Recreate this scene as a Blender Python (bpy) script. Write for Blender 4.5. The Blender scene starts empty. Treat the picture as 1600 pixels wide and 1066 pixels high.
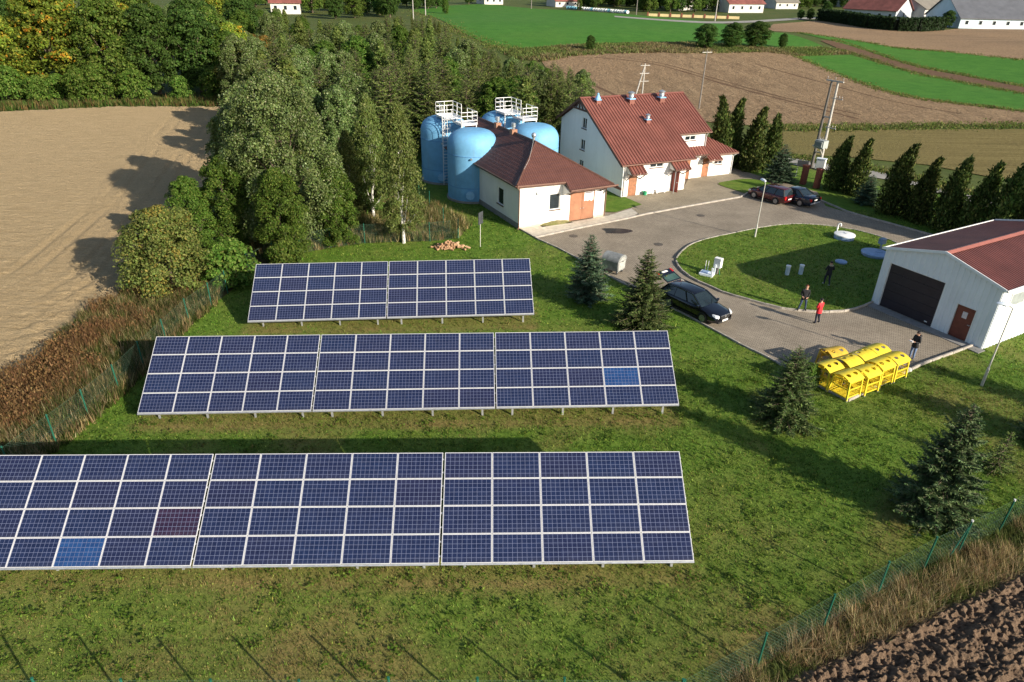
import bpy, bmesh, math, random
import numpy as np
from mathutils import Vector, Matrix
from mathutils.geometry import tessellate_polygon
R_ = math.radians
PI = math.pi
random.seed(7)
scene = bpy.context.scene
COL = scene.collection

# ------------------------------------------------------------------ camera
FPX, PITCH, ROLL, CAMH = 1068.0, 0.4952, 0.0221, 18.81
_fw = np.array([0, math.cos(PITCH), -math.sin(PITCH)])
_rt = np.array([1.0, 0, 0])
_up = np.cross(_rt, _fw)
_c, _s = math.cos(ROLL), math.sin(ROLL)
_rt, _up = _c*_rt + _s*_up, -_s*_rt + _c*_up
cam_data = bpy.data.cameras.new('camera')
cam = bpy.data.objects.new('camera', cam_data)
COL.objects.link(cam)
M = Matrix.Identity(4)
for i in range(3):
    M[i][0], M[i][1], M[i][2] = _rt[i], _up[i], -_fw[i]
M[2][3] = CAMH
cam.matrix_world = M
cam_data.sensor_width = 36
cam_data.lens = FPX/1600*36
cam_data.clip_start = 0.3
cam_data.clip_end = 4000
scene.camera = cam

# ------------------------------------------------------------------ sky, sun, exposure
SUN_EL = R_(22.0)
SHADOW_AZ = R_(140.0)                 # direction in which shadows fall, from +x
sun_dir = np.array([-math.cos(SHADOW_AZ)*math.cos(SUN_EL), -math.sin(SHADOW_AZ)*math.cos(SUN_EL), math.sin(SUN_EL)])
world = bpy.data.worlds.new('World')
scene.world = world
world.use_nodes = True
wn = world.node_tree.nodes
wl = world.node_tree.links
wn.clear()
wo = wn.new('ShaderNodeOutputWorld')
bg = wn.new('ShaderNodeBackground')
sky = wn.new('ShaderNodeTexSky')
sky.sky_type = 'NISHITA'
sky.sun_disc = False
sky.sun_elevation = SUN_EL
# sun_rotation turns clockwise from +Y
sky.sun_rotation = math.atan2(sun_dir[0], sun_dir[1])
sky.air_density = 1.0
sky.dust_density = 1.0
sky.ozone_density = 1.0
bg.inputs['Strength'].default_value = 0.09
wl.new(sky.outputs[0], bg.inputs[0])
wl.new(bg.outputs[0], wo.inputs[0])
sun_data = bpy.data.lights.new('sun', 'SUN')
sun_data.energy = 4.8
sun_data.angle = R_(0.55)
sun_data.color = (1.0, 0.905, 0.76)
sun = bpy.data.objects.new('sun', sun_data)
COL.objects.link(sun)
sun.rotation_euler = Vector(sun_dir).to_track_quat('Z', 'Y').to_euler()
sun.location = (40, -40, 60)
vs = scene.view_settings
vs.view_transform = 'Standard'
vs.look = 'None'
vs.exposure = 0.82
vs.gamma = 1.0
vs.use_curve_mapping = False
scene.render.engine = 'CYCLES'
scene.cycles.max_bounces = 6
scene.cycles.transparent_max_bounces = 8
# ------------------------------------------------------------------ terrain height and pixel helpers
def smooth(t):
    t = np.clip(t, 0, 1)
    return t*t*(3 - 2*t)
def H(x, y):
    x = np.asarray(x, float); y = np.asarray(y, float)
    d = np.hypot(x, y)
    h = 5.5*smooth((d - 95)/260) + 3.0*smooth((d - 330)/300)
    h = h + 2.6*smooth((d-120)/50)*np.exp(-((x - 5)/75)**2 - ((y - 215)/55)**2)
    h = h - 1.0*smooth((d-120)/50)*np.exp(-((x - 95)/45)**2 - ((y - 170)/45)**2)
    return h
def ray(x, y):
    return _fw + _rt*((x - 800)/FPX) + _up*((533 - y)/FPX)
def px(x, y, z=0.0):
    """point where the ray through photo pixel (x, y) meets the terrain raised by z"""
    d = ray(x, y)
    zz = z
    for _ in range(25):
        s = (zz - CAMH)/d[2]
        p = d*s
        zz = 0.5*zz + 0.5*(z + float(H(p[0], p[1])))
    s = (zz - CAMH)/d[2]
    return Vector((d[0]*s, d[1]*s, zz))
def pxs(pts, z=0.0):
    return [tuple(px(a, b, z)[:2]) for a, b in pts]
def gz(x, y): return float(H(x, y))
def at_dist(x, y, Y):
    """point on the ray of a pixel at world distance Y"""
    d = ray(x, y); s = Y/d[1]
    return Vector((d[0]*s, d[1]*s, CAMH + d[2]*s))

# ------------------------------------------------------------------ numpy value noise
def _hash(ix, iy, seed):
    n = (ix.astype(np.int64)*374761393 + iy.astype(np.int64)*668265263 + seed*1442695041) & 0x7fffffff
    n = ((n ^ (n >> 13))*1274126177) & 0x7fffffff
    return ((n ^ (n >> 16)) & 0xffff)/65535.0
def vnoise(x, y, seed=0):
    x = np.asarray(x, float); y = np.asarray(y, float)
    ix = np.floor(x); iy = np.floor(y); fx = x-ix; fy = y-iy
    fx = fx*fx*(3-2*fx); fy = fy*fy*(3-2*fy)
    a = _hash(ix, iy, seed); b = _hash(ix+1, iy, seed); c = _hash(ix, iy+1, seed); d = _hash(ix+1, iy+1, seed)
    return (a*(1-fx)+b*fx)*(1-fy) + (c*(1-fx)+d*fx)*fy
def fbm(x, y, seed=0, o=4):
    r = 0; a = .5; t = 0
    for k in range(o):
        r = r + a*vnoise(x*2**k, y*2**k, seed+k*17); t += a; a *= .5
    return r/t
def inpoly(poly, x, y):
    x = np.asarray(x); y = np.asarray(y)
    r = np.zeros(x.shape, bool); n = len(poly)
    for i in range(n):
        x0, y0 = poly[i]; x1, y1 = poly[(i+1) % n]
        c = ((y0 > y) != (y1 > y)) & (x < (x1-x0)*(y-y0)/((y1-y0) + 1e-12) + x0)
        r ^= c
    return r
def spline(pts, n=6, closed=False):
    P = [Vector((*p, 0)) if len(p) == 2 else Vector(p) for p in pts]; N = len(P); out = []
    rng = range(N) if closed else range(N-1)
    for i in rng:
        if closed: a, b, c, d = P[(i-1) % N], P[i], P[(i+1) % N], P[(i+2) % N]
        else: a, b, c, d = P[max(i-1, 0)], P[i], P[i+1], P[min(i+2, N-1)]
        for k in range(n):
            t = k/n
            out.append(.5*((2*b) + (c-a)*t + (2*a-5*b+4*c-d)*t*t + (3*b-a-3*c+d)*t**3))
    if not closed: out.append(P[-1])
    return [tuple(p[:2]) for p in out] if len(pts[0]) == 2 else out

# ------------------------------------------------------------------ objects
def tag(o, label=None, cat=None, group=None, kind=None):
    if label: o['label'] = label
    if cat: o['category'] = cat
    if group: o['group'] = group
    if kind: o['kind'] = kind
    return o
def thing(name, label, cat, loc=(0, 0, 0), rz=0.0, group=None):
    o = bpy.data.objects.new(name, None); COL.objects.link(o)
    o.location = loc; o.rotation_euler = (0, 0, rz)
    o.empty_display_size = 0.3
    return tag(o, label, cat, group)
def mesh_obj(name, verts, faces, mats, parent=None, idx=None, smooth_=False):
    me = bpy.data.meshes.new(name)
    me.from_pydata([tuple(v) for v in verts], [], [tuple(f) for f in faces])
    if not isinstance(mats, (list, tuple)): mats = [mats]
    for m in mats: me.materials.append(m)
    if idx is not None and len(mats) > 1: me.polygons.foreach_set('material_index', idx)
    if smooth_: me.polygons.foreach_set('use_smooth', [True]*len(me.polygons))
    me.update()
    o = bpy.data.objects.new(name, me); COL.objects.link(o)
    if parent is not None: o.parent = parent
    return o
def link_copy(o, parent=None, keep=True):
    c = o.copy(); COL.objects.link(c); c.parent = parent
    return c
def copy_tree(o, parent=None, label=None):
    c = link_copy(o, parent)
    if label: c['label'] = label
    for ch in o.children: copy_tree(ch, c)
    return c
class MB:
    def __init__(s): s.v = []; s.f = []; s.i = []; s.m = 0
    def add(s, vs, fs, T=None):
        b = len(s.v)
        s.v += [tuple(T @ Vector(v)) if T is not None else tuple(v) for v in vs]
        s.f += [tuple(b+k for k in f) for f in fs]; s.i += [s.m]*len(fs); return s
    def box(s, lo, hi, T=None):
        x0, y0, z0 = lo; x1, y1, z1 = hi
        return s.add([(x0,y0,z0),(x1,y0,z0),(x1,y1,z0),(x0,y1,z0),(x0,y0,z1),(x1,y0,z1),(x1,y1,z1),(x0,y1,z1)],
                     [(0,3,2,1),(4,5,6,7),(0,1,5,4),(1,2,6,5),(2,3,7,6),(3,0,4,7)], T)
    def quad(s, *p): return s.add(p, [tuple(range(len(p)))])
    def tube(s, a, b, r0, r1=None, n=8, caps=True):
        r1 = r0 if r1 is None else r1
        a = Vector(a); b = Vector(b); d = (b-a).normalized()
        u = d.orthogonal().normalized(); w = d.cross(u)
        vs = []
        for p, r in ((a, r0), (b, r1)):
            for k in range(n):
                t = 2*PI*(k+.5)/n
                vs.append(p + u*(r*math.cos(t)) + w*(r*math.sin(t)))
        fs = [(k, (k+1) % n, n+(k+1) % n, n+k) for k in range(n)]
        if caps: fs += [tuple(range(n-1, -1, -1)), tuple(range(n, 2*n))]
        return s.add(vs, fs)
    def bar(s, a, b, w, h, up=(0, 0, 1)):
        a = Vector(a); b = Vector(b); d = (b-a).normalized(); up = Vector(up)
        if abs(d.dot(up)) > .99: up = Vector((0, 1, 0))
        r = d.cross(up).normalized(); u = r.cross(d)
        vs = [p + r*(i*w/2) + u*(j*h/2) for p in (a, b) for i, j in ((-1,-1),(1,-1),(1,1),(-1,1))]
        return s.add(vs, [(3,2,1,0),(4,5,6,7),(0,1,5,4),(1,2,6,5),(2,3,7,6),(3,0,4,7)])
    def lathe(s, prof, n=24, c=(0, 0, 0), caps=True):
        c = Vector(c); vs = []; fs = []
        for r, z in prof:
            for k in range(n):
                t = 2*PI*k/n; vs.append(c + Vector((r*math.cos(t), r*math.sin(t), z)))
        for j in range(len(prof)-1):
            for k in range(n):
                fs.append((j*n+k, j*n+(k+1) % n, (j+1)*n+(k+1) % n, (j+1)*n+k))
        if caps:
            fs.append(tuple(range(n-1, -1, -1))); fs.append(tuple((len(prof)-1)*n+k for k in range(n)))
        return s.add(vs, fs)
    def prism(s, poly, z0, z1, T=None):
        """polygon (ccw, x,y) extruded in z"""
        n = len(poly)
        vs = [(x, y, z0) for x, y in poly] + [(x, y, z1) for x, y in poly]
        fs = [tuple(range(n-1, -1, -1)), tuple(range(n, 2*n))] + [(k, (k+1) % n, n+(k+1) % n, n+k) for k in range(n)]
        return s.add(vs, fs, T)
    def path(s, pts, r, n=6):
        for a, b in zip(pts[:-1], pts[1:]): s.tube(a, b, r, n=n)
        return s
    def build(s, name, mats, parent=None, smooth_=False):
        return mesh_obj(name, s.v, s.f, mats, parent, s.i, smooth_)
def shade_auto(o, ang=40):
    me = o.data
    me.polygons.foreach_set('use_smooth', [True]*len(me.polygons))
    try: me.set_sharp_from_angle(angle=R_(ang))
    except Exception: pass
    return o
def bevel(o, w=.01, seg=1):
    bm = bmesh.new(); bm.from_mesh(o.data)
    bmesh.ops.bevel(bm, geom=bm.edges[:], offset=w, segments=seg, affect='EDGES', profile=.5)
    bm.to_mesh(o.data); bm.free(); return o
def part(name, mb, mats, parent, **k): return mb.build(name, mats, parent, **k)

# ground sheets: a polygon cut by a square lattice and laid on the terrain
def sheet(name, poly, off, mat, cell=5.0, parent=None, attrs=None, zfun=None):
    tris = tessellate_polygon([[Vector((x, y, 0)) for x, y in poly]])
    bm = bmesh.new()
    vs = [bm.verts.new((x, y, 0)) for x, y in poly]
    for t in tris:
        a, b, c = (vs[k] for k in t)
        try:
            f = bm.faces.new((a, b, c))
            if f.normal.z < 0 or ((b.co-a.co).cross(c.co-a.co)).z < 0: f.normal_flip()
        except ValueError: pass
    xs = [p[0] for p in poly]; ys = [p[1] for p in poly]
    for ax, lo, hi in ((0, min(xs), max(xs)), (1, min(ys), max(ys))):
        k = math.ceil(lo/cell)
        while k*cell < hi:
            co = [0, 0, 0]; no = [0, 0, 0]; co[ax] = k*cell; no[ax] = 1
            bmesh.ops.bisect_plane(bm, geom=bm.verts[:]+bm.edges[:]+bm.faces[:], plane_co=co, plane_no=no)
            k += 1
    bmesh.ops.remove_doubles(bm, verts=bm.verts[:], dist=1e-4)
    for f in bm.faces:
        f.normal_update()
        if f.normal.z < 0: f.normal_flip()
    me = bpy.data.meshes.new(name); bm.to_mesh(me); bm.free()
    n = len(me.vertices); co = np.empty(n*3, np.float32); me.vertices.foreach_get('co', co); co = co.reshape(-1, 3)
    co[:, 2] = H(co[:, 0], co[:, 1]) + off
    if zfun is not None: co[:, 2] += zfun(co[:, 0], co[:, 1])
    me.vertices.foreach_set('co', co.ravel())
    for an, fn in (attrs or {}).items():
        a = me.attributes.new(an, 'FLOAT', 'POINT'); a.data.foreach_set('value', np.asarray(fn(co[:, 0], co[:, 1]), np.float32))
    me.materials.append(mat)
    me.polygons.foreach_set('use_smooth', [True]*len(me.polygons)); me.update()
    o = bpy.data.objects.new(name, me); COL.objects.link(o)
    if parent is not None: o.parent = parent
    else: o['kind'] = 'structure'
    return o
def grid_mesh(name, xs, ys, zf, mat, attrs=None, mask=None, T=None):
    X, Y = np.meshgrid(xs, ys); nx, ny = len(xs), len(ys)
    if T is not None: X, Y = T(X, Y)
    Z = zf(X, Y)
    co = np.stack([X, Y, Z], -1).reshape(-1, 3)
    i = np.arange(nx*ny).reshape(ny, nx)
    q = np.stack([i[:-1, :-1], i[:-1, 1:], i[1:, 1:], i[1:, :-1]], -1).reshape(-1, 4)
    if mask is not None:
        c = co[q].mean(1); q = q[mask(c[:, 0], c[:, 1])]
    return np_mesh(name, co, q, mat, attrs={k: f(co[:, 0], co[:, 1]) for k, f in (attrs or {}).items()})
def np_mesh(name, co, faces, mats, parent=None, attrs=None, colors=None, smooth_=True, idx=None):
    """faces: (n,3) or (n,4) index array"""
    me = bpy.data.meshes.new(name); k = faces.shape[1]; n = len(faces)
    me.vertices.add(len(co)); me.vertices.foreach_set('co', np.asarray(co, np.float32).ravel())
    me.loops.add(n*k); me.loops.foreach_set('vertex_index', faces.astype(np.int32).ravel())
    me.polygons.add(n); me.polygons.foreach_set('loop_start', (np.arange(n)*k).astype(np.int32))
    if smooth_: me.polygons.foreach_set('use_smooth', np.ones(n, bool))
    if not isinstance(mats, (list, tuple)): mats = [mats]
    for m in mats: me.materials.append(m)
    if idx is not None: me.polygons.foreach_set('material_index', idx.astype(np.int32))
    for an, v in (attrs or {}).items():
        a = me.attributes.new(an, 'FLOAT', 'POINT'); a.data.foreach_set('value', np.asarray(v, np.float32))
    if colors is not None:
        a = me.attributes.new('Col', 'FLOAT_COLOR', 'FACE')
        c4 = np.ones((n, 4), np.float32); c4[:, :3] = colors; a.data.foreach_set('color', c4.ravel())
    me.update(calc_edges=True); me.validate()
    o = bpy.data.objects.new(name, me); COL.objects.link(o)
    if parent is not None: o.parent = parent
    return o

# profiled sheet (ribbed metal, roof tiles) over a convex planar polygon
def profiled(mb, poly, sdir, prof, pitch, tprof=None, tpitch=None):
    """poly: 3-D convex polygon; sdir: direction across the ribs; prof: [(frac, height)...] over one pitch"""
    P = [Vector(p) for p in poly]
    n = Vector((0, 0, 0))
    for k in range(len(P)): n += P[k].cross(P[(k+1) % len(P)])
    n.normalize(); s = Vector(sdir); s = (s - n*s.dot(n)).normalized(); t = n.cross(s)
    o = P[0]
    S = [(p-o).dot(s) for p in P]; Tt = [(p-o).dot(t) for p in P]
    ss = []; so = o.dot(s)          # ribs keep one phase across neighbouring polygons
    k = math.floor((min(S)+so)/pitch)
    while k*pitch-so < max(S)+pitch:
        ss += [((k+a)*pitch-so, h) for a, h in prof]; k += 1
    if tprof:
        ts = []; to = o.dot(t); k = math.floor((min(Tt)+to)/tpitch)
        while k*tpitch-to < max(Tt)+tpitch:
            ts += [((k+a)*tpitch-to, h) for a, h in tprof]; k += 1
    else: ts = [(min(Tt)-.01, 0), (max(Tt)+.01, 0)]
    bm = bmesh.new()
    g = [[bm.verts.new((a, b, h+h2)) for a, h in ss] for b, h2 in ts]
    for j in range(len(ts)-1):
        for i in range(len(ss)-1):
            bm.faces.new((g[j][i], g[j][i+1], g[j+1][i+1], g[j+1][i]))
    Q = [Vector((a, b, 0)) for a, b in zip(S, Tt)]
    for k in range(len(Q)):
        e = Q[(k+1) % len(Q)] - Q[k]; no = Vector((e.y, -e.x, 0)).normalized()
        bmesh.ops.bisect_plane(bm, geom=bm.verts[:]+bm.edges[:]+bm.faces[:], plane_co=Q[k], plane_no=no, clear_outer=True)
    bm.verts.index_update()
    vs = [o + s*v.co.x + t*v.co.y + n*v.co.z for v in bm.verts]
    fs = [[v.index for v in f.verts] for f in bm.faces]
    bm.free()
    return mb.add(vs, fs)
def rib(pitch, top=.3, h=.04, side=.12):
    a = (1-top)/2 - side; return [(0, 0), (a, 0), (a+side, h), (a+side+top, h), (a+2*side+top, 0)]
# wall with real openings: along +x of a local frame, outside towards -y
def wall_panel(mb, L, tops, holes, T, reveal=.16, thick=None):
    """tops: polyline [(x, z)...] of the wall's upper edge (convex); holes: (x0, x1, z0, z1)"""
    hmax = max(z for _, z in tops)
    xs = sorted({0, L, *[h[0] for h in holes], *[h[1] for h in holes]})
    zs = sorted({0, hmax, *[h[2] for h in holes], *[h[3] for h in holes]})
    bm = bmesh.new()
    for x0, x1 in zip(xs[:-1], xs[1:]):
        for z0, z1 in zip(zs[:-1], zs[1:]):
            cx, cz = (x0+x1)/2, (z0+z1)/2
            if any(h[0] < cx < h[1] and h[2] < cz < h[3] for h in holes): continue
            bm.faces.new([bm.verts.new((x, 0, z)) for x, z in ((x0, z0), (x1, z0), (x1, z1), (x0, z1))])
    for (xa, za), (xb, zb) in zip(tops[:-1], tops[1:]):
        no = Vector((-(zb-za), 0, xb-xa)).normalized()
        bmesh.ops.bisect_plane(bm, geom=bm.verts[:]+bm.edges[:]+bm.faces[:], plane_co=(xa, 0, za), plane_no=no, clear_outer=True)
    bm.verts.index_update()
    mb.add([v.co for v in bm.verts], [[v.index for v in f.verts] for f in bm.faces], T); bm.free()
    for x0, x1, z0, z1 in holes:
        r = reveal
        mb.add([(x0,0,z0),(x1,0,z0),(x1,0,z1),(x0,0,z1),(x0,r,z0),(x1,r,z0),(x1,r,z1),(x0,r,z1)],
               [(0,4,5,1),(1,5,6,2),(2,6,7,3),(3,7,4,0)], T)
def frame_T(o, ang, z=0.0):
    return Matrix.Translation((o[0], o[1], z)) @ Matrix.Rotation(ang, 4, 'Z')

# ------------------------------------------------------------------ materials
def nmat(name):
    m = bpy.data.materials.new(name); m.use_nodes = True
    nt = m.node_tree; b = nt.nodes['Principled BSDF']
    return m, nt, b
def _noise(nt, scale, detail=4, rough=.6, coord='Object', vec=None, dist=0.0):
    n = nt.nodes.new('ShaderNodeTexNoise'); n.inputs['Scale'].default_value = scale
    n.inputs['Detail'].default_value = detail; n.inputs['Roughness'].default_value = rough; n.inputs['Distortion'].default_value = dist
    if vec is None:
        tc = nt.nodes.new('ShaderNodeTexCoord'); vec = tc.outputs[coord]
    nt.links.new(vec, n.inputs['Vector']); return n
def _ramp(nt, fac, stops):
    r = nt.nodes.new('ShaderNodeValToRGB'); e = r.color_ramp.elements
    while len(e) < len(stops): e.new(.5)
    for k, (p, c) in enumerate(stops): e[k].position = p; e[k].color = (*c, 1)
    nt.links.new(fac, r.inputs[0]); return r
def _mix(nt, fac, a, b, mode='MIX'):
    m = nt.nodes.new('ShaderNodeMix'); m.data_type = 'RGBA'; m.blend_type = mode
    if isinstance(fac, float): m.inputs[0].default_value = fac
    else: nt.links.new(fac, m.inputs[0])
    for k, v in ((6, a), (7, b)):
        if isinstance(v, tuple): m.inputs[k].default_value = (*v, 1)
        else: nt.links.new(v, m.inputs[k])
    return m.outputs[2]
def _bump(nt, b, h, strength=.4, dist=.02):
    n = nt.nodes.new('ShaderNodeBump'); n.inputs['Strength'].default_value = strength; n.inputs['Distance'].default_value = dist
    nt.links.new(h, n.inputs['Height']); nt.links.new(n.outputs[0], b.inputs['Normal']); return n
def plain(name, col, rough=.6, metal=0.0, var=.12, scale=3.0, bump=0.0, bscale=40, coord='Object', spec=.4):
    """paint / plastic / metal with slight dirt and tone variation"""
    m, nt, b = nmat(name)
    n = _noise(nt, scale, 5, .65, coord)
    d = tuple(c*(1-var*1.6) for c in col); l = tuple(min(1, c*(1+var)) for c in col)
    r = _ramp(nt, n.outputs[0], [(.3, d), (.7, l)])
    nt.links.new(r.outputs[0], b.inputs['Base Color'])
    b.inputs['Roughness'].default_value = rough; b.inputs['Metallic'].default_value = metal
    b.inputs['Specular IOR Level'].default_value = spec
    if bump:
        n2 = _noise(nt, bscale, 3, .6, coord); _bump(nt, b, n2.outputs[0], bump, .01)
    return m
def soil_mat(name, c0, c1, c2, scale=1.0, bump=.8, big=.05, stretch=None, rough=.95, bdist=.12, speck=.35):
    m, nt, b = nmat(name)
    tc = nt.nodes.new('ShaderNodeTexCoord'); vec = tc.outputs['Object']
    if stretch:
        mp = nt.nodes.new('ShaderNodeMapping'); mp.inputs['Rotation'].default_value = (0, 0, stretch[0]); mp.inputs['Scale'].default_value = (stretch[1], stretch[2], 1)
        nt.links.new(vec, mp.inputs[0]); svec = mp.outputs[0]
    else: svec = vec
    n1 = _noise(nt, big, 5, .6, vec=vec); n2 = _noise(nt, 2.2*scale, 6, .7, vec=svec); n3 = _noise(nt, 9*scale, 5, .75, vec=vec)
    n3r = _ramp(nt, n3.outputs[0], [(.38, (1,1,1)), (.62, (0,0,0))])
    c = _mix(nt, _ramp(nt, n2.outputs[0], [(.35, (0,0,0)), (.65, (1,1,1))]).outputs[0], c0, c1)
    c = _mix(nt, _ramp(nt, n1.outputs[0], [(.38, (0,0,0)), (.66, (1,1,1))]).outputs[0], c, c2)
    c = _mix(nt, n3r.outputs[0], c, _mix(nt, 1.0, c, (1-speck,1-speck,1-speck), 'MULTIPLY'))
    nt.links.new(c, b.inputs['Base Color']); b.inputs['Roughness'].default_value = rough; b.inputs['Specular IOR Level'].default_value = .1
    ad = nt.nodes.new('ShaderNodeMath'); ad.operation = 'ADD'; nt.links.new(n2.outputs[0], ad.inputs[0]); nt.links.new(n3.outputs[0], ad.inputs[1])
    _bump(nt, b, ad.outputs[0], bump, bdist)
    return m
def leaf_mat(name, trans=.35, rough=.55):
    m = bpy.data.materials.new(name); m.use_nodes = True; nt = m.node_tree; nt.nodes.clear()
    out = nt.nodes.new('ShaderNodeOutputMaterial')
    at = nt.nodes.new('ShaderNodeAttribute'); at.attribute_name = 'Col'
    oi = nt.nodes.new('ShaderNodeObjectInfo')
    hs = nt.nodes.new('ShaderNodeHueSaturation')
    mr = nt.nodes.new('ShaderNodeMapRange'); mr.inputs[3].default_value = .488; mr.inputs[4].default_value = .512
    mv = nt.nodes.new('ShaderNodeMapRange'); mv.inputs[3].default_value = .82; mv.inputs[4].default_value = 1.18
    nt.links.new(oi.outputs['Random'], mr.inputs[0]); nt.links.new(oi.outputs['Random'], mv.inputs[0])
    nt.links.new(mr.outputs[0], hs.inputs['Hue']); nt.links.new(mv.outputs[0], hs.inputs['Value']); nt.links.new(at.outputs['Color'], hs.inputs['Color'])
    p = nt.nodes.new('ShaderNodeBsdfPrincipled'); p.inputs['Roughness'].default_value = rough; p.inputs['Specular IOR Level'].default_value = .1
    tr = nt.nodes.new('ShaderNodeBsdfTranslucent'); mx = nt.nodes.new('ShaderNodeMixShader'); mx.inputs[0].default_value = trans
    nt.links.new(hs.outputs[0], p.inputs['Base Color']); nt.links.new(hs.outputs[0], tr.inputs['Color'])
    nt.links.new(p.outputs[0], mx.inputs[1]); nt.links.new(tr.outputs[0], mx.inputs[2]); nt.links.new(mx.outputs[0], out.inputs[0])
    return m
def grass_mat(name, g0, g1, dry, scale=1.0, bump=.6, use_dry=True, trans=False):
    m, nt, b = nmat(name)
    tc = nt.nodes.new('ShaderNodeTexCoord'); vec = tc.outputs['Object']
    n1 = _noise(nt, .16*scale, 5, .65, vec=vec); n2 = _noise(nt, 1.3*scale, 6, .7, vec=vec); n3 = _noise(nt, 14*scale, 5, .75, vec=vec)
    c = _mix(nt, _ramp(nt, n2.outputs[0], [(.32, (0,0,0)), (.68, (1,1,1))]).outputs[0], g0, g1)
    s = nt.nodes.new('ShaderNodeMath'); s.operation = 'ADD'
    nt.links.new(_ramp(nt, n1.outputs[0], [(.48, (0,0,0)), (.78, (.55,.55,.55))]).outputs[0], s.inputs[0])
    if use_dry:
        at = nt.nodes.new('ShaderNodeAttribute'); at.attribute_name = 'dry'; nt.links.new(at.outputs['Fac'], s.inputs[1])
    else: s.inputs[1].default_value = 0
    mu = nt.nodes.new('ShaderNodeMath'); mu.operation = 'MULTIPLY'; mu.use_clamp = True
    nt.links.new(s.outputs[0], mu.inputs[0]); nt.links.new(_ramp(nt, n3.outputs[0], [(.3, (.35,.35,.35)), (.65, (1.0,1.0,1.0))]).outputs[0], mu.inputs[1])
    c = _mix(nt, mu.outputs[0], c, dry)
    c = _mix(nt, .8, c, _ramp(nt, n3.outputs[0], [(.3, (.56,.56,.56)), (.7, (1.26,1.26,1.22))]).outputs[0], 'MULTIPLY')
    nt.links.new(c, b.inputs['Base Color']); b.inputs['Roughness'].default_value = .85; b.inputs['Specular IOR Level'].default_value = .12
    _bump(nt, b, n3.outputs[0], bump, .06)
    return m

def weathered(name, col, rough=.8, streak=(.3,.28,.24), amt=.3, var=.06, scale=1.0, bump=.12, spec=.3):
    """paint or render with rain streaks running down and a dirtier tone in blotches"""
    m, nt, b = nmat(name)
    tc = nt.nodes.new('ShaderNodeTexCoord'); mp = nt.nodes.new('ShaderNodeMapping'); mp.inputs['Scale'].default_value = (3.2*scale, 3.2*scale, .22*scale)
    nt.links.new(tc.outputs['Object'], mp.inputs[0])
    n1 = _noise(nt, 1.0, 6, .7, vec=mp.outputs[0]); n2 = _noise(nt, .7*scale, 5, .65, vec=tc.outputs['Object']); n3 = _noise(nt, 40, 3, .6, vec=tc.outputs['Object'])
    base = _ramp(nt, n2.outputs[0], [(.3, tuple(c*(1-var*1.5) for c in col)), (.7, tuple(min(1, c*(1+var)) for c in col))]).outputs[0]
    f = _ramp(nt, n1.outputs[0], [(.52, (0,0,0)), (.80, (amt,amt,amt))]).outputs[0]
    c = _mix(nt, f, base, tuple(a*.4+b_*.6*.6 for a, b_ in zip(streak, col)))
    nt.links.new(c, b.inputs['Base Color']); b.inputs['Roughness'].default_value = rough; b.inputs['Specular IOR Level'].default_value = spec
    if bump: _bump(nt, b, n3.outputs[0], bump, .01)
    return m
# ------------------------------------------------------------------ ground, fields, yard
M_MEADOW = grass_mat('meadow_grass', (.055,.080,.018), (.10,.125,.032), (.17,.13,.06), .5, use_dry=False)
M_LAWN = grass_mat('lawn_grass', (.066,.140,.015), (.145,.222,.032), (.25,.165,.07))
M_CROP = grass_mat('young_crop', (.042,.14,.014), (.072,.195,.024), (.11,.18,.034), .25, .5, use_dry=False)
M_TAN = soil_mat('dry_tilled_soil', (.55,.40,.215), (.77,.585,.34), (.68,.505,.285), 1.3, 1.0, .05, (R_(3), .12, 1.3), .95, .35, .36)
M_PLOUGH = soil_mat('dark_ploughed_soil', (.165,.108,.072), (.31,.215,.142), (.235,.16,.107), 1.5, 1.0, .2)
M_FARPLOUGH = soil_mat('far_ploughed_soil', (.25,.168,.10), (.46,.325,.19), (.37,.25,.145), .24, 1.0, .018, (R_(-22), 1.0, .3), .95, .5, .5)
M_FARBROWN = soil_mat('far_brown_soil', (.20,.135,.085), (.31,.215,.135), (.37,.25,.145), .2, .8, .012, (R_(8), .12, 1.0), .95, .4, .35)
M_STUBBLE = soil_mat('stubble', (.17,.135,.05), (.27,.215,.085), (.20,.17,.06), .35, .8, .04, (R_(2), .05, 1.3), .95, .3, .35)
M_TRACK = soil_mat('dirt_track', (.13,.075,.045), (.21,.13,.075), (.16,.10,.06), .5, .7)
M_WEEDBASE = soil_mat('weedy_earth', (.09,.07,.03), (.17,.13,.06), (.11,.10,.035), 1.0, .7, .3)
M_LANE = plain('lane_asphalt', (.30,.28,.25), .9, var=.2, scale=.8)
M_CONCRETE = plain('concrete', (.50,.45,.37), .9, var=.16, scale=2.5, bump=.2)
M_KERB = plain('kerb_concrete', (.40,.36,.31), .9, var=.25, scale=3)
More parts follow.
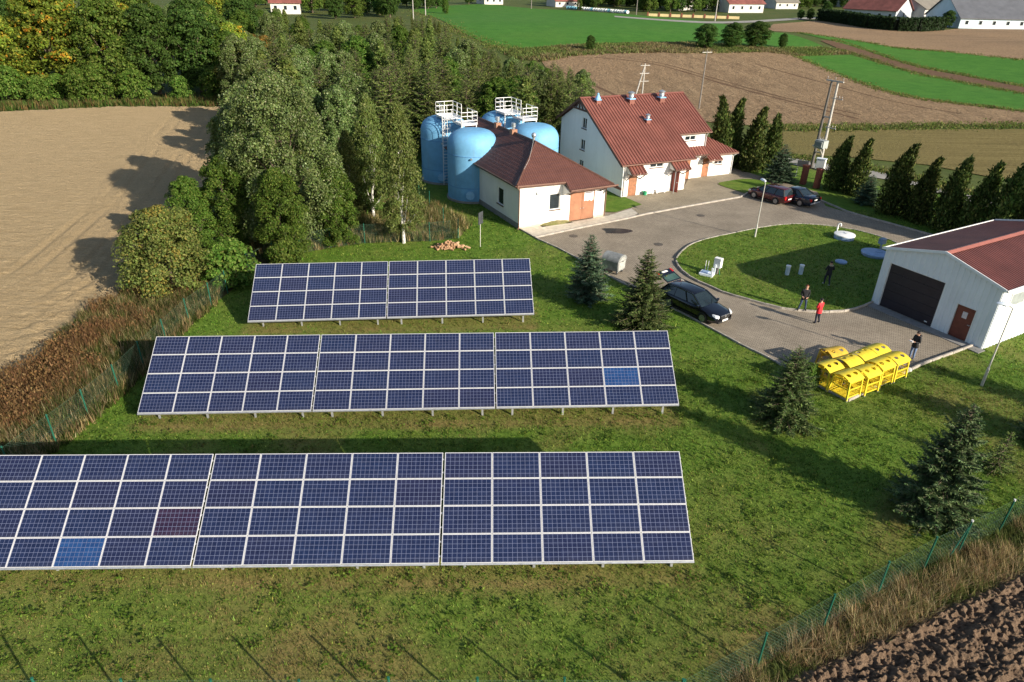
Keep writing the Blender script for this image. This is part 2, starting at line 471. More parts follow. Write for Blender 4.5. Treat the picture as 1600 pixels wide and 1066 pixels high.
def paver_mat(name, c1, c2, mortar, rot=0.0, bw=.2, bh=.1, rust=None):
    m, nt, b = nmat(name)
    tc = nt.nodes.new('ShaderNodeTexCoord'); mp = nt.nodes.new('ShaderNodeMapping'); mp.inputs['Rotation'].default_value = (0, 0, rot)
    nt.links.new(tc.outputs['Object'], mp.inputs[0])
    br = nt.nodes.new('ShaderNodeTexBrick'); br.inputs['Scale'].default_value = 1
    br.inputs['Brick Width'].default_value = bw; br.inputs['Row Height'].default_value = bh; br.inputs['Mortar Size'].default_value = .016
    br.inputs['Color1'].default_value = (*c1, 1); br.inputs['Color2'].default_value = (*c2, 1); br.inputs['Mortar'].default_value = (*mortar, 1)
    nt.links.new(mp.outputs[0], br.inputs[0])
    n1 = _noise(nt, .35, 6, .65, vec=tc.outputs['Object']); n2 = _noise(nt, 5, 4, .7, vec=tc.outputs['Object'])
    c = _mix(nt, .75, br.outputs[0], _ramp(nt, n1.outputs[0], [(.32, (.66,.64,.60)), (.68, (1.12,1.1,1.06))]).outputs[0], 'MULTIPLY')
    c = _mix(nt, .6, c, _ramp(nt, n2.outputs[0], [(.3, (.75,.75,.75)), (.7, (1.15,1.15,1.15))]).outputs[0], 'MULTIPLY')
    n3 = _noise(nt, .9, 5, .7, vec=tc.outputs['Object'], dist=.8)
    c = _mix(nt, _ramp(nt, n3.outputs[0], [(.66, (0,0,0)), (.76, (.55,.55,.55))]).outputs[0], c, (.09,.08,.06))
    nt.links.new(c, b.inputs['Base Color']); b.inputs['Roughness'].default_value = .85; b.inputs['Specular IOR Level'].default_value = .25
    _bump(nt, b, br.outputs[1], .5, -.01)
    return m
M_PAVE = paver_mat('block_paving', (.375,.325,.258), (.31,.265,.21), (.14,.115,.085), R_(27), .24, .12)
M_PAVE2 = paver_mat('apron_paving', (.40,.34,.25), (.33,.28,.205), (.17,.15,.11), R_(25), .24, .12)

# base terrain
def _axis(lo, hi, step, far, k=1.22):
    a = list(np.arange(lo, hi+.1, step)); s = step
    while a[-1] < far: s *= k; a.append(a[-1]+s)
    s = step
    while a[0] > -far: s *= k; a.insert(0, a[0]-s)
    return np.array(a)
xs = _axis(-180, 260, 8, 2600); ys = _axis(-16, 480, 8, 2600)
g_ = grid_mesh('ground', xs, ys, lambda X, Y: H(X, Y) - .06, M_MEADOW); g_['kind'] = 'structure'

# far fields
PLOUGH_PX = [(846,96),(880,88),(940,84),(1000,82),(1100,83),(1200,81),(1243,88),(1290,108),(1340,128),(1400,147),(1470,159),(1540,167),(1640,180),(1640,193),(1500,195),(1400,196),(1300,198),(1215,197),(1140,195),(1060,185),(980,168),(900,140),(860,115)]
plough_far = pxs(PLOUGH_PX)
sheet('ploughed_field', plough_far, .03, M_FARPLOUGH, 4)
green_main = spline(pxs([(645,16),(690,10),(720,8),(759,7),(827,13),(882,16),(986,23),(1045,28),(1126,36),(1150,46),(1225,52),(1285,72),(1270,76),(1200,74),(1081,66),(931,68),(850,73),(801,76),(769,70),(735,57),(705,40),(670,24)]), 3, True)
sheet('green_field', green_main, .03, M_CROP, 5)
sheet('green_crescent', pxs([(1243,88),(1330,86),(1400,107),(1480,122),(1560,137),(1640,152),(1640,180),(1540,167),(1470,159),(1400,147),(1340,128),(1290,108)]), .03, M_CROP, 4)
sheet('green_strip', pxs([(1246,51),(1327,62),(1402,75),(1478,81),(1600,94),(1660,100),(1660,150),(1600,135),(1504,117),(1428,102),(1357,80),(1300,64)]), .03, M_CROP, 5)
sheet('dirt_track', spline(pxs([(1282,64),(1300,64),(1357,81),(1428,104),(1504,119),(1605,138),(1660,150)]), 3) + spline(pxs([(1660,160),(1605,147),(1504,128),(1428,113),(1357,90),(1310,76)]), 3), .05, M_TRACK, 5)
sheet('brown_field', pxs([(1196,48),(1208,38),(1280,32),(1360,45),(1440,50),(1500,45),(1600,46),(1700,47),(1700,105),(1600,94),(1478,81),(1402,75),(1327,62),(1246,51)]), .03, M_FARBROWN, 6)
sheet('stubble_field', pxs([(1205,206),(1400,203),(1600,202),(1720,202),(1720,330),(1600,287),(1450,258),(1330,246),(1215,240),(1190,235)]), .03, M_STUBBLE, 3)
sheet('lane', spline(pxs([(1150,236),(1210,244),(1290,255),(1350,265),(1400,275),(1450,288),(1620,335)]), 3) + spline(pxs([(1620,346),(1450,297),(1400,284),(1350,275),(1290,266),(1210,253),(1150,244)]), 3), .03, M_LANE, 4)

for k, ln in enumerate(([(930,90),(1000,97),(1060,110),(1150,137),(1250,163),(1340,186)],[(960,88),(1040,101),(1120,124),(1230,154),(1345,180)],[(870,110),(920,130),(985,160)],[(1180,100),(1280,128),(1400,160),(1500,178)])):
    w = .45 if k % 2 == 0 else .3
    c_ = spline(pxs(ln), 6); nx_ = [Vector((b[0]-a[0], b[1]-a[1], 0)).normalized() for a, b in zip(c_[:-1], c_[1:])]; nx_.append(nx_[-1])
    wv = [w*(.4+.9*random.random()) for _ in c_]
    sheet('open_furrow', [(p[0]-n.y*v, p[1]+n.x*v) for p, n, v in zip(c_, nx_, wv)]+[(p[0]+n.y*v, p[1]-n.x*v) for p, n, v in list(zip(c_, nx_, wv))[::-1]], .05, M_TRACK, 6)
# fence lines and lawn (world metres)
FENCE_L = [(-21.3,11.9),(-20.9,17.2),(-20.5,22.0),(-20.1,24.3),(-19.75,26.3),(-19.5,28.6),(-19.45,31.0),(-19.4,33.6),(-19.3,36.3),(-18.9,38.6),tuple(px(356,458)[:2]),tuple(px(390,430)[:2]),tuple(px(428,410)[:2])]
FENCE_B = pxs([(428,410),(470,396),(517,387),(570,380),(626,378),(672,377),(716,372)])
FENCE_T = pxs([(716,372),(693,353),(671,326),(655,306)])
FENCE_F = [(-20.2,11.75),(-17.75,11.8),(-15.33,11.84),(-12.91,11.9),(-10.49,11.96),(-8.11,12.02),(-5.66,12.08),(-3.2,12.14),(-.75,12.2),(1.7,12.26),(5.0,12.3)]
FENCE_R = [(5.0,12.3),(7.8,13.9),(10.41,15.4),(12.85,16.8),(15.1,18.05),(16.84,18.9),(19.1,20.1),(21.6,21.5),(24.1,22.9),(26.6,24.3),(29.1,25.7),(31.6,27.1)]
lawn = FENCE_L + FENCE_B[1:] + FENCE_T[1:] + [(-14,70),(-12,82),(12,86),(28,84),(38,70),(60,60),(60,42)] + FENCE_R[::-1] + FENCE_F[::-1][1:-1]
ROWS = [((-18.658,16.616,.543), .037, .006, 3), ((-17.178,25.943,.563), .056, .009, 3), ((-15.455,35.50,.544), .087, .012, 2)]
TILT = .579; MODW, MODH = 1.6753, 1.0075; GAP = .06
def dryness(x, y):
    d = np.zeros_like(np.asarray(x, float))
    for (bx, by, bz), yaw, sl, nt_ in ROWS:
        dx, dy = x-bx, y-by; a = dx*math.cos(yaw)+dy*math.sin(yaw); b = -dx*math.sin(yaw)+dy*math.cos(yaw)
        W = nt_*5*MODW+(nt_-1)*GAP
        m = np.clip((a+.6)/.6, 0, 1)*np.clip((W+.6-a)/.6, 0, 1)
        d = np.maximum(d, m*np.exp(-((b+.25)/.42)**2)*(.25+1.1*fbm(x*1.1, y*1.1, 3)))
        d = np.maximum(d, .55*m*np.clip((b+.2)/.3, 0, 1)*np.clip((2.6-b)/.5, 0, 1))
    # trodden strip by the big spruce and general autumn dryness
    px0, py0 = 15.2, 20.4
    s = np.exp(-(((x-px0)*.8+(y-py0)*-.6)/.9)**2)*np.exp(-(((x-px0)*.6+(y-py0)*.8)/2.8)**2)
    d = np.maximum(d, .7*s)
    d = np.maximum(d, .36*smooth((26-y)/14)*fbm(x*.45, y*.45, 11)*1.4 + .50*smooth((fbm(x*.22, y*.22, 31)-.5)/.18)*smooth((40-y)/15))
    return d
sheet('lawn', lawn, -.02, M_LAWN, .6, attrs={'dry': dryness})

# paved yard
YARD_S = pxs([(812,358),(842,375),(870,387),(895,400),(948,430),(1000,457),(1038,476),(1061,487),(1099,507),(1160,540),(1206,562),(1262,595),(1325,627)])
PAD_R = pxs([(1325,627),(1380,600),(1440,570),(1519,541)])
HALL_A = Vector((23.76,41.39,0)); HALL_YAW = R_(-60.1)
yard = YARD_S + PAD_R[1:] + [(33,44),(46,50)] + pxs([(1600,412),(1545,394),(1455,368),(1390,350),(1327,333),(1290,322),(1277,300),(1215,283),(1143,262)]) + [(22.9,80),(18,78)] + pxs([(1085,270),(1040,290),(968,309),(940,330)])
sheet('paved_yard', yard, .0, M_PAVE, 3)
island = spline(pxs([(1057,405),(1075,386),(1103,375),(1144,366),(1186,357.5),(1227,352),(1268,352),(1320,358),(1360,367),(1398,380),(1420,396)]) + [(28.5,46.5),(25.2,42.2)] + pxs([(1361,475),(1327,486),(1299,488.5),(1269,488),(1248,486.5),(1220,483),(1160,467),(1132,459),(1115,451),(1083,437),(1062,420)]), 4, True)
def zero(x, y): return np.zeros_like(x)
M_LAWN2 = M_LAWN
isl = sheet('island_lawn', island, .09, M_LAWN, .8, attrs={'dry': lambda x, y: .12*fbm(x*.8, y*.8, 5)})
# apron in front of the house, raised by a kerb
apron = pxs([(971,309),(1067,297),(1075,281),(1090,276),(1136,270),(1150,272),(1160,283),(1122,288),(1168,302),(1160,308),(1080,322),(1000,337),(985,325)])
sheet('house_apron', apron, .07, M_PAVE2, 4)
apron2 = pxs([(812,357),(900,347),(950,338),(966,333),(1000,322),(1005,330),(985,341),(900,358),(835,372)])
sheet('pump_house_apron', apron2, .06, M_CONCRETE, 4)
patch = spline(pxs([(1122,289),(1140,284),(1168,281),(1198,286),(1205,292),(1170,303),(1150,299)]), 4, True)
sheet('grass_patch', patch, .11, M_LAWN, 1, attrs={'dry': zero})
patch2 = pxs([(948,316),(975,309),(1003,321),(962,333),(940,332)])
sheet('grass_by_pump_house', patch2, .09, M_LAWN, 1, attrs={'dry': zero})
M_OLDSAND = soil_mat('spoil_sand', (.30,.24,.13), (.42,.34,.2), (.2,.2,.07), 2, .6, .8)
mb = MB(); c = px(866,349)
for j in range(7):
    for k in range(24): pass
xx = np.linspace(-1.5, 1.5, 26); yy = np.linspace(-.6, .6, 14)
T = lambda X, Y: (c.x + X*math.cos(.47) - Y*math.sin(.47), c.y + X*math.sin(.47) + Y*math.cos(.47))
def heap(X, Y):
    a = (X-c.x)*math.cos(.47)+(Y-c.y)*math.sin(.47); b = -(X-c.x)*math.sin(.47)+(Y-c.y)*math.cos(.47)
    return .06 + .24*np.clip(1-(a/1.45)**2-(b/.58)**2, 0, 1)*(0.6+.8*fbm(X*4, Y*4, 9))
o = grid_mesh('soil_heap', xx, yy, heap, M_OLDSAND, T=T); tag(o, 'low sandy soil heap with weeds against the white pump house wall', 'soil heap')

# puddle and manhole covers in the yard
M_WET = plain('wet_paving', (.035,.03,.025), .18, var=.3, scale=6)
pc = px(962,361)
sheet('puddle', [(pc.x+r*math.cos(t)*1.25*(1+.25*math.sin(3*t+1)), pc.y+r*math.sin(t)*.85*(1+.2*math.cos(2*t))) for t, r in [(2*PI*k/26, .95) for k in range(26)]], .004, M_WET, 4)
M_IRON = plain('cast_iron', (.10,.085,.07), .7, var=.3, scale=12)
for i, (x, y) in enumerate([(896,369),(1095,337),(1029,382)]):
    p = px(x, y); mb = MB(); mb.lathe([(.36,-.02),(.36,.012),(.30,.016),(.0,.016)], 20, caps=False)
    o = mb.build('manhole_cover', M_IRON); o.location = (p.x, p.y, .002)
    tag(o, ['round iron manhole cover in the paving beside the puddle', 'round iron manhole cover in the paving before the house apron', 'small iron manhole cover in the paving near the round lawn'][i], 'manhole cover')

# kerb stones, one metre each
kerb_me = MB().box((-.49,-.055,0), (.49,.055,.16)).build('kerb_stone', M_KERB); bevel(kerb_me, .012)
kerb_me_data = kerb_me.data; bpy.data.objects.remove(kerb_me)
def kerb_run(name, pts, z=-.035, closed=False, w=1.0):
    root = bpy.data.objects.new(name, None); COL.objects.link(root); root['kind'] = 'structure'
    P = [Vector((x, y, 0)) for x, y in pts] + ([Vector((*pts[0], 0))] if closed else [])
    acc = 0; seg = []
    L = sum((b-a).length for a, b in zip(P[:-1], P[1:])); n = max(1, round(L)); st = L/n
    def atd(d):
        for a, b in zip(P[:-1], P[1:]):
            l = (b-a).length
            if d <= l: return a + (b-a)*(d/max(l, 1e-6))
            d -= l
        return P[-1]
    for k in range(n):
        a, b = atd(k*st), atd((k+1)*st); m = (a+b)/2; d = b-a
        o = bpy.data.objects.new('kerb_stone', kerb_me_data); COL.objects.link(o); o.parent = root
        o.location = (m.x, m.y, z + random.uniform(-.008, .008)); o.rotation_euler = (random.uniform(-.02, .02), 0, math.atan2(d.y, d.x)+random.uniform(-.012, .012)); o.scale = (d.length*1.0, w, 1)
kerb_run('lawn_kerb', YARD_S, -.07)
kerb_run('pad_kerb', PAD_R, -.03)
kerb_run('island_kerb', island[:46] + island[52:], -.02)
kerb_run('apron_kerb', pxs([(835,372),(900,358),(985,341),(1000,337),(1080,322),(1160,308),(1168,302)]), -.035, w=1.5)
kerb_run('thuja_kerb', pxs([(1277,312),(1327,333),(1390,350),(1455,368),(1545,394)]), -.02)

# dry tilled field on the left, with clods and tyre ruts as relief
FIELD_L = [(-150,14)] + pxs([(-260,760),(-120,660),(0,592),(40,575),(62,560),(88,522),(112,508),(128,488),(185,462),(206,438),(232,398),(262,360),(300,320),(330,270),(352,215),(366,167),(177,167),(0,175),(-200,186),(-400,200)]) + [(-150,100)]
fl = FIELD_L
_e = [Vector((*p, 0)) for p in pxs([(-120,660),(0,592),(62,560),(128,488),(206,438),(300,320),(366,167)])]
def edge_dist(x, y, line):
    d = np.full(np.shape(x), 1e9)
    for a, b in zip(line[:-1], line[1:]):
        ab = b-a; L2 = ab.x**2+ab.y**2
        t = np.clip(((x-a.x)*ab.x+(y-a.y)*ab.y)/L2, 0, 1)
        d = np.minimum(d, np.hypot(x-a.x-t*ab.x, y-a.y-t*ab.y))
    return d
ruts = []
for off in (0, 1.6, 4.5, 6.1):
    ruts.append([Vector((p.x-off*1.0-2.6, p.y+off*.25, 0)) for p in _e])
def field_relief(X, Y):
    de = edge_dist(X, Y, _e); near = np.exp(-de/2.6)
    z = .05*(fbm(X*.9, Y*1.6, 21)-.5) + (.07+.26*near)*(vnoise(X*3.1, Y*3.3, 22)-.5) + .03*(vnoise(X*.35-Y*.1, Y*3.0, 23)-.5)
    for r in ruts:
        dr = edge_dist(X, Y, r); w = np.clip(vnoise(X*.12, Y*.12, 25)*2.2-.5, 0, 1.1)
        z = z - .16*w*np.exp(-(dr/.25)**2) + .06*w*np.exp(-((dr-.42)/.16)**2)
    return np.maximum(z, -.075) + .035
xs = np.concatenate([np.arange(-100, -58, .55), np.arange(-58, -17, .2)]); ys = np.concatenate([np.arange(22, 62, .2), np.arange(62, 109, .4)])
o = grid_mesh('tilled_field', xs, ys, lambda X, Y: H(X, Y) + field_relief(X, Y), M_TAN, mask=lambda x, y: inpoly(fl, x, y)); o['kind'] = 'structure'
sheet('weed_strip_earth', pxs([(-300,900),(-260,760),(-120,660),(0,592),(62,560),(128,488),(206,438),(262,360),(300,320)]) + [(-17,47),(-18.9,38.6)] + [p for p in FENCE_L[::-1][4:]] + [(-21.3,11.9)], -.03, M_WEEDBASE, 3)

# ploughed clods at lower right
PE0 = px(1222,1066); PE1 = px(1600,891); _d = (PE1-PE0).normalized(); _n = Vector((_d.y, -_d.x, 0))
TA = lambda A, B: (PE0.x+_d.x*A+_n.x*B, PE0.y+_d.y*A+_n.y*B)
def plough_z(X, Y):
    A = (X-PE0.x)*_d.x+(Y-PE0.y)*_d.y; B = (X-PE0.x)*_n.x+(Y-PE0.y)*_n.y
    wob = .5*(fbm(A*.35, B*.35, 41)-.5)
    fur = np.sin((B+wob)*2*PI/1.05)
    cl = vnoise(A*3.6, B*4.4, 42)*.26+vnoise(A*8, B*9, 43)*.38+vnoise(A*14, B*15, 45)*.36
    cl2 = np.abs(vnoise(A*5, B*5, 44)-.5)*2
    return (.06*fur + .36*(cl-.45) - .12*(1-cl2)**2 + .10*(vnoise(A*20+.5, B*20+.5, 46)-.5))*np.clip((B+.15)/.5, .15, 1) + .20*np.clip((B+.2)/.6,0,1)
o = grid_mesh('ploughed_soil', np.arange(-8, 26, .05), np.concatenate([np.arange(0, 7.5, .05), np.arange(7.5, 20, .3)]), plough_z, M_PLOUGH, T=TA); o['kind'] = 'structure'
o.data.polygons.foreach_set('use_smooth', np.zeros(len(o.data.polygons), bool))
# ------------------------------------------------------------------ solar tables
def solar_glass(name='solar_cells', one=None):
    m, nt, b = nmat(name)
    tc = nt.nodes.new('ShaderNodeTexCoord'); sp = nt.nodes.new('ShaderNodeSeparateXYZ'); nt.links.new(tc.outputs['Object'], sp.inputs[0])
    def lines(out, pitch, w, ofs=0.0):
        a = nt.nodes.new('ShaderNodeMath'); a.operation = 'ADD'; a.inputs[1].default_value = ofs; nt.links.new(out, a.inputs[0])
        f = nt.nodes.new('ShaderNodeMath'); f.operation = 'PINGPONG'; f.inputs[1].default_value = pitch/2; nt.links.new(a.outputs[0], f.inputs[0])
        l = nt.nodes.new('ShaderNodeMath'); l.operation = 'LESS_THAN'; l.inputs[1].default_value = w/2; nt.links.new(f.outputs[0], l.inputs[0]); return l.outputs[0]
    a = lines(sp.outputs[0], .159, .011); c = lines(sp.outputs[1], .159, .011)
    mx = nt.nodes.new('ShaderNodeMath'); mx.operation = 'MAXIMUM'; nt.links.new(a, mx.inputs[0]); nt.links.new(c, mx.inputs[1])
    oi = nt.nodes.new('ShaderNodeObjectInfo')
    cr = _ramp(nt, oi.outputs['Random'], [(0, (.007,.014,.048)), (.3, (.008,.013,.045)), (.55, (.007,.015,.051)), (.8, (.010,.013,.043)), (1.0, (.008,.016,.053))])
    if one: cr = _ramp(nt, oi.outputs['Random'], [(0, one), (1, one)])
    # each cell differs a little, as multicrystalline wafers do
    sn = nt.nodes.new('ShaderNodeVectorMath'); sn.operation = 'SNAP'; sn.inputs[1].default_value = (.159, .159, 1)
    ofs = nt.nodes.new('ShaderNodeVectorMath'); ofs.operation = 'ADD'; nt.links.new(tc.outputs['Object'], ofs.inputs[0]); nt.links.new(oi.outputs['Random'], ofs.inputs[1])
    nt.links.new(ofs.outputs[0], sn.inputs[0])
    wn_ = nt.nodes.new('ShaderNodeTexWhiteNoise'); nt.links.new(sn.outputs[0], wn_.inputs[0])
    cv = _ramp(nt, wn_.outputs[0], [(0, (.8,.8,.85)), (1, (1.25,1.2,1.15))])
    cc = _mix(nt, 1.0, cr.outputs[0], cv.outputs[0], 'MULTIPLY')
    col = _mix(nt, mx.outputs[0], cc, (.13,.15,.245))
    sz = nt.nodes.new('ShaderNodeMapRange'); sz.inputs[1].default_value = -.5; sz.inputs[2].default_value = -.25; sz.inputs[3].default_value = .05; sz.inputs[4].default_value = .014; nt.links.new(sp.outputs[1], sz.inputs[0])
    dn = _noise(nt, 2.2, 5, .7); dm = nt.nodes.new('ShaderNodeMath'); dm.operation = 'MULTIPLY'; nt.links.new(sz.outputs[0], dm.inputs[0]); nt.links.new(_ramp(nt, dn.outputs[0], [(.3, (.2,.2,.2)), (.7, (1.3,1.3,1.3))]).outputs[0], dm.inputs[1])
    col = _mix(nt, dm.outputs[0], col, (.36,.34,.30))
    nt.links.new(col, b.inputs['Base Color']); b.inputs['Roughness'].default_value = .16; b.inputs['Specular IOR Level'].default_value = .5
    n = _noise(nt, 1.3, 4, .6); rr = _ramp(nt, n.outputs[0], [(.3, (.10,.10,.10)), (.7, (.24,.24,.24))]); nt.links.new(rr.outputs[0], b.inputs['Roughness'])
    return m
M_CELLS = solar_glass()
M_ALU = plain('aluminium_frame', (.62,.62,.63), .45, .15, var=.06, scale=2)
M_GALV = plain('galvanised_steel', (.50,.52,.55), .45, .6, var=.15, scale=6)
w, h = MODW/2-.008, MODH/2-.007; t = .020
mb = MB()
for lo, hi in (((-w,-h,0),(w,-h+t,.04)), ((-w,h-t,0),(w,h,.04)), ((-w,-h+t,0),(-w+t,h-t,.04)), ((w-t,-h+t,0),(w,h-t,.04))): mb.box(lo, hi)
fr0 = mb.build('module', M_ALU); frame_data = fr0.data; bpy.data.objects.remove(fr0)
mb = MB(); mb.box((-w+t-.002,-h+t-.002,.012), (w-t+.002,h-t+.002,.034)); gl0 = mb.build('glass', M_CELLS); glass_data = gl0.data; bpy.data.objects.remove(gl0)
glass_b = glass_data.copy(); glass_b.materials[0] = solar_glass('bright_solar_cells', (.009,.042,.14)); glass_d = glass_data.copy(); glass_d.materials[0] = solar_glass('reddish_solar_cells', (.020,.010,.030))
lab = [['solar table nearest the bushy field edge, row by the lower fence', 'middle solar table of the row by the lower fence', 'solar table at the lawn end of the row by the lower fence'],
       ['solar table by the weedy fence in the row between two other rows', 'middle solar table of the row between two other rows', 'solar table by the green spruce, in the row between two other rows'],
       ['solar table by the bushes in the short two-table row below the birches', 'solar table by the blue spruce in the short two-table row']]
TABLE_SX = [(.93,1.01,1.06),(.945,1.015,1.04),(.955,1.045)]      # the tables are not quite equally long
ODD = {(0,0,0,2): 'bright', (1,2,1,3): 'bright', (0,0,1,4): 'dark'}
for ri, ((bx, by, bz), yaw, sl, nt_) in enumerate(ROWS):
    off = 0.0
    for k in range(nt_):
        if k: off += 5*MODW*TABLE_SX[ri][k-1]+GAP
        ux = Vector((math.cos(yaw)*math.cos(sl), math.sin(yaw)*math.cos(sl), math.sin(sl)))
        b0 = Vector((bx, by, bz)) + ux*off
        tb = thing('solar_table', lab[ri][k], 'solar panels', (b0.x, b0.y, 0), yaw, 'solar tables in three rows on the lawn'); tb.scale.x = TABLE_SX[ri][k]
        Rm = Matrix.Rotation(TILT, 4, 'X')
        # slope plane in local coordinates
        e_s = Vector((math.cos(sl), 0, math.sin(sl))); e_t = Vector((0, math.cos(TILT), math.sin(TILT))); e_n = e_s.cross(e_t).normalized()
        def L(s, t_, n=0.0): return Vector((0, 0, b0.z)) + e_s*s + e_t*t_ + e_n*n
        rot = Matrix((e_s, e_t, e_n)).transposed().to_4x4()
        for r in range(4):
            for c in range(5):
                fo = bpy.data.objects.new('module', frame_data); COL.objects.link(fo); fo.parent = tb
                p = L((c+.5)*MODW, (r+.5)*MODH, random.uniform(0, .006)); fo.matrix_local = Matrix.Translation(p) @ rot @ Matrix.Rotation(random.uniform(-.0025, .0025), 4, 'X') @ Matrix.Rotation(random.uniform(-.0025, .0025), 4, 'Y')
                go = bpy.data.objects.new('glass', {'bright': glass_b, 'dark': glass_d}.get(ODD.get((ri,k,r,c)), glass_data)); COL.objects.link(go); go.parent = fo
        for r in range(4):
            for q in (.25, .75):
                mb = MB(); mb.bar(L(-.02, (r+q)*MODH, -.035), L(5*MODW+.02, (r+q)*MODH, -.035), .06, .05, e_n); mb.build('rail', M_GALV, tb)
        mb = MB(); mb.bar(L(0, -.03, -.02), L(5*MODW, -.03, -.02), .05, .09, e_n); mb.build('edge_beam', M_GALV, tb)
        for q in (.09, .37, .65, .93):
            s = q*5*MODW
            g0 = L(s, .05, -.10); g1 = L(s, 3.95, -.10)
            mb = MB(); mb.bar(g0, g1, .06, .10); mb.build('rafter', M_GALV, tb)
            a = L(s, .45, -.12); mb = MB(); mb.bar((a.x, a.y, -.3), a, .09, .06, (0, 1, 0)); mb.build('leg', M_GALV, tb)
            b = L(s, 3.2, -.12); mb = MB(); mb.bar((b.x, b.y, -.3), b, .09, .06, (0, 1, 0)); mb.build('leg', M_GALV, tb)
            mb = MB(); mb.bar((b.x, b.y, .35), L(s, 1.6, -.13), .05, .05); mb.build('brace', M_GALV, tb)
# ------------------------------------------------------------------ building materials and helpers
M_WHITEWALL = weathered('white_render', (.80,.78,.74), .9, amt=.22, var=.035)
M_REDROOF = plain('red_sheet_roof', (.215,.080,.060), .45, var=.16, scale=.6, spec=.4)
M_BROWNROOF = plain('brown_tile_roof', (.110,.048,.038), .42, var=.12, scale=1.3, spec=.4)
M_BROWNTRIM = plain('brown_trim', (.10,.045,.032), .55, var=.15)
M_DOORBROWN = plain('brown_door_paint', (.34,.155,.085), .6, var=.14, scale=1.5)
M_DOORWOOD = plain('wood_door', (.32,.14,.07), .6, var=.2, scale=3)
M_DARKDOOR = plain('dark_sectional_door', (.028,.022,.028), .5, var=.15)
M_REDDOOR = plain('red_brown_door', (.16,.045,.028), .5, var=.15)
M_WHITEFRAME = plain('white_frame', (.72,.72,.70), .5, var=.06)
M_GUTTER = plain('gutter_brown', (.20,.11,.08), .5, var=.15)
M_PIPE = plain('downpipe_grey', (.50,.48,.46), .5, var=.12)
M_WHITESHEET = weathered('white_ribbed_sheet', (.72,.76,.78), .55, amt=.25, var=.05, scale=.8)
M_HALLROOF = plain('hall_red_roof', (.155,.052,.040), .5, var=.16, scale=.7)
M_RIDGE = plain('ridge_cap_red', (.34,.12,.09), .5, var=.1)
M_INTERIOR = plain('dark_interior', (.02,.02,.022), .8, var=.2)
M_BLUETANK = weathered('blue_tank_paint', (.15,.375,.60), .6, (.30,.32,.30), .5, .14, .9)
M_WHITERAIL = plain('white_rail_paint', (.80,.80,.78), .5, var=.05)
M_STEEL = plain('steel_vent', (.48,.52,.56), .35, .7, var=.12, scale=5)
M_PLINTH = plain('plinth_grey', (.24,.23,.22), .9, var=.15)
M_BRICKCH = plain('chimney_brick', (.33,.17,.11), .9, var=.2, scale=9)
def glass_mat(name, tint=(.012,.018,.022)):
    m, nt, b = nmat(name); n = _noise(nt, 1.5, 3)
    r = _ramp(nt, n.outputs[0], [(.3, tint), (.7, tuple(c*1.8 for c in tint))]); nt.links.new(r.outputs[0], b.inputs['Base Color'])
    b.inputs['Roughness'].default_value = .06; b.inputs['Specular IOR Level'].default_value = .7; return m
M_GLASS = glass_mat('window_glass')
def window(parent, T, x0, x1, z0, z1, frame=None, sill=None, depth=.10, nx=1, fw=.06, nz=1):
    frame = frame or M_WHITEFRAME
    mb = MB(); d0, d1 = depth-.05, depth+.02
    mb.box((x0,d0,z0),(x1,d1,z0+fw),T); mb.box((x0,d0,z1-fw),(x1,d1,z1),T); mb.box((x0,d0,z0+fw),(x0+fw,d1,z1-fw),T); mb.box((x1-fw,d0,z0+fw),(x1,d1,z1-fw),T)
    for k in range(1, nx):
        x = x0+(x1-x0)*k/nx; mb.box((x-fw*.6,d0+.004,z0+fw),(x+fw*.6,d1,z1-fw),T)
    for k in range(1, nz):
        z = z0+(z1-z0)*k/nz; mb.box((x0+fw,d0+.006,z-fw*.5),(x1-fw,d1,z+fw*.5),T)
    w = mb.build('window', frame, parent)
    for k in range(nx):
        a = x0+fw+(x1-x0-2*fw)*k/nx+.012; b = x0+fw+(x1-x0-2*fw)*(k+1)/nx-.012
        MB().box((a,depth-.02,z0+fw+.004),(b,depth+.01,z1-fw-.004),T).build('pane', M_GLASS, w)
    if sill: MB().box((x0-.06,-.08,z0-.07),(x1+.06,depth-.052,z0-.002),T).build('sill', sill, w)
    return w
def door(parent, T, x0, x1, z0, z1, mat, leaves=1, depth=.10, panels=0, frame=None):
    d = None; w = (x1-x0)/leaves
    for k in range(leaves):
        a, b = x0+k*w+.012, x0+(k+1)*w-.012
        mb = MB(); mb.box((a,depth-.03,z0+.02),(b,depth+.02,z1-.01),T)
        for j in range(panels):
            za = z0+.15+(z1-z0-.25)*j/panels; zb = z0+.15+(z1-z0-.25)*(j+1)/panels-.08
            mb.box((a+.1,depth-.045,za),(b-.1,depth-.031,zb),T)
        d = mb.build('door', mat, parent)
        hx = b-.09 if k % 2 == 0 else a+.09
        hb = MB(); hb.box((hx-.02,depth-.10,z0+1.0),(hx+.02,depth-.031,z0+1.06),T); hb.box((hx-.11 if k % 2 == 0 else hx-.02,depth-.10,z0+1.015),(hx+.02 if k % 2 == 0 else hx+.11,depth-.075,z0+1.045),T)
        hb.build('handle', M_STEEL, d)
    return d
def gutter(parent, a, b, r=.06, mat=None):
    mb = MB(); mb.tube(a, b, r, n=8); return shade_auto(mb.build('gutter', mat or M_GUTTER, parent))
def downpipe(parent, pts, r=.045, mat=None):
    mb = MB(); mb.path(pts, r, 8); return shade_auto(mb.build('downpipe', mat or M_PIPE, parent))
TRAP = rib(1, .26, .07, .10)

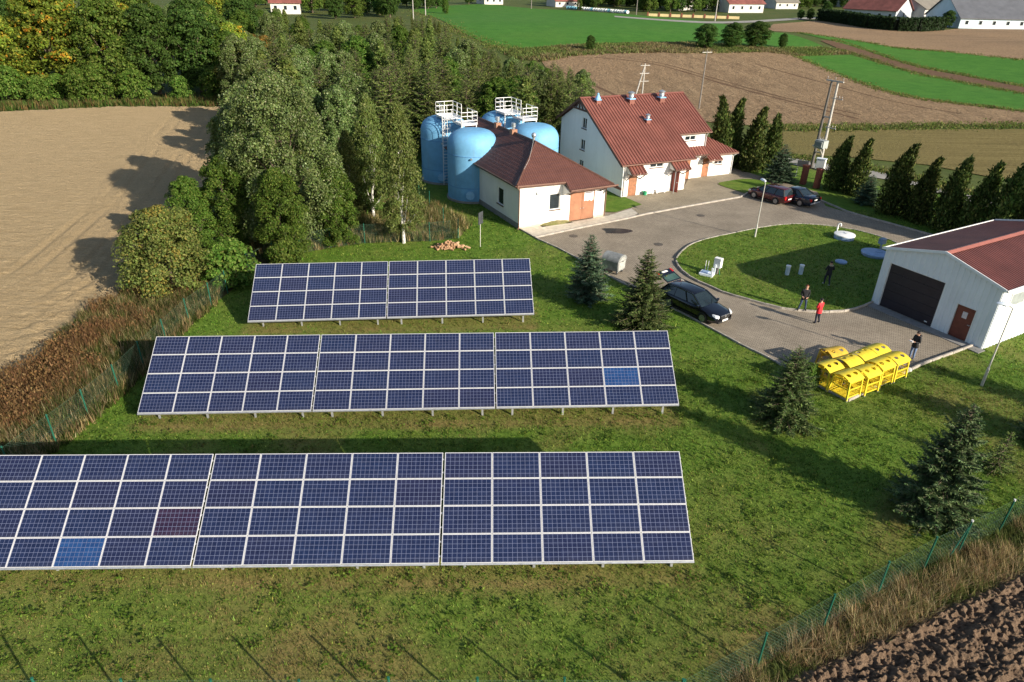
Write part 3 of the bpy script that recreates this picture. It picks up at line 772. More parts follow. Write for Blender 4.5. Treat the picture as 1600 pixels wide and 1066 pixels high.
# ------------------------------------------------------------------ white sheet-metal hall
hall = thing('sheet_metal_hall', 'white ribbed metal hall with dark garage door and low red roof', 'building', HALL_A, HALL_YAW)
HW, HL, HE, HR = 7.26, 12.4, 3.75, 4.70
def hz(x): return HE+(HR-HE)*(1-abs(x-HW/2)/(HW/2))
mb = MB()
def fw_poly(x0, x1, z0):
    p = [(x0,0,z0),(x1,0,z0),(x1,0,hz(x1))]
    if x0 < HW/2 < x1: p.append((HW/2,0,HR))
    p.append((x0,0,hz(x0))); return p
GD, RD = (.56,4.13,2.97), (5.18,6.26,2.06)
for x0, x1, z0 in ((0,GD[0],0),(GD[0],GD[1],GD[2]),(GD[1],RD[0],0),(RD[0],RD[1],RD[2]),(RD[1],HW,0)):
    profiled(mb, fw_poly(x0, x1, z0), (1,0,0), [(0,0),(.40,0),(.46,.035),(.86,.035),(.92,0)], .33)
mb.build('front_wall', M_WHITESHEET, hall)
for x0, x1, z1 in (GD, RD):      # reveals
    mb = MB(); mb.box((x0-.04,-.045,0),(x0,.14,z1+.05)); mb.box((x1,-.045,0),(x1+.04,.14,z1+.05)); mb.box((x0,-.045,z1),(x1,.14,z1+.05)); mb.build('door_frame', M_WHITEFRAME, hall)
gd = None
for k in range(5):
    z0, z1 = GD[2]*k/5, GD[2]*(k+1)/5
    mb = MB(); mb.box((GD[0],.09,z0+.006),(GD[1],.13,z1-.006)); o = mb.build('door_panel', M_DARKDOOR, hall); bevel(o, .006)
    if k == 0: MB().box((3.6,.06,.16),(3.78,.089,.22)).build('handle', M_WHITEFRAME, o)
d = door(hall, Matrix.Identity(4), RD[0], RD[1], 0, RD[2], M_REDDOOR, depth=.08)
M_PAPER = plain('paper_notice', (.66,.60,.60), .8, var=.15, scale=14)
MB().box((5.58,.035,1.32),(5.86,.048,1.72)).build('paper_notice', M_PAPER, d)
mb = MB(); profiled(mb, [(HW,0,0),(HW,HL,0),(HW,HL,HE),(HW,0,HE)], (0,1,0), [(0,0),(.40,0),(.46,.035),(.86,.035),(.92,0)], .33); mb.build('side_wall', M_WHITESHEET, hall)
mb = MB(); profiled(mb, [(0,HL,0),(0,0,0),(0,0,HE),(0,HL,HE)], (0,1,0), [(0,0),(.40,0),(.46,.035),(.86,.035),(.92,0)], .33); mb.build('side_wall', M_WHITESHEET, hall)
mb = MB(); mb.quad((HW,HL-.01,0),(0,HL-.01,0),(0,HL-.01,HE),(HW/2,HL-.01,HR-.02),(HW,HL-.01,HE)); mb.build('rear_wall', M_WHITESHEET, hall)
Tside = Matrix.Translation((HW+.05,0,0)) @ Matrix.Rotation(PI/2, 4, 'Z')
M_STRIPGLASS = plain('cloudy_glazing', (.30,.33,.33), .4, var=.15)
mb = MB(); mb.box((1.0,-.01,2.55),(8.5,.04,3.3),Tside); w = mb.build('strip_window', M_STRIPGLASS, hall)
mb = MB()
for a, b in (((.94,-.03,2.49),(8.56,.03,2.55)),((.94,-.03,3.3),(8.56,.03,3.36))): mb.box(a, b, Tside)
for k in range(6): mb.box((.96+1.5*k,-.025,2.55),(1.02+1.5*k,.03,3.3),Tside)
mb.build('frame', M_WHITEFRAME, w)
ov = .14; sl = (HR-HE)/(HW/2)
for sgn in (-1, 1):
    xe = -ov if sgn < 0 else HW+ov; ze = HE-sl*ov+.06
    poly = [(xe,-ov,ze),(HW/2,-ov,HR+.06),(HW/2,HL+ov,HR+.06),(xe,HL+ov,ze)]
    if sgn > 0: poly = poly[::-1]
    poly = poly[::-1]
    mb = MB(); profiled(mb, poly, (0,1,0), [(0,0),(.55,0),(.65,.035),(.9,.035)], .22); mb.build('roof_slope', M_HALLROOF, hall)
    mb = MB(); mb.bar((xe,-ov-.01,ze+.0),(HW/2,-ov-.01,HR+.06),.05,.16,(0,0,1)); mb.build('verge_trim', M_WHITESHEET, hall)
    gutter(hall, (xe+.06*sgn,-ov,ze-.03),(xe+.06*sgn,HL+ov,ze-.03), .065, M_WHITEFRAME)
mb = MB(); mb.add([(HW/2-.24,-ov-.03,HR+.035),(HW/2,-ov-.03,HR+.125),(HW/2+.24,-ov-.03,HR+.035),(HW/2-.24,HL+ov,HR+.035),(HW/2,HL+ov,HR+.125),(HW/2+.24,HL+ov,HR+.035)],[(0,1,4,3),(1,2,5,4)]); mb.build('ridge_cap', M_RIDGE, hall)
mb = MB(); mb.box((-.14,HL+ov-.02,HE-.1),(HW+.14,HL+ov+.03,HE-.0)); mb.bar((-.14,HL+ov,HE+.04),(HW/2,HL+ov,HR+.10),.05,.12); mb.build('rear_verge', M_WHITESHEET, hall)
mb = MB(); mb.box((0,-.75,-.01),(HW+.2,-.05,.035)); mb.build('threshold_slab', M_PLINTH, hall)

# ------------------------------------------------------------------ pump house with brown hipped roof
PH = Vector((.38,54.44,0)); PYAW = R_(27.8)
ph = thing('pump_house', 'small white pump house with dark brown hipped tile roof between the blue tanks', 'building', PH, PYAW)
PW, PD = 8.38, 15.5; AU, AV, AZ = 3.15, 3.3, 6.18; FS, LS, RS = .69, .69, .585
I4 = Matrix.Identity(4)
mb = MB(); wall_panel(mb, PW, [(0,3.52),(7.5,3.52),(PW,3.05)], [(2.82,3.86,1.25,2.62),(4.83,7.32,.0,2.5)], I4); mb.build('front_wall', M_WHITEWALL, ph)
TL = Matrix.Translation((0,PD,0)) @ Matrix.Rotation(-PI/2, 4, 'Z')   # left wall seen from outside, x runs towards the front
lw = [(PD-4.1,PD-2.95,1.12,2.55)]
mb = MB(); wall_panel(mb, PD, [(0,3.45),(PD,3.45)], lw, TL); mb.build('side_wall', M_WHITEWALL, ph)
TR = Matrix.Translation((PW,0,0)) @ Matrix.Rotation(PI/2, 4, 'Z')
mb = MB(); wall_panel(mb, PD, [(0,3.05),(PD,3.05)], [], TR); mb.build('side_wall', M_WHITEWALL, ph)
mb = MB(); mb.quad((PW,PD,0),(0,PD,0),(0,PD,3.4),(AU,PD,AZ-.1),(PW,PD,3.0)); mb.build('rear_wall', M_WHITEWALL, ph)
mb = MB(); mb.box((-.04,-.02,-.02),(0,8.0,.42)); mb.build('plinth', M_PLINTH, ph)
M_STAIN = plain('stained_plinth', (.58,.50,.36), .9, var=.15)
MB().box((0,-.02,-.02),(4.8,-.002,.22)).build('plinth', M_STAIN, ph); MB().box((7.34,-.02,-.02),(PW,-.002,.22)).build('plinth', M_STAIN, ph)
window(ph, I4, 2.82,3.86,1.25,2.62, M_WHITEFRAME, M_BROWNTRIM, .12)
window(ph, TL, *lw[0], M_WHITEFRAME, M_BROWNTRIM, .12)
d = door(ph, I4, 4.83,7.32,.0,2.5, M_DOORBROWN, 2, .08, 1)
M_NOTICE = plain('white_notice', (.80,.80,.78), .7, var=.04)
mb = MB(); mb.prism([(0,0),(.16,.06),(.34,-.02),(.52,.05),(.74,-.06),(.92,.02),(.92,.78),(0,.78)], 0, .012, Matrix.Translation((6.28,.03,1.62)) @ Matrix.Rotation(PI/2, 4, 'X')); nb = mb.build('notice_board', M_NOTICE, ph)
MB().box((.05,0,0),(.86,.004,.10), Matrix.Translation((6.28,.012,2.27))).build('notice_heading', plain('faded_print', (.12,.10,.12), .8), nb)
TILE_S = [(0,0),(.25,.012),(.5,.03),(.75,.012)]; TILE_T = [(0,.035),(.98,0)]
fe, ze_l = -.38, AZ-FS*(AV+.38)
def fz(v): return AZ-FS*(AV-v)
eL, eR = -.42, PW+.42
zL, zR = AZ-LS*(AU-eL), AZ-RS*(eR-AU)
vR = -1.15; zfR = fz(vR)
hipL = lambda z: AU-(AZ-z)/LS
hipR = lambda z: AU+(AZ-z)/RS
rt = MB()
SPL = 4.05
z1 = fz(fe)
profiled(rt, [(hipL(z1),fe,z1),(hipR(z1),fe,z1),(AU,AV,AZ)], (1,0,0), TILE_S, .21, TILE_T, .36)
profiled(rt, [(SPL,vR,zfR),(hipR(zfR),vR,zfR),(hipR(z1),fe,z1),(SPL,fe,z1)], (1,0,0), TILE_S, .21, TILE_T, .36)
fr = rt.build('roof_slope', M_BROWNROOF, ph)
vl = AV-(AZ-zL)/FS
rt = MB(); profiled(rt, [(eL,PD+.3,zL),(eL,vl,zL),(AU,AV,AZ),(AU,PD+.3,AZ)], (0,1,0), TILE_S, .21, TILE_T, .36); rt.build('roof_slope', M_BROWNROOF, ph)
vr = AV-(AZ-zR)/FS
rt = MB(); profiled(rt, [(eR,vr,zR),(eR,PD+.3,zR),(AU,PD+.3,AZ),(AU,AV,AZ)], (0,1,0), TILE_S, .21, TILE_T, .36); rt.build('roof_slope', M_BROWNROOF, ph)
mb = MB()
for a, b in (((AU,AV,AZ+.05),(AU,PD+.3,AZ+.05)), ((AU,AV,AZ+.05),(eL,vl,zL+.05)), ((AU,AV,AZ+.05),(hipR(zfR),vR,zfR+.05))): mb.tube(a, b, .085, n=8)
shade_auto(mb.build('ridge_tiles', M_BROWNTRIM, ph))
mb = MB(); mb.bar((eL-.02,vl,zL-.09),(SPL,fe-.02,z1-.09),.05,.2); mb.bar((eL-.02,vl,zL-.09),(eL-.02,PD+.3,zL-.09),.05,.2); mb.bar((SPL+.02,fe,z1-.08),(SPL+.02,vR,zfR-.08),.05,.16); mb.bar((SPL,vR-.02,zfR-.09),(eR,vR-.02,zfR-.09),.05,.2); mb.bar((eR+.02,vr-.2,zR-.09),(eR+.02,PD+.3,zR-.09),.05,.2)
mb.build('fascia', M_BROWNTRIM, ph)
mb = MB(); mb.quad((eL,vl,zL-.18),(SPL,fe,zL-.18),(SPL,0.01,zL-.18),(0.01,.01,zL-.18)); mb.quad((SPL,vR,zfR-.19),(eR,vR,zfR-.19),(eR,.02,zfR-.17),(SPL,.02,zfR+.02)); mb.build('soffit', M_WHITEWALL, ph)
mb = MB(); mb.add([(SPL,-.002,z1-.35),(SPL,vR+.1,zfR-.18),(SPL,-.002,zfR-.75),(SPL+.1,-.002,z1-.35),(SPL+.1,vR+.1,zfR-.18),(SPL+.1,-.002,zfR-.75)],[(0,1,2),(5,4,3),(0,3,4,1),(1,4,5,2)]); mb.build('porch_cheek', M_WHITEWALL, ph)
mb = MB()
for u in (4.75, 7.85): mb.bar((u,0,2.35),(u,vR+.25,zfR-.28),.08,.1); mb.bar((u,0,2.95),(u,vR+.1,zfR-.2),.08,.1)
mb.build('bracket', M_BROWNTRIM, ph)
gutter(ph, (eL,vl-.07,zL-.02),(SPL-.03,fe-.07,z1-.05), .06); gutter(ph, (SPL+.05,vR-.08,zfR-.05),(eR,vR-.08,zfR-.05), .06); gutter(ph, (eL-.08,vl,zL-.04),(eL-.08,PD,zL-.04), .06)
downpipe(ph, [(eL,fe,zL-.1),(-.07,-.07,zL-.45),(-.07,-.07,.15),(-.25,-.25,.05)], .05, M_GUTTER)
downpipe(ph, [(eR-.1,vR,zfR-.1),(PW+.06,-.06,zfR-.5),(PW+.06,-.06,.1)], .05, M_GUTTER)
for (v, kind) in ((AV+.35,'ball'),(7.4,'brick'),(10.6,'brick')):
    z = AZ
    if kind == 'ball':
        mb = MB(); mb.tube((AU,v,z-.1),(AU,v,z+.35),.11,n=12); mb.lathe([(.0,z+.3),(.17,z+.36),(.22,z+.5),(.19,z+.64),(.10,z+.72),(0,z+.74)],16,(AU,v,0),False); shade_auto(mb.build('roof_cowl', M_STEEL, ph))
    else:
        mb = MB(); mb.box((AU-.26,v-.26,z-.35),(AU+.26,v+.26,z+.32)); ch = mb.build('chimney', M_BRICKCH, ph)
        mb = MB(); mb.tube((AU,v,z+.32),(AU,v,z+.55),.10,n=12); mb.tube((AU,v,z+.50),(AU,v,z+.85),.2,n=16); shade_auto(mb.build('cowl', M_STEEL, ch))
mb = MB(); mb.path([(AU-.1,AV+.2,AZ+.1),(1.6,AV-1.8,AZ-LS*1.5+.12),(eL+.1,vl+.4,zL+.12),(eL-.05,vl+.1,zL-.1)], .012, 5); mb.build('lightning_wire', M_PIPE, ph)
mb = MB(); mb.box((1.55,-.12,2.85),(1.68,0,2.95)); mb.box((1.52,-.2,2.78),(1.71,-.1,2.88)); mb.build('wall_lamp', M_STEEL, ph)

# ------------------------------------------------------------------ blue tanks
TR_, TS, TT = 2.34, 4.75, 6.2
t1 = Vector((-4.0,63.56,0)); uu = Vector((math.cos(PYAW),math.sin(PYAW),0)); vv = Vector((-uu.y,uu.x,0))
tanks = [(t1,'sunlit blue storage tank with round manhole, beside the pump house window'),
         (t1+vv*6.85,'shaded blue storage tank carrying the white ladder, next to the birches'),
         (t1+uu*6.45,'blue storage tank next to the big house gable'),
         (t1+uu*6.45+vv*6.85,'blue storage tank behind the pump house ridge with white railing against the larches')]
M_HATCH = plain('lit_hatch_blue', (.26,.50,.74), .5, var=.08)  # manholes painted paler than the shell so that they look lit
SEAM = plain('tank_seam', (.10,.27,.52), .6, var=.1)
for i, (p, lb) in enumerate(tanks):
    t = thing('storage_tank', lb, 'tank', (p.x, p.y, 0), PYAW, 'blue storage tanks')
    prof = [(TR_,.0),(TR_,TS)] + [(TR_*math.cos(a)**.5, TS+(TT-TS)*math.sin(a)) for a in [R_(x) for x in (12,24,36,48,60,72,82)]] + [(0.02,TT)]
    mb = MB(); mb.lathe(prof, 64, caps=False); shade_auto(mb.build('shell', M_BLUETANK, t), 30)
    for z in (1.35, 4.2):
        mb = MB(); mb.lathe([(TR_+.002,z-.03),(TR_+.025,z-.02),(TR_+.025,z+.02),(TR_+.002,z+.03)], 64, caps=False); mb.build('seam_band', SEAM, t)
    mb = MB(); mb.lathe([(TR_+.12,-.05),(TR_+.12,.16),(TR_-.1,.18)], 48, caps=False); mb.build('footing', M_PLINTH, t)
    a = R_(-90)-PYAW+R_(-2)
    c = Vector((math.cos(a)*TR_, math.sin(a)*TR_, .78)); n = Vector((math.cos(a), math.sin(a), 0))
    mb = MB(); mb.tube(c-n*.1, c+n*.16, .33, n=24); mb.tube(c+n*.16, c+n*.21, .40, n=24); m = shade_auto(mb.build('manhole', M_HATCH, t))
    bt = MB()
    for k in range(10):
        q = 2*PI*k/10; s_ = Vector((-n.y,n.x,0)); bp = c+n*.20+s_*(.36*math.cos(q))+Vector((0,0,.36*math.sin(q))); bt.tube(bp, bp+n*.04, .02, n=6)
    bt.build('bolts', SEAM, m)
    c = Vector((math.cos(a+.05)*TR_, math.sin(a+.05)*TR_, 4.05)); n = Vector((math.cos(a+.05), math.sin(a+.05), 0)); mb = MB(); mb.tube(c, c+n*.18, .09, n=10); mb.build('outlet', M_STEEL, t)
def railing(mb, pts, z0, h=1.1, closed=False, post_r=.03, levels=(.35,.7,1.0)):
    P = [Vector((p[0], p[1], 0)) for p in pts]
    if closed: P = P + [P[0]]
    for a, b in zip(P[:-1], P[1:]):
        n = max(1, round((b-a).length/1.1))
        for k in range(n+1):
            p = a+(b-a)*k/n; mb.tube((p.x,p.y,z0),(p.x,p.y,z0+h),post_r,n=6)
        for l in levels: mb.tube((a.x,a.y,z0+h*l),(b.x,b.y,z0+h*l),post_r*.95,n=6)
        mb.bar((a.x,a.y,z0+.07),(b.x,b.y,z0+.07),.02,.16)
def deck(mb, pts, z): 
    n = len(pts); mb.prism(pts, z-.05, z)
LT, RT_ = tanks[1][0], tanks[3][0]
def platform(base, near, label, zt, lad):
    """walkway on the roof of one tank reaching towards its neighbour, in world coordinates"""
    o = thing('tank_walkway', label, 'walkway', (base.x, base.y, 0), PYAW, 'white walkways on the tanks')
    A = [(-.9,-2.3),(.9,-2.3),(.9,-.2),(-.9,-.2)]
    mb = MB(); deck(mb, A, zt); mb.build('deck', M_WHITERAIL, o)
    mb = MB(); railing(mb, [(-.9,-2.3),(-.9,-.2),(.9,-.2),(.9,-2.3)], zt, 1.25); mb.build('guard_rail', M_WHITERAIL, o)
    B = [(-.1,-4.6),(1.5,-4.6),(1.5,-2.3),(-.1,-2.3)]
    mb = MB(); deck(mb, B, zt-.25); mb.build('deck', M_WHITERAIL, o)
    mb = MB(); railing(mb, [(-.1,-2.32),(-.1,-4.6),(1.5,-4.6),(1.5,-2.32)], zt-.25, 1.15); mb.build('guard_rail', M_WHITERAIL, o)
    for x, y, zb in ((-.85,-2.25,4.9),(.85,-2.25,4.9),(-.05,-4.5,4.8),(1.45,-4.5,4.9),(.85,-.3,5.6),(-.85,-.3,5.6)): MB().tube((x,y,zb),(x,y,zt-.05),.05,n=6).build('support', M_WHITERAIL, o)
    if lad:
        mb = MB(); x0, x1, y = -1.15, -.65, -2.42
        for x in (x0, x1): mb.tube((x,y,.1),(x,y,zt+1.2),.03,n=6)
        k = .35
        while k < zt+.2: mb.tube((x0,y,k),(x1,y,k),.02,n=5); k += .3
        mb.build('ladder', M_WHITERAIL, o)
        mb = MB()
        for z in (2.4,3.2,4.0,4.8,5.6,6.4):
            pts = [((x0+x1)/2+.38*math.cos(t), y-.35+.38*math.sin(t)+.05, z) for t in [R_(k) for k in range(50,-231,-40)]]
            mb.path(pts, .014, 5)
        for t in (R_(-20),R_(-90),R_(-160)): mb.tube(((x0+x1)/2+.38*math.cos(t), y-.30+.38*math.sin(t), 2.4),((x0+x1)/2+.38*math.cos(t), y-.30+.38*math.sin(t), 6.4),.012,n=5)
        mb.build('safety_cage', M_WHITERAIL, o)
platform(LT, t1, 'white railed walkway with ladder on the shaded tank by the birches', 6.35, True)
platform(RT_, tanks[2][0], 'white railed walkway without ladder above the pump house ridge', 6.35, False)

# ------------------------------------------------------------------ main house
HO = Vector((10.15,64.31,0)); HY = R_(25.0)
house = thing('main_house', 'large white house with red ribbed metal roof and porch canopies', 'building', HO, HY)
HD, RV, RZ, EZ, BZ = 12.7, 8.3, 7.85, 3.32, 5.35
s1 = (RZ-EZ)/(RV+.0)
def rz_front(v): return RZ-s1*(RV-v)
U1, U2, VF = 7.3, 11.75, 3.15
TG = Matrix.Translation((0,HD,0)) @ Matrix.Rotation(-PI/2, 4, 'Z')
gw = [(HD-8.25,HD-7.35,4.95,6.0),(HD-8.35,HD-7.45,2.8,3.85),(HD-8.4,HD-7.5,.7,1.75)]
mb = MB(); wall_panel(mb, HD, [(0,BZ-.15),(HD-RV,RZ-.2),(HD,EZ-.15)], gw, TG); mb.build('gable_wall', M_WHITEWALL, house)
for w in gw: window(house, TG, *w, M_WHITEFRAME, M_BROWNTRIM, .12, 2)
fwin = (2.95,4.5,2.55,3.1); fd1 = (.68,1.62,0,2.0); fd2 = (5.68,6.6,0,2.05)
mb = MB(); wall_panel(mb, U1, [(0,EZ-.12),(U1,EZ-.12)], [fwin, fd1, fd2], I4); mb.build('front_wall', M_WHITEWALL, house)
window(house, I4, *fwin, M_WHITEFRAME, M_BROWNTRIM, .10, 2)
door(house, I4, *fd1, M_DOORWOOD, 1, .08, 2)
d2 = MB().box((fd2[0]+.02,.14,.02),(fd2[1]-.02,.155,2.03)).build('doorway_dark', M_INTERIOR, house)
mb = MB(); Td = Matrix.Translation((fd2[0]+.02,.05,0)) @ Matrix.Rotation(R_(-75), 4, 'Z'); mb.box((0,0,.02),(.84,.05,2.0),Td); o = mb.build('open_door', plain('dark_red_door', (.25,.045,.03), .5), house)
MB().box((.7,-.06,1.0),(.8,0,1.05),Td).build('handle', M_STEEL, o)
TRt = Matrix.Translation((U1,0,0)) @ Matrix.Rotation(PI/2, 4, 'Z')
mb = MB(); wall_panel(mb, VF, [(0,EZ-.12),(VF,rz_front(VF)-.15)], [], TRt); mb.build('return_wall', M_WHITEWALL, house)
TV = Matrix.Translation((U1,VF,0))
uz = rz_front(VF)-.12
rw = (9.15-U1,10.5-U1,4.02,4.5); rd = (9.55-U1,10.3-U1,0,2.15)
mb = MB(); wall_panel(mb, U2-U1, [(0,uz),(U2-U1,uz)], [rw, rd], TV); mb.build('recessed_wall', M_WHITEWALL, house)
window(house, TV, *rw, M_WHITEFRAME, M_BROWNTRIM, .10, 2); door(house, TV, *rd, M_DOORWOOD, 1, .08, 2)
TGR = Matrix.Translation((U2,VF,0)) @ Matrix.Rotation(PI/2, 4, 'Z')
mb = MB(); wall_panel(mb, HD-VF, [(0,uz),(RV-VF,RZ-.2),(HD-VF,BZ-.15)], [], TGR); mb.build('gable_wall', M_WHITEWALL, house)
mb = MB(); mb.quad((U2,HD,0),(0,HD,0),(0,HD,BZ-.15),(U2,HD,BZ-.15)); mb.build('rear_wall', M_WHITEWALL, house)
# roof sheets
ov = .42; uL, uR = -.45, U2+.4; ve = -.32; vu = VF-.36; vb = HD+.4; zb = RZ-s1*(vb-RV)*1.02; uC = 8.1
zz = rz_front
mb = MB(); profiled(mb, [(uL,ve,zz(ve)),(uC,ve,zz(ve)),(uC,vu,zz(vu)),(uL,vu,zz(vu))], (1,0,0), TRAP, .34); profiled(mb, [(uL,vu,zz(vu)),(uR,vu,zz(vu)),(uR,RV,RZ),(uL,RV,RZ)], (1,0,0), TRAP, .34); mb.build('roof_slope', M_REDROOF, house)
mb = MB(); profiled(mb, [(uR,vb,zb),(uL,vb,zb),(uL,RV,RZ),(uR,RV,RZ)], (1,0,0), TRAP, .34); mb.build('roof_slope', M_REDROOF, house)
mb = MB(); mb.add([(uL-.02,RV-.22,RZ-.02),(uL-.02,RV,RZ+.1),(uL-.02,RV+.22,RZ-.02),(uR+.02,RV-.22,RZ-.02),(uR+.02,RV,RZ+.1),(uR+.02,RV+.22,RZ-.02)],[(0,3,4,1),(1,4,5,2)]); mb.build('ridge_cap', M_REDROOF, house)
for u, v0 in ((uL, ve), (uR, vu)): MB().bar((u,v0,zz(v0)-.08),(u,RV,RZ-.08),.06,.24).build('bargeboard', M_BROWNTRIM, house); MB().bar((u,RV,RZ-.08),(u,vb,zb-.08),.06,.24).build('bargeboard', M_BROWNTRIM, house)
MB().bar((uC,ve,zz(ve)-.08),(uC,vu,zz(vu)-.08),.05,.2).build('bargeboard', M_BROWNTRIM, house)
mb = MB(); mb.bar((uL+.04,RV-1.5,RZ-1.05),(uL+.04,RV+1.5,RZ-1.05),.1,.16); mb.bar((uL+.04,RV,RZ-1.05),(uL+.04,RV,RZ-.1),.1,.12); mb.bar((uL+.04,RV-.7,RZ-1.0),(uL+.04,RV-.2,RZ-.35),.08,.1); mb.bar((uL+.04,RV+.7,RZ-1.0),(uL+.04,RV+.2,RZ-.35),.08,.1); mb.build('gable_truss', M_BROWNTRIM, house)
mb = MB(); mb.quad((uL,ve,zz(ve)-.16),(uC,ve,zz(ve)-.16),(uC,.01,zz(ve)-.05),(uL,.01,zz(ve)-.05)); mb.quad((uL+.03,ve,zz(ve)-.2),(uL+.03,RV,RZ-.2),(.0,RV,RZ-.2),(0,ve,zz(ve)-.2)); mb.quad((uC,vu,zz(vu)-.16),(uR,vu,zz(vu)-.16),(uR,VF,zz(vu)-.05),(uC,VF,zz(vu)-.05)); mb.build('soffit', M_BROWNTRIM, house)
gutter(house, (uL,ve-.07,zz(ve)-.06),(uC,ve-.07,zz(ve)-.06), .065); gutter(house, (uC,vu-.07,zz(vu)-.06),(uR,vu-.07,zz(vu)-.06), .065)
downpipe(house, [(uL+.1,ve-.05,zz(ve)-.1),(-.08,-.08,zz(ve)-.5),(-.08,-.08,.1)], .05, M_WHITEFRAME); downpipe(house, [(.14,-.08,EZ-.3),(.14,-.08,.1)], .045)
downpipe(house, [(U2,vu,zz(vu)-.1),(U2+.02,VF-.1,zz(vu)-.5),(U2+.02,VF-.1,3.3)], .045)
# canopies over the two front doors
def canopy(u0, u1, zt, zb_, dep, T=I4, vw=0.0, brk=True):
    mb = MB(); profiled(mb, [(u0,vw-dep,zb_),(u1,vw-dep,zb_),(u1,vw-.005,zt),(u0,vw-.005,zt)], (1,0,0), TRAP, .34); c_ = mb.build('canopy_roof', M_REDROOF, house)
    mb = MB(); mb.bar((u0,vw-dep-.01,zb_-.05),(u1,vw-dep-.01,zb_-.05),.04,.12)
    for u in (u0,u1): mb.bar((u,vw-dep,zb_-.04),(u,vw-.02,zt-.04),.04,.12)
    mb.build('fascia', M_BROWNTRIM, c_)
    if brk:
        mb = MB()
        for u in (u0+.08,u1-.08): mb.bar((u,vw-.02,zb_-.75),(u,vw-dep+.1,zb_-.08),.07,.08); mb.bar((u,vw-.02,zb_-.1),(u,vw-dep+.05,zb_-.1),.07,.08)
        mb.build('bracket', M_BROWNTRIM, c_)
        mb = MB(); mb.add([(u0+.02,vw-.02,zb_-.1),(u0+.02,vw-dep+.05,zb_-.06),(u0+.02,vw-.02,zt-.06),(u0+.06,vw-.02,zb_-.1),(u0+.06,vw-dep+.05,zb_-.06),(u0+.06,vw-.02,zt-.06)],[(0,1,2),(5,4,3)]); mb.build('canopy_cheek', M_WHITEWALL, c_)
canopy(.35,2.0,3.0,2.35,1.05); canopy(5.2,7.05,3.05,2.38,1.1)
mb = MB(); mb.tube((5.35,-.95,0),(5.35,-.95,2.3),.035,n=8); mb.build('canopy_post', M_STEEL, house)
canopy(8.9,U2-.02,3.35,2.7,1.0,vw=VF)
# side wing with hipped roof
WU1, WD, WH = 15.75, 6.2, 2.45
wd = (11.9-U2,12.75-U2,0,2.02); ww = (13.45-U2,14.5-U2,1.25,1.95)
TW = Matrix.Translation((U2,VF+.01,0))
mb = MB(); wall_panel(mb, WU1-U2, [(0,WH+.1),(WU1-U2,WH+.1)], [wd, ww], TW); mb.build('wing_wall', M_WHITEWALL, house)
door(house, TW, *wd, M_DOORWOOD, 1, .08, 2); window(house, TW, *ww, M_WHITEFRAME, M_BROWNTRIM, .10, 2)
TW2 = Matrix.Translation((WU1,VF,0)) @ Matrix.Rotation(PI/2, 4, 'Z')
mb = MB(); wall_panel(mb, WD, [(0,WH+.1),(WD,WH+.1)], [], TW2); mb.build('wing_wall', M_WHITEWALL, house)
ev = VF-.4; eu = WU1+.42; ws = .5; ht = (eu-U2)*ws
mb = MB(); profiled(mb, [(U2+.01,ev,WH),(eu,ev,WH),(U2+.01,ev+(eu-U2),WH+ht)], (1,0,0), TRAP, .34)
profiled(mb, [(U2+.01,ev-.75,WH-.375),(U2+1.75,ev-.75,WH-.375),(U2+1.75,ev,WH),(U2+.01,ev,WH)], (1,0,0), TRAP, .34)
profiled(mb, [(eu,ev,WH),(eu,VF+WD+.4,WH),(U2+.01,VF+WD+.4,WH+ht),(U2+.01,ev+(eu-U2),WH+ht)], (0,1,0), TRAP, .34); mb.build('wing_roof', M_REDROOF, house)
mb = MB(); mb.bar((U2+1.75,ev,WH-.08),(eu,ev,WH-.08),.05,.16); mb.bar((U2,ev-.75,WH-.45),(U2+1.75,ev-.75,WH-.45),.05,.14); mb.bar((eu,ev,WH-.08),(eu,VF+WD,WH-.08),.05,.16); mb.bar((U2+1.75,ev-.75,WH-.44),(U2+1.75,ev,WH-.08),.05,.14); mb.build('fascia', M_GUTTER, house)
mb = MB(); mb.bar((U2+.2,VF,1.4),(U2+.2,ev-.6,WH-.45),.07,.09); mb.bar((U2+1.6,VF,1.4),(U2+1.6,ev-.6,WH-.45),.07,.09); mb.build('bracket', M_BROWNTRIM, house)
downpipe(house, [(eu-.05,ev,WH-.1),(WU1+.06,VF-.06,WH-.4),(WU1+.06,VF-.06,.1)], .045, M_WHITEFRAME)
# roof ventilators
M_VENTBLUE = plain('vent_blue', (.22,.46,.72), .45, var=.1)
for (u, v, k) in ((1.2,7.55,'cone'),(5.0,7.35,'drum'),(8.7,7.3,'drum'),(5.35,4.6,'small')):
    z = zz(v); sc = {'cone':.8,'drum':.98,'small':.75}[k]
    mb = MB(); mb.box((u-.3*sc,v-.3*sc,z-.35),(u+.3*sc,v+.3*sc,z+.32*sc)); b = mb.build('vent_base', M_REDROOF, house)
    mb = MB(); mb.box((u-.36*sc,v-.36*sc,z+.32*sc),(u+.36*sc,v+.36*sc,z+.42*sc)); mb.build('vent_collar', M_VENTBLUE, b)
    mb = MB()
    if k == 'cone': mb.lathe([(.3,z+.35),(.26,z+.5),(.1,z+.75),(.12,z+.85),(.02,z+.95)],18,(u,v,0)); shade_auto(mb.build('vent_cone', M_VENTBLUE, b))
    else:
        mb.lathe([(.22*sc,z+.4*sc),(.22*sc,z+.55*sc),(.30*sc,z+.6*sc),(.27*sc,z+.72*sc),(.27*sc,z+.85*sc),(.36*sc,z+.9*sc),(.36*sc,z+.97*sc),(.06,z+1.1*sc)],20,(u,v,0)); shade_auto(mb.build('vent_drum', M_STEEL, b), 30)
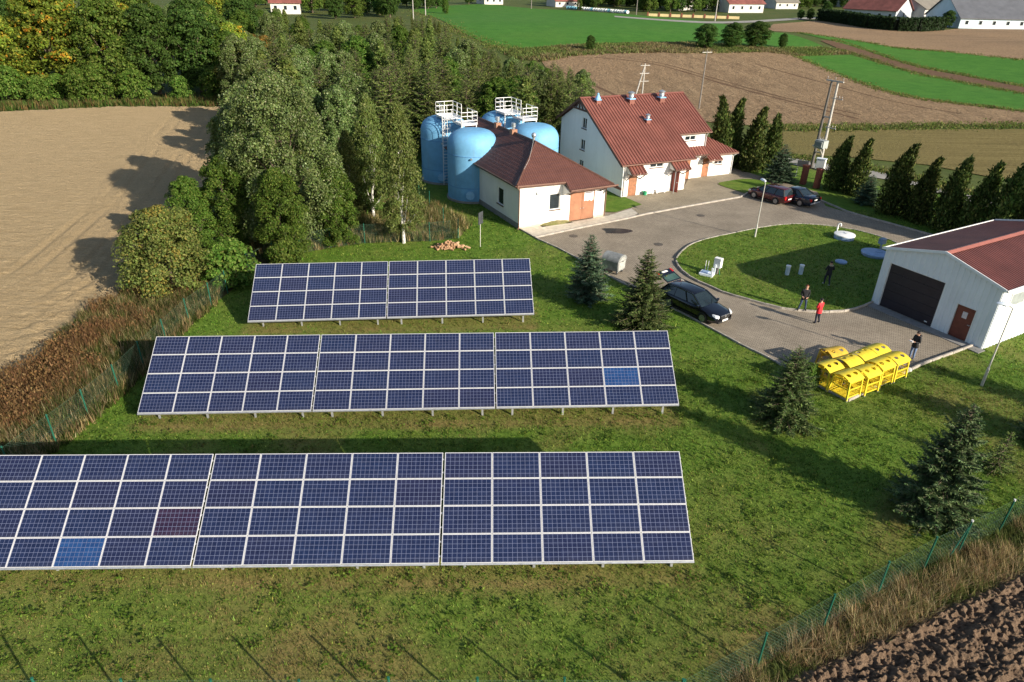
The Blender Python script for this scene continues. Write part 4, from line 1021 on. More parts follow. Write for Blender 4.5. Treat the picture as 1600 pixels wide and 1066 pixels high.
# things along the house front
M_GREENBIN = plain('green_plastic', (.03,.30,.14), .45)
p = HO + Vector((math.cos(HY)*2.45+math.sin(HY)*.35, math.sin(HY)*2.45-math.cos(HY)*.35, .07))
mb = MB(); mb.lathe([(.17,0),(.22,.32),(.235,.33),(.235,.36),(.2,.36),(.16,.06),(0,.05)],18,caps=False); o = shade_auto(mb.build('plastic_tub', M_GREENBIN)); o.location = p; tag(o, 'green plastic tub standing against the house wall', 'tub')
for i, (u, lb) in enumerate(((3.0,'low white trough beside the green tub'),(4.3,'low white trough by the open house door'))):
    p = HO + Vector((math.cos(HY)*u+math.sin(HY)*.28, math.sin(HY)*u-math.cos(HY)*.28, .07))
    mb = MB(); L_ = .45+.1*i
    mb.box((-L_,-.14,.10),(L_,.14,.14)); mb.box((-L_,-.14,.14),(L_,-.11,.36)); mb.box((-L_,.11,.14),(L_,.14,.36)); mb.box((-L_,-.11,.14),(-L_+.03,.11,.36)); mb.box((L_-.03,-.11,.14),(L_,.11,.36))
    for sx in (-1,1): mb.box((sx*L_*.8-.04,-.12,0),(sx*L_*.8+.04,.12,.1))
    o = mb.build('trough', M_WHITEWALL); o.location = p; o.rotation_euler.z = HY; tag(o, lb, 'trough')
# ------------------------------------------------------------------ vegetation
M_LEAF = leaf_mat('leaves'); M_NEEDLE = leaf_mat('needles', .12, .6); M_BLADE = leaf_mat('grass_blades', .4, .7)
M_BARK = plain('bark', (.12,.09,.065), .95, var=.3, scale=6, bump=.5, bscale=20)
M_BIRCHBARK = plain('birch_bark', (.62,.60,.55), .8, var=.35, scale=5)
rng = np.random.default_rng(5)
def quads(cen, nrm, tang, ln, wd, bend=0.0):
    """leaf-shaped quads (rhombus) at cen with given normal, long axis along tang"""
    t = tang/ (np.linalg.norm(tang, axis=1, keepdims=True)+1e-9)
    b = np.cross(nrm, t); b /= (np.linalg.norm(b, axis=1, keepdims=True)+1e-9)
    l = np.asarray(ln).reshape(-1,1); w = np.asarray(wd).reshape(-1,1)
    v = np.stack([cen - t*l*.5, cen + b*w*.5 - t*l*.05, cen + t*l*.5, cen - b*w*.5 - t*l*.05], 1)
    return v
def unit(n): 
    v = rng.normal(size=(n,3)); return v/np.linalg.norm(v, axis=1, keepdims=True)
def leaf_obj(name, V, C, mat, parent):
    n = len(V); return np_mesh(name, V.reshape(-1,3), np.arange(n*4).reshape(-1,4), mat, parent, colors=C, smooth_=False)
def colmix(n, cols, wts, jit=.18):
    cols = np.array(cols); k = rng.choice(len(cols), n, p=np.array(wts)/sum(wts)); c = cols[k]
    return np.clip(c*(1+rng.normal(0, jit, (n,1)))*(1+rng.normal(0, jit*.35, (n,3))), .004, 1)
def broadleaf(h, r, cols, wts, outline, nl=60, per=230, leaf=.26, base=.12, lobe=.22, trunk=.16, bark=None, accent=None, accw=.0, droop=0.0, sep=.9, seed=0, zs=.85):
    """outline(t) -> relative radius for t in 0..1 from crown base to top; returns (trunk mesh, crown mesh)"""
    global rng
    rng = np.random.default_rng(100+seed)
    z0 = h*base; H_ = h-z0
    L = []
    for k in range(nl):
        t = (k+.5)/nl; t = t**.9
        rr = r*outline(t); a = k*2.39996+rng.normal(0,.35); q = math.sqrt(rng.uniform(.25,1))*sep
        lr = lobe*r*rng.uniform(.7,1.35)*(.55+.45*min(1, outline(t)*1.3))
        rad = max(0, rr*q - lr*.45); L.append((rad*math.cos(a), rad*math.sin(a), z0+t*H_-lr*.5*(t>.9), lr))
    L = np.array(L)
    n = nl*per; k = np.repeat(np.arange(nl), per); lr = L[k,3]
    d = unit(n); d[:,2] = np.where(d[:,2] < -.35, -d[:,2], d[:,2]); rad = lr*(.55+.5*rng.random(n)**.6)
    # gather leaves in sprigs so that gaps open between them
    sp = rng.integers(0, per//9+1, n); sd = unit(nl*(per//9+1)); sd[:,2] = np.where(sd[:,2] < -.3, -sd[:,2], sd[:,2]); s = sd[k*(per//9+1)+sp]
    d = d*.45+s*.75; d /= np.linalg.norm(d, axis=1, keepdims=True)
    cen = L[k,:3] + d*rad[:,None]*np.array([1,1,zs]); cen[:,2] -= droop*rad*rng.random(n)
    out = cen*np.array([1,1,0]); out /= (np.linalg.norm(out, axis=1, keepdims=True)+1e-6)
    nr = d*.5+out*.25+unit(n)*.75+np.array([0,0,.35]); nr /= np.linalg.norm(nr, axis=1, keepdims=True)
    tg = np.cross(nr, unit(n)); tg[:,2] -= droop*1.2
    sz = leaf*rng.uniform(.6,1.35,n)
    V = quads(cen, nr, tg, sz, sz*(.62 if droop < .3 else .4))
    C = colmix(n, cols, wts)*(1+.22*(rng.random(nl)-.5))[k][:,None]
    if accent is not None:
        ac = np.array(accent); kk = rng.random(nl)
        # some lobes turn first
        on = (kk[k] < accw) & (rng.random(n) < .5) | (rng.random(n) < accw*.3)
        C[on] = ac[rng.integers(0, len(ac), on.sum())]*(1+rng.normal(0,.15,(on.sum(),1)))
    C = np.clip(C, .004, 1)
    mb = MB(); tp = Vector((0,0,-.2)); tt = h*.72
    pts = [Vector((math.sin(i*1.7+seed)*.04*h*i/6, math.cos(i*2.1+seed)*.035*h*i/6, -.2+(tt+.2)*i/6)) for i in range(7)]
    for i in range(6): mb.tube(pts[i], pts[i+1], trunk*(1-.13*i)*(1.25 if i == 0 else 1), trunk*(1-.13*(i+1)), 8, False)
    for k in range(0, nl, max(1, nl//16)):
        e = Vector(L[k,:3]); s = pts[min(6, max(1, int((e.z/h)*5)))]
        m = (s+e)/2+Vector((0,0,-.06*h*.3)); mb.tube(s, m, trunk*.34, trunk*.2, 5, False); mb.tube(m, e, trunk*.2, trunk*.06, 5, False)
    tr = shade_auto(mb.build('trunk', bark or M_BARK)); cr = leaf_obj('crown', V, C, M_LEAF, None)
    return tr, cr
def spruce(h, r, cols, wts, seed=0, dens=1.0, power=.85, lev=26, up=.12):
    global rng
    rng = np.random.default_rng(300+seed)
    Cn, Tn, Nn, Ln, Wn, Kl = [], [], [], [], [], []
    mb = MB(); mb.tube((0,0,-.2),(0,0,h*.98), .022*h, .006, 8, False)
    bc = 0
    for j in range(lev):
        t = (j+.4)/lev; z = h*(.03+.95*t); R = r*(1-t)**power*(1+rng.normal(0,.07))+.05
        nb = max(4, int(12*(1-t*.55)))
        a0 = rng.uniform(0, 6.28)
        for b in range(nb):
            a = a0+b*2*PI/nb+rng.normal(0,.16); L = R*rng.uniform(.72,1.12); zz_ = z+rng.normal(0,.03*h/lev*5)
            dr = -.28*(1-t)+.25*t+up*rng.normal(0,.8)
            dx = np.array([math.cos(a), math.sin(a), 0]); n = max(3, int(L/.11*dens))
            s = (np.arange(n)+rng.random(n))/n; s = .12+.9*s
            P = dx*(s*L)[:,None]+np.array([0,0,1])*(zz_+dr*L*s+.20*L*s**2.2)[:,None]
            e = dx*L+np.array([0,0,zz_+dr*L*.9+.2*L*.8]); mb.tube((0,0,zz_), tuple(e*.9+np.array([0,0,zz_*.1])), .012+.008*L, .004, 4, False)
            side = np.array([-dx[1], dx[0], 0]); bb = rng.uniform(.75,1.25)
            for sgn in (-1, 1, 0, 2):
                m = n; sp = (.30*L*(1.02-s)+.09)*rng.uniform(.6,1.3,m)
                if sgn in (-1,1): tg = side*sgn*.85+dx*rng.uniform(.35,.8,m)[:,None]+np.array([0,0,1])*rng.normal(-.10,.22,m)[:,None]
                elif sgn == 0: tg = dx*1.0+side*rng.normal(0,.4,m)[:,None]+np.array([0,0,1])*rng.normal(.15,.25,m)[:,None]; sp = sp*.7+.06
                else: tg = dx*.5+side*rng.normal(0,.9,m)[:,None]+np.array([0,0,1])*rng.normal(-.25,.3,m)[:,None]
                tg = tg/np.linalg.norm(tg,axis=1,keepdims=True)
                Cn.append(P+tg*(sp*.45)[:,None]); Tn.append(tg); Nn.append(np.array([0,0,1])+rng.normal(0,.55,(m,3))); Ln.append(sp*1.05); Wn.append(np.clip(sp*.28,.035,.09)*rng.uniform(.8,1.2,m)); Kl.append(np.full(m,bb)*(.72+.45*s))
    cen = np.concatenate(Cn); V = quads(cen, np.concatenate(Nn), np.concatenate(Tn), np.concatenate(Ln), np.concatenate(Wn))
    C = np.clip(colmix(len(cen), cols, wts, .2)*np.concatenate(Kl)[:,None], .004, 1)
    # leader shoot
    return shade_auto(mb.build('trunk', M_BARK)), leaf_obj('crown', V, C, M_NEEDLE, None)
def thuja(h, r, cols, wts, seed=0, n=9000, lean=.12, power=.75):
    global rng
    rng = np.random.default_rng(500+seed)
    ncl = 150; t = rng.random(ncl)**1.25; a = rng.uniform(0,2*PI,ncl)
    R = r*(1-t)**power*(.82+.3*rng.random(ncl))*np.clip(t*9+.45,0,1)
    c = np.stack([R*.8*np.cos(a), R*.8*np.sin(a), .05*h+t*h*.93], 1)
    k = rng.integers(0, ncl, n); s = .16*r*(1.5-t[k])
    p = c[k]+rng.normal(0,1,(n,3))*s[:,None]*np.array([.8,.8,1.6])
    # wind-bent tip
    q = np.clip(p[:,2]/h,0,1.1); p[:,0] += lean*h*np.clip(q-.55,0,1)**2*2.2
    o = p*np.array([1,1,0]); o /= (np.linalg.norm(o,axis=1,keepdims=True)+1e-6)
    nr = o+rng.normal(0,.6,(n,3)); tg = np.array([0,0,1.0])+o*.35+rng.normal(0,.35,(n,3))
    sz = rng.uniform(.16,.36,n)
    V = quads(p, nr, tg, sz, sz*.42); C = np.clip(colmix(n, cols, wts, .2)*(.8+.4*rng.random(ncl))[k][:,None], .004, 1)
    mb = MB(); mb.tube((0,0,-.2),(0,0,h*.8),.09,.02,8,False)
    return mb.build('trunk', M_BARK), leaf_obj('crown', V, C, M_NEEDLE, None)
PROTO = {}
def proto(key, pair):
    tr, cr = pair; PROTO[key] = (tr.data, cr.data)
    bpy.data.objects.remove(tr); bpy.data.objects.remove(cr)
def plant(key, p, s=1.0, sz=None, rz=None, name='tree', label='', cat='tree', group=None, rxy=None, trunk=True, tilt=0.0):
    o = thing(name, label, cat, (p[0], p[1], gz(p[0], p[1])-.02), random.uniform(0, 6.28) if rz is None else rz, group)
    o.scale = ((rxy or s), (rxy or s), sz or s)
    if tilt: o.rotation_euler.x = random.uniform(-tilt, tilt); o.rotation_euler.y = random.uniform(-tilt, tilt)
    t, c = PROTO[key]
    if trunk:
        a = bpy.data.objects.new('trunk', t); COL.objects.link(a); a.parent = o
    b = bpy.data.objects.new('crown', c); COL.objects.link(b); b.parent = o
    return o
ovoid = lambda t: max(.05, math.sin(PI*min(1, t*.86+.12))**.6)
egg = lambda t: max(.05, (1-t)**.55*min(1, .55+t*2.2))
col_ = lambda t: max(.06, min(1, .5+t*2)*(1-t**3)**.9)
wide = lambda t: max(.05, min(1,.75+t*1.2)*math.sqrt(max(0,1-t*t*.98)))
G_WIL = [(.17,.22,.080),(.12,.172,.05),(.27,.31,.16),(.08,.125,.03)]
G_DEC = [(.068,.130,.018),(.105,.165,.028),(.045,.092,.012),(.145,.19,.04)]
G_DRK = [(.045,.098,.018),(.068,.125,.026),(.032,.070,.012),(.09,.145,.036)]
G_YEL = [(.18,.23,.026),(.26,.28,.038),(.11,.17,.022)]
G_OLV = [(.105,.130,.030),(.14,.16,.04),(.072,.092,.02),(.18,.18,.055)]
G_SPR = [(.082,.135,.048),(.125,.18,.075),(.052,.095,.034),(.18,.23,.11)]
G_BLU = [(.10,.152,.086),(.07,.116,.062),(.15,.20,.125),(.045,.084,.044)]
G_LAR = [(.105,.150,.034),(.145,.185,.046),(.07,.105,.021),(.19,.22,.068)]
full = lambda t: max(.06, min(1, .72+.9*t)*max(0, 1-t**2.3)**.55)
proto('willow', broadleaf(12, 4.9, G_WIL, [3,3,.7,2], full, 190, 480, .155, .02, .155, .26, droop=.22, sep=1.0, seed=1, zs=1.7))
proto('willow2', broadleaf(9, 3.0, G_WIL, [3,3,1,3], full, 90, 290, .19, .03, .20, .16, droop=.25, seed=2, zs=1.5))
proto('birch', broadleaf(10.5, 2.4, [(.135,.17,.045),(.10,.135,.03),(.20,.225,.085)], [3,3,1], egg, 95, 300, .17, .10, .28, .12, M_BIRCHBARK, droop=.6, seed=3))
proto('maple', broadleaf(14, 6.2, G_DEC, [3,3,2,2], wide, 110, 230, .42, .05, .22, .34, seed=4))
proto('maple_autumn', broadleaf(14, 6.4, [(.12,.185,.022),(.18,.225,.03),(.085,.135,.018)], [3,3,2], wide, 110, 230, .42, .05, .22, .34, accent=[(.50,.30,.025),(.44,.20,.02),(.44,.38,.04),(.40,.36,.04)], accw=.15, seed=5))
proto('maple_yellow', broadleaf(13, 5.6, G_YEL, [3,2,4], wide, 100, 230, .40, .05, .22, .3, accent=[(.35,.22,.02)], accw=.08, seed=6))
proto('dark_tree', broadleaf(13, 5.0, G_DRK, [3,3,2,1], ovoid, 100, 230, .38, .06, .24, .3, seed=7))
proto('alder', broadleaf(8, 2.9, G_DEC, [3,2,3,1], full, 90, 400, .16, .02, .20, .14, seed=8, zs=1.1))
proto('shrub', broadleaf(3.2, 2.0, G_DEC, [3,3,2,2], wide, 44, 170, .22, .02, .30, .07, seed=9))
proto('olive_shrub', broadleaf(5.2, 3.3, G_OLV, [3,3,2,2], wide, 90, 420, .15, .02, .24, .10, accent=[(.22,.17,.04)], accw=.12, seed=10))
proto('rust_shrub', broadleaf(6, 3.2, [(.17,.10,.025),(.11,.11,.03),(.22,.13,.03)], [3,3,2], wide, 55, 200, .3, .03, .26, .1, seed=11))
proto('larch', spruce(9.3, 2.5, G_LAR, [3,3,2,2], 12, .95, .42, 28, .45))
proto('larch2', spruce(9.0, 2.1, G_LAR, [3,2,3,1], 13, .95, .38, 28, .5))
proto('poplar', broadleaf(10, 1.7, G_LAR, [3,3,2,1], col_, 60, 200, .26, .02, .36, .14, seed=14))
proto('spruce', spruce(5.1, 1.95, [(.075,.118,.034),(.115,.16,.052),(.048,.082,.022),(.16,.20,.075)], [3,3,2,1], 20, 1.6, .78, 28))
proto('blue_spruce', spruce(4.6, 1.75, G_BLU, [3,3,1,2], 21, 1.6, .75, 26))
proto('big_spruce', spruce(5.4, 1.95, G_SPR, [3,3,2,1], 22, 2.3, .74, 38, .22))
proto('young_spruce', spruce(2.3, .9, [(.10,.15,.035),(.14,.19,.05)], [1,1], 23, .8, .95, 11))
G_THU = [(.048,.075,.016),(.075,.10,.024),(.028,.045,.010),(.12,.135,.036)]
proto('thuja', thuja(6, 1.25, G_THU, [3,2,2,1], 1)); proto('thuja2', thuja(6, 1.35, G_THU, [3,2,2,1], 2, lean=.2))
proto('weed', broadleaf(.8, .42, [(.09,.12,.03),(.06,.09,.02),(.15,.15,.05)], [3,2,1], wide, 14, 24, .13, .02, .35, .02, seed=30))

# --- named specimens near the yard
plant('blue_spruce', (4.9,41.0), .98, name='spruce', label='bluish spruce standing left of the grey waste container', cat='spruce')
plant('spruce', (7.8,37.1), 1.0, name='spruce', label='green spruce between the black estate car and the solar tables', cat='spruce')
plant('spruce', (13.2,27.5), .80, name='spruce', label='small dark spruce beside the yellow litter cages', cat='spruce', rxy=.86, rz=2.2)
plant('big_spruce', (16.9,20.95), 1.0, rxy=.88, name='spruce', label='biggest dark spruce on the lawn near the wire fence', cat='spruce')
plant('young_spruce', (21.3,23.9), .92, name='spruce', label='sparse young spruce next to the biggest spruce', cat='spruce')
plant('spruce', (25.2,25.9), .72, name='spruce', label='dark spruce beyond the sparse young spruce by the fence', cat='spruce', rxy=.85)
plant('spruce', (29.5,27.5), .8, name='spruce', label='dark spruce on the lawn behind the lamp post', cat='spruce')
TH = [(1303,297,208),(1335,305,213),(1391,335,228),(1434,347,239),(1474,361,245),(1518,377,247),(1556,392,249),(1600,405,255)]
for i, (x, yb, yt) in enumerate(TH):
    p = px(x, yb); p2 = (p.x+.1, p.y+.35); d = math.hypot(p.x, p.y)
    hh = CAMH + d*ray(x+14, yt)[2]/math.hypot(*ray(x+14, yt)[:2])
    hh *= random.uniform(.92,1.04)
    plant('thuja' if i % 2 else 'thuja2', p2, 1, hh/6, rz=R_(-20)+random.uniform(-.8,.8), name='thuja', label=['tall dark thuja standing right beside the brick gate post','second thuja from the brick gate, before the small bluish spruce','third thuja from the brick gate, after the small bluish spruce','fourth thuja from the brick gate, wind-bent tip','fifth thuja from the brick gate, wind-bent tip','sixth thuja from the brick gate, behind the hall roof','seventh thuja from the brick gate, behind the hall roof','eighth thuja from the brick gate, behind the hall roof'][i], cat='thuja', group='thuja row behind the yard', rxy=1.0*hh/6*1.15)
plant('blue_spruce', px(1353,318)[:2], .62, name='spruce', label='small bluish spruce between the thujas in the row', cat='spruce', rxy=.85)
for i, (x, yb, yt, lb) in enumerate([(1118,262,152,'slim thuja close behind the red wing roof'),(1138,258,155,'taller thuja behind the red wing roof corner'),(1172,265,168,'tall broad thuja beside the white wing wall'),(1200,262,180,'narrower thuja next to the bushy bluish spruce')]):
    p = px(x, yb); d = math.hypot(p.x, p.y); r_ = ray(x, yt); hh = CAMH + d*r_[2]/math.hypot(r_[0], r_[1])
    plant('thuja', p[:2], 1, hh/6, name='thuja', label=lb, cat='thuja', rxy=hh/6*(1.25 if i > 1 else 1.05))
p = px(1217,283); plant('blue_spruce', p[:2], .85, name='spruce', label='bushy bluish spruce next to the brick gate posts', cat='spruce', rxy=1.15)
plant('shrub', px(1262,600)[:2], .38, name='shrub', label='small leafy shrub at the end of the yellow litter cages', cat='shrub')
# --- trees by the solar field
plant('willow', (-17.3,50.5), 1.0, name='willow_tree', label='huge pale grey-green willow above the solar field', cat='willow', rz=1.0)
plant('alder', (-20.9,48.2), .88, name='broadleaf_tree', label='dark green tree at the foot of the willow on the field side', cat='tree', rxy=.85)
plant('alder', (-16.4,46.0), .85, name='broadleaf_tree', label='leafy green tree in front of the willow by the fence', cat='tree', rxy=.82, rz=3)
plant('alder', (-13.5,49.8), .75, name='broadleaf_tree', label='bushy green tree between willow and birches', cat='tree', rxy=.75)
plant('alder', (-12.8,58.0), .95, name='broadleaf_tree', label='shaded dark tree behind the first birch', cat='tree', rz=4)
plant('birch', (-12.0,56.3), .97, name='birch_tree', label='birch with white trunk next to the willow', cat='birch', rz=.4)
plant('birch', (-8.62,50.6), 1.0, name='birch_tree', label='birch nearest the blue tanks with drooping twigs', cat='birch', rz=2.1)
plant('birch', (-13.6,55.2), .72, name='birch_tree', label='thin small birch beside the white-trunked birch', cat='birch')
plant('olive_shrub', (-22.3,40.9), 1.05, name='bush', label='large rounded olive-yellow bush at the field edge', cat='bush')
plant('shrub', (-18.7,41.8), 1.0, name='bush', label='green bush squeezed between the olive bush and the fence', cat='bush')
plant('shrub', (-15.8,44.0), .75, name='bush', label='low green bush on the fence behind the short solar row', cat='bush')
plant('alder', (-22.9,46.4), .75, name='broadleaf_tree', label='green tree rising behind the olive-yellow bush', cat='tree')
plant('willow2', (-21.5,53), 1.05, name='willow_tree', label='willow behind the huge willow, at the tan field', cat='willow')
plant('willow2', (-23.5,60), 1.1, name='willow_tree', label='willow at the far bend of the tan field edge', cat='willow')
# --- maple row beyond the tan field
row = [('maple_yellow',-15,118,1.0,'yellow-green maple at the outer end of the tree row beyond the tan field'),('maple_yellow',38,112,.85,'yellowing maple beside the orange maple beyond the tan field'),
       ('maple_autumn',100,113,1.08,'maple turning orange and yellow beyond the tan field'),('maple',185,114,1.02,'bright green maple beside the orange maple beyond the tan field'),('dark_tree',252,116,1.0,'dark green round tree right of the green maple'),
       ('dark_tree',318,119,.98,'dark green tree near the end of the row beyond the tan field'),('maple_yellow',375,121,.8,'olive maple at the inner end of the row beyond the tan field')]
for k, x, Y, s, lb in row:
    d = ray(x, 155); q = Y/d[1]; plant(k, (d[0]*q, Y), s, name='maple_tree' if 'maple' in k else 'broadleaf_tree', label=lb, cat='tree')
low = [('shrub',-20,108),('shrub',20,108),('shrub',62,107),('shrub',96,110),('shrub',130,108),('shrub',160,109),('shrub',215,110),('shrub',285,112),('shrub',340,113),('olive_shrub',390,113)]
for k, x, Y in low:
    d = ray(x, 155); q = Y/d[1]; plant(k, (d[0]*q, Y), random.uniform(1.0,1.7), name='bush', label='low bush under the maple row beyond the tan field', cat='bush', group='bushes under the maple row')
for j in range(26):
    x = random.uniform(-120, 400); Y = random.uniform(126, 190); d = ray(x, 155); q = Y/d[1]
    plant(random.choice(['maple','dark_tree','dark_tree','maple_yellow']), (d[0]*q, Y), random.uniform(.8,1.05), name='broadleaf_tree', label='broad green tree in the wood behind the maple row', cat='tree', group='trees of the wood behind the maples')
# --- wood behind the tanks
wood_poly = [(-13,76),(8,78)] + pxs([(905,150),(898,118),(850,98),(800,86),(755,80),(720,62),(690,45),(650,30),(600,20),(540,14),(470,10)]) + [(-130,245),(-60,160),(-46,116),(-36,98),(-27,72)]
pts = []
tries = 0
while len(pts) < 265 and tries < 16000:
    tries += 1
    y = 72+random.random()**1.5*175; x = random.uniform(-125, 30)
    if not inpoly(wood_poly, np.array([x]), np.array([y]))[0]: continue
    sep_ = 3.5 + (y-75)*.028
    if all((x-a)**2+(y-b)**2 > sep_**2 for a, b in pts): pts.append((x, y))
PH_ = {'larch':9.3,'larch2':9,'poplar':10,'willow2':9,'alder':8,'rust_shrub':6}
def allowed(x, y):
    """height under the wood's skyline as seen in the photograph"""
    g = gz(x, y); d = np.array([x, y, g+6-CAMH]); zc = d@_fw; u = 800+FPX*(d@_rt)/zc
    yt = np.interp(u, [380,430,500,560,610,650,690,720,760,800,840,905], [6,12,28,36,22,22,34,56,75,85,96,110])
    r_ = ray(u, yt); return CAMH+math.hypot(x, y)*r_[2]/math.hypot(r_[0], r_[1])-g
wl_ = {'larch':('larch_tree','feathery olive larch in the wood behind the tanks','larch'),'larch2':('larch_tree','feathery olive larch in the wood behind the tanks','larch'),'willow2':('willow_tree','grey-green willow in the wood behind the tanks','willow'),
       'alder':('broadleaf_tree','small green broadleaf tree in the wood behind the tanks','tree'),'rust_shrub':('broadleaf_tree','rust-coloured tree in the wood behind the tanks','tree'),'dark_tree':('broadleaf_tree','dark round tree in the wood behind the tanks','tree'),'poplar':('poplar_tree','slim upright poplar in the wood behind the tanks','poplar')}
for x, y in pts:
    ax = x/y; east = ax > -.22
    k = random.choices(['larch','larch2','poplar','willow2','alder','rust_shrub'], [5,4,1.8,1.6,1.3,.2] if east else [1.0,.8,1.2,4,3,.4])[0]
    s = random.uniform(.86,1.1)*(1.0 if y < 130 else 1.05)
    if k == 'alder': s *= 1.1
    nm, lb, ct = wl_[k]
    hm = allowed(x, y)
    if hm < 3.0: continue
    s = min(s, hm/PH_[k]*random.uniform(.82,1.04))
    plant(k, (x, y), s, name=nm, label=lb, cat=ct, group={'tree':'broadleaf trees','larch':'larches','willow':'willows','poplar':'poplars'}[ct]+' of the wood behind the tanks', rxy=s*random.uniform(1.0,1.3), tilt=.04)
for i, (x, yt, Y) in enumerate([(838,95,92),(864,95,90),(893,104,86),(815,90,97)]):
    d = ray(x, yt); q = Y/d[1]; hh = CAMH+d[2]*q
    plant('larch2', (d[0]*q, Y), 1, hh/9.0, name='larch_tree', label=['slim larch second from the ploughed field in the row behind the tanks','slim larch between two others at the wood edge by the house gable','last slim larch at the wood edge, standing against the ploughed field','larch farther in from the slim larches at the wood edge'][i], cat='larch', rxy=.72)
# --- field shrubs
for x, yb, yt, wpx, lb in [(922,79,55,16,'small dark shrub alone on the bank between crop and ploughed field'),(1101,76,37,36,'dark round tree with a reddish tinge beside the crop field'),(1143,75,35,34,'dark round tree in the middle of the field-edge clump'),(1180,74,33,40,'dark tree with reddish leaves at the end of the field-edge clump'),(1222,75,52,14,'small tree alone on the green triangle')]:
    p = px(x, yb); d = math.hypot(p.x, p.y); r_ = ray(x, yt); hh = CAMH + d*r_[2]/math.hypot(r_[0], r_[1]) - p.z
    ww = wpx*d*1.06/FPX/2
    plant('dark_tree', p[:2], 1, hh/13, name='field_tree', label=lb, cat='tree', rxy=ww/5.0)

# ------------------------------------------------------------------ grass and weeds
def blades(name, X, Y, hgt, wid, lean, cols, wts, mat, cl=None, z=None, jit=.2, perclump=3):
    n = len(X); k = np.repeat(np.arange(n), perclump); m = len(k)
    a = rng.uniform(0, 2*PI, m); h_ = np.asarray(hgt)[k]*rng.uniform(.6,1.25,m); w_ = np.asarray(wid)*rng.uniform(.7,1.3,m)
    x = X[k]+rng.normal(0,1,m)*np.asarray(wid)*1.2; y = Y[k]+rng.normal(0,1,m)*np.asarray(wid)*1.2
    zz_ = (H(x, y) if z is None else np.full(m, z)) - .02
    dx, dy = np.cos(a), np.sin(a); l = lean*h_*rng.uniform(.3,1.2,m)
    P0 = np.stack([x-dy*w_*.5, y+dx*w_*.5, zz_],1); P1 = np.stack([x+dy*w_*.5, y-dx*w_*.5, zz_],1); P2 = np.stack([x+dx*l, y+dy*l, zz_+h_],1)
    V = np.stack([P0,P1,P2],1).reshape(-1,3)
    C = cl[k]*(1+rng.normal(0,jit,(m,1))) if cl is not None else colmix(m, cols, wts, jit)
    o = np_mesh(name, V, np.arange(m*3).reshape(-1,3), mat, colors=np.clip(C,.004,1), smooth_=False); o['kind'] = 'stuff'; return o
def scatter(poly, dens, excl=(), bbox=None):
    xs = [p[0] for p in poly]; ys = [p[1] for p in poly]; x0, x1, y0, y1 = bbox or (min(xs), max(xs), min(ys), max(ys))
    n = int((x1-x0)*(y1-y0)*dens); x = rng.uniform(x0,x1,n); y = rng.uniform(y0,y1,n)
    m = inpoly(poly, x, y)
    for e in excl: m &= ~inpoly(e, x, y)
    return x[m], y[m]
def vis(x, y, pad=40):
    d = np.stack([x, y, np.full_like(x, -CAMH)], 1); zc = d@_fw; u = 800+FPX*(d@_rt)/zc; v = 533-FPX*(d@_up)/zc
    return (zc > 1) & (u > -pad) & (u < 1600+pad) & (v > -pad) & (v < 1066+pad+40)
def lawn_cols(x, y, dry):
    n = len(x); g = colmix(n, [(.085,.165,.017),(.145,.225,.03),(.24,.29,.06),(.05,.095,.012)], [3,3,2,3], .25)
    d = colmix(n, [(.22,.16,.065),(.17,.12,.05),(.26,.20,.085)], [2,2,1], .15)
    f = np.clip(dry*rng.uniform(.3,1.7,n), 0, 1)[:,None]; f = np.where(rng.random((n,1)) < f, .85, f*.35)
    return g*(1-f)+d*f
x, y = scatter(lawn, 105, (yard,), (-24, 40, 11.5, 33)); m = vis(x, y); x, y = x[m], y[m]
hh = .035+.05*fbm(x*.9, y*.9, 61)+.05*(vnoise(x*2.7, y*2.7, 62) > .78)
blades('lawn_grass', x, y, hh, .028, .9, None, None, M_BLADE, lawn_cols(x, y, dryness(x, y)), jit=.12)
x, y = scatter(lawn, 32, (yard,), (-22, 44, 33, 62)); m = vis(x, y); x, y = x[m], y[m]
hh = .05+.07*fbm(x*.9, y*.9, 61)
blades('lawn_grass', x, y, hh, .04, .9, None, None, M_BLADE, lawn_cols(x, y, dryness(x, y)), jit=.12)
x, y = scatter(island, 42); blades('island_grass', x, y, .05+.09*fbm(x*.9, y*.9, 64), .04, .9, None, None, M_BLADE, lawn_cols(x, y, .1*fbm(x*.8, y*.8, 5)), z=.10, jit=.12)
# broad-leaved weeds in the lawn
x, y = scatter(lawn, 3.2, (yard,), (-22, 24, 11.5, 33)); m = vis(x, y) & (fbm(x*.5, y*.5, 71)+.25*rng.random(len(x)) > .60); x, y = x[m], y[m]
rep = 10; k = np.repeat(np.arange(len(x)), rep); n = len(k); cen = np.stack([x[k]+rng.normal(0,.10,n), y[k]+rng.normal(0,.10,n), rng.uniform(.03,.10,n)],1)
o = leaf_obj('lawn_weeds', quads(cen, np.array([0,0,1])+rng.normal(0,.4,(n,3)), rng.normal(0,1,(n,3))*np.array([1,1,.2]), rng.uniform(.08,.15,n), rng.uniform(.05,.09,n)), colmix(n, [(.10,.19,.022),(.16,.24,.04),(.06,.12,.015)], [2,2,1]), M_BLADE, None); o['kind'] = 'stuff'
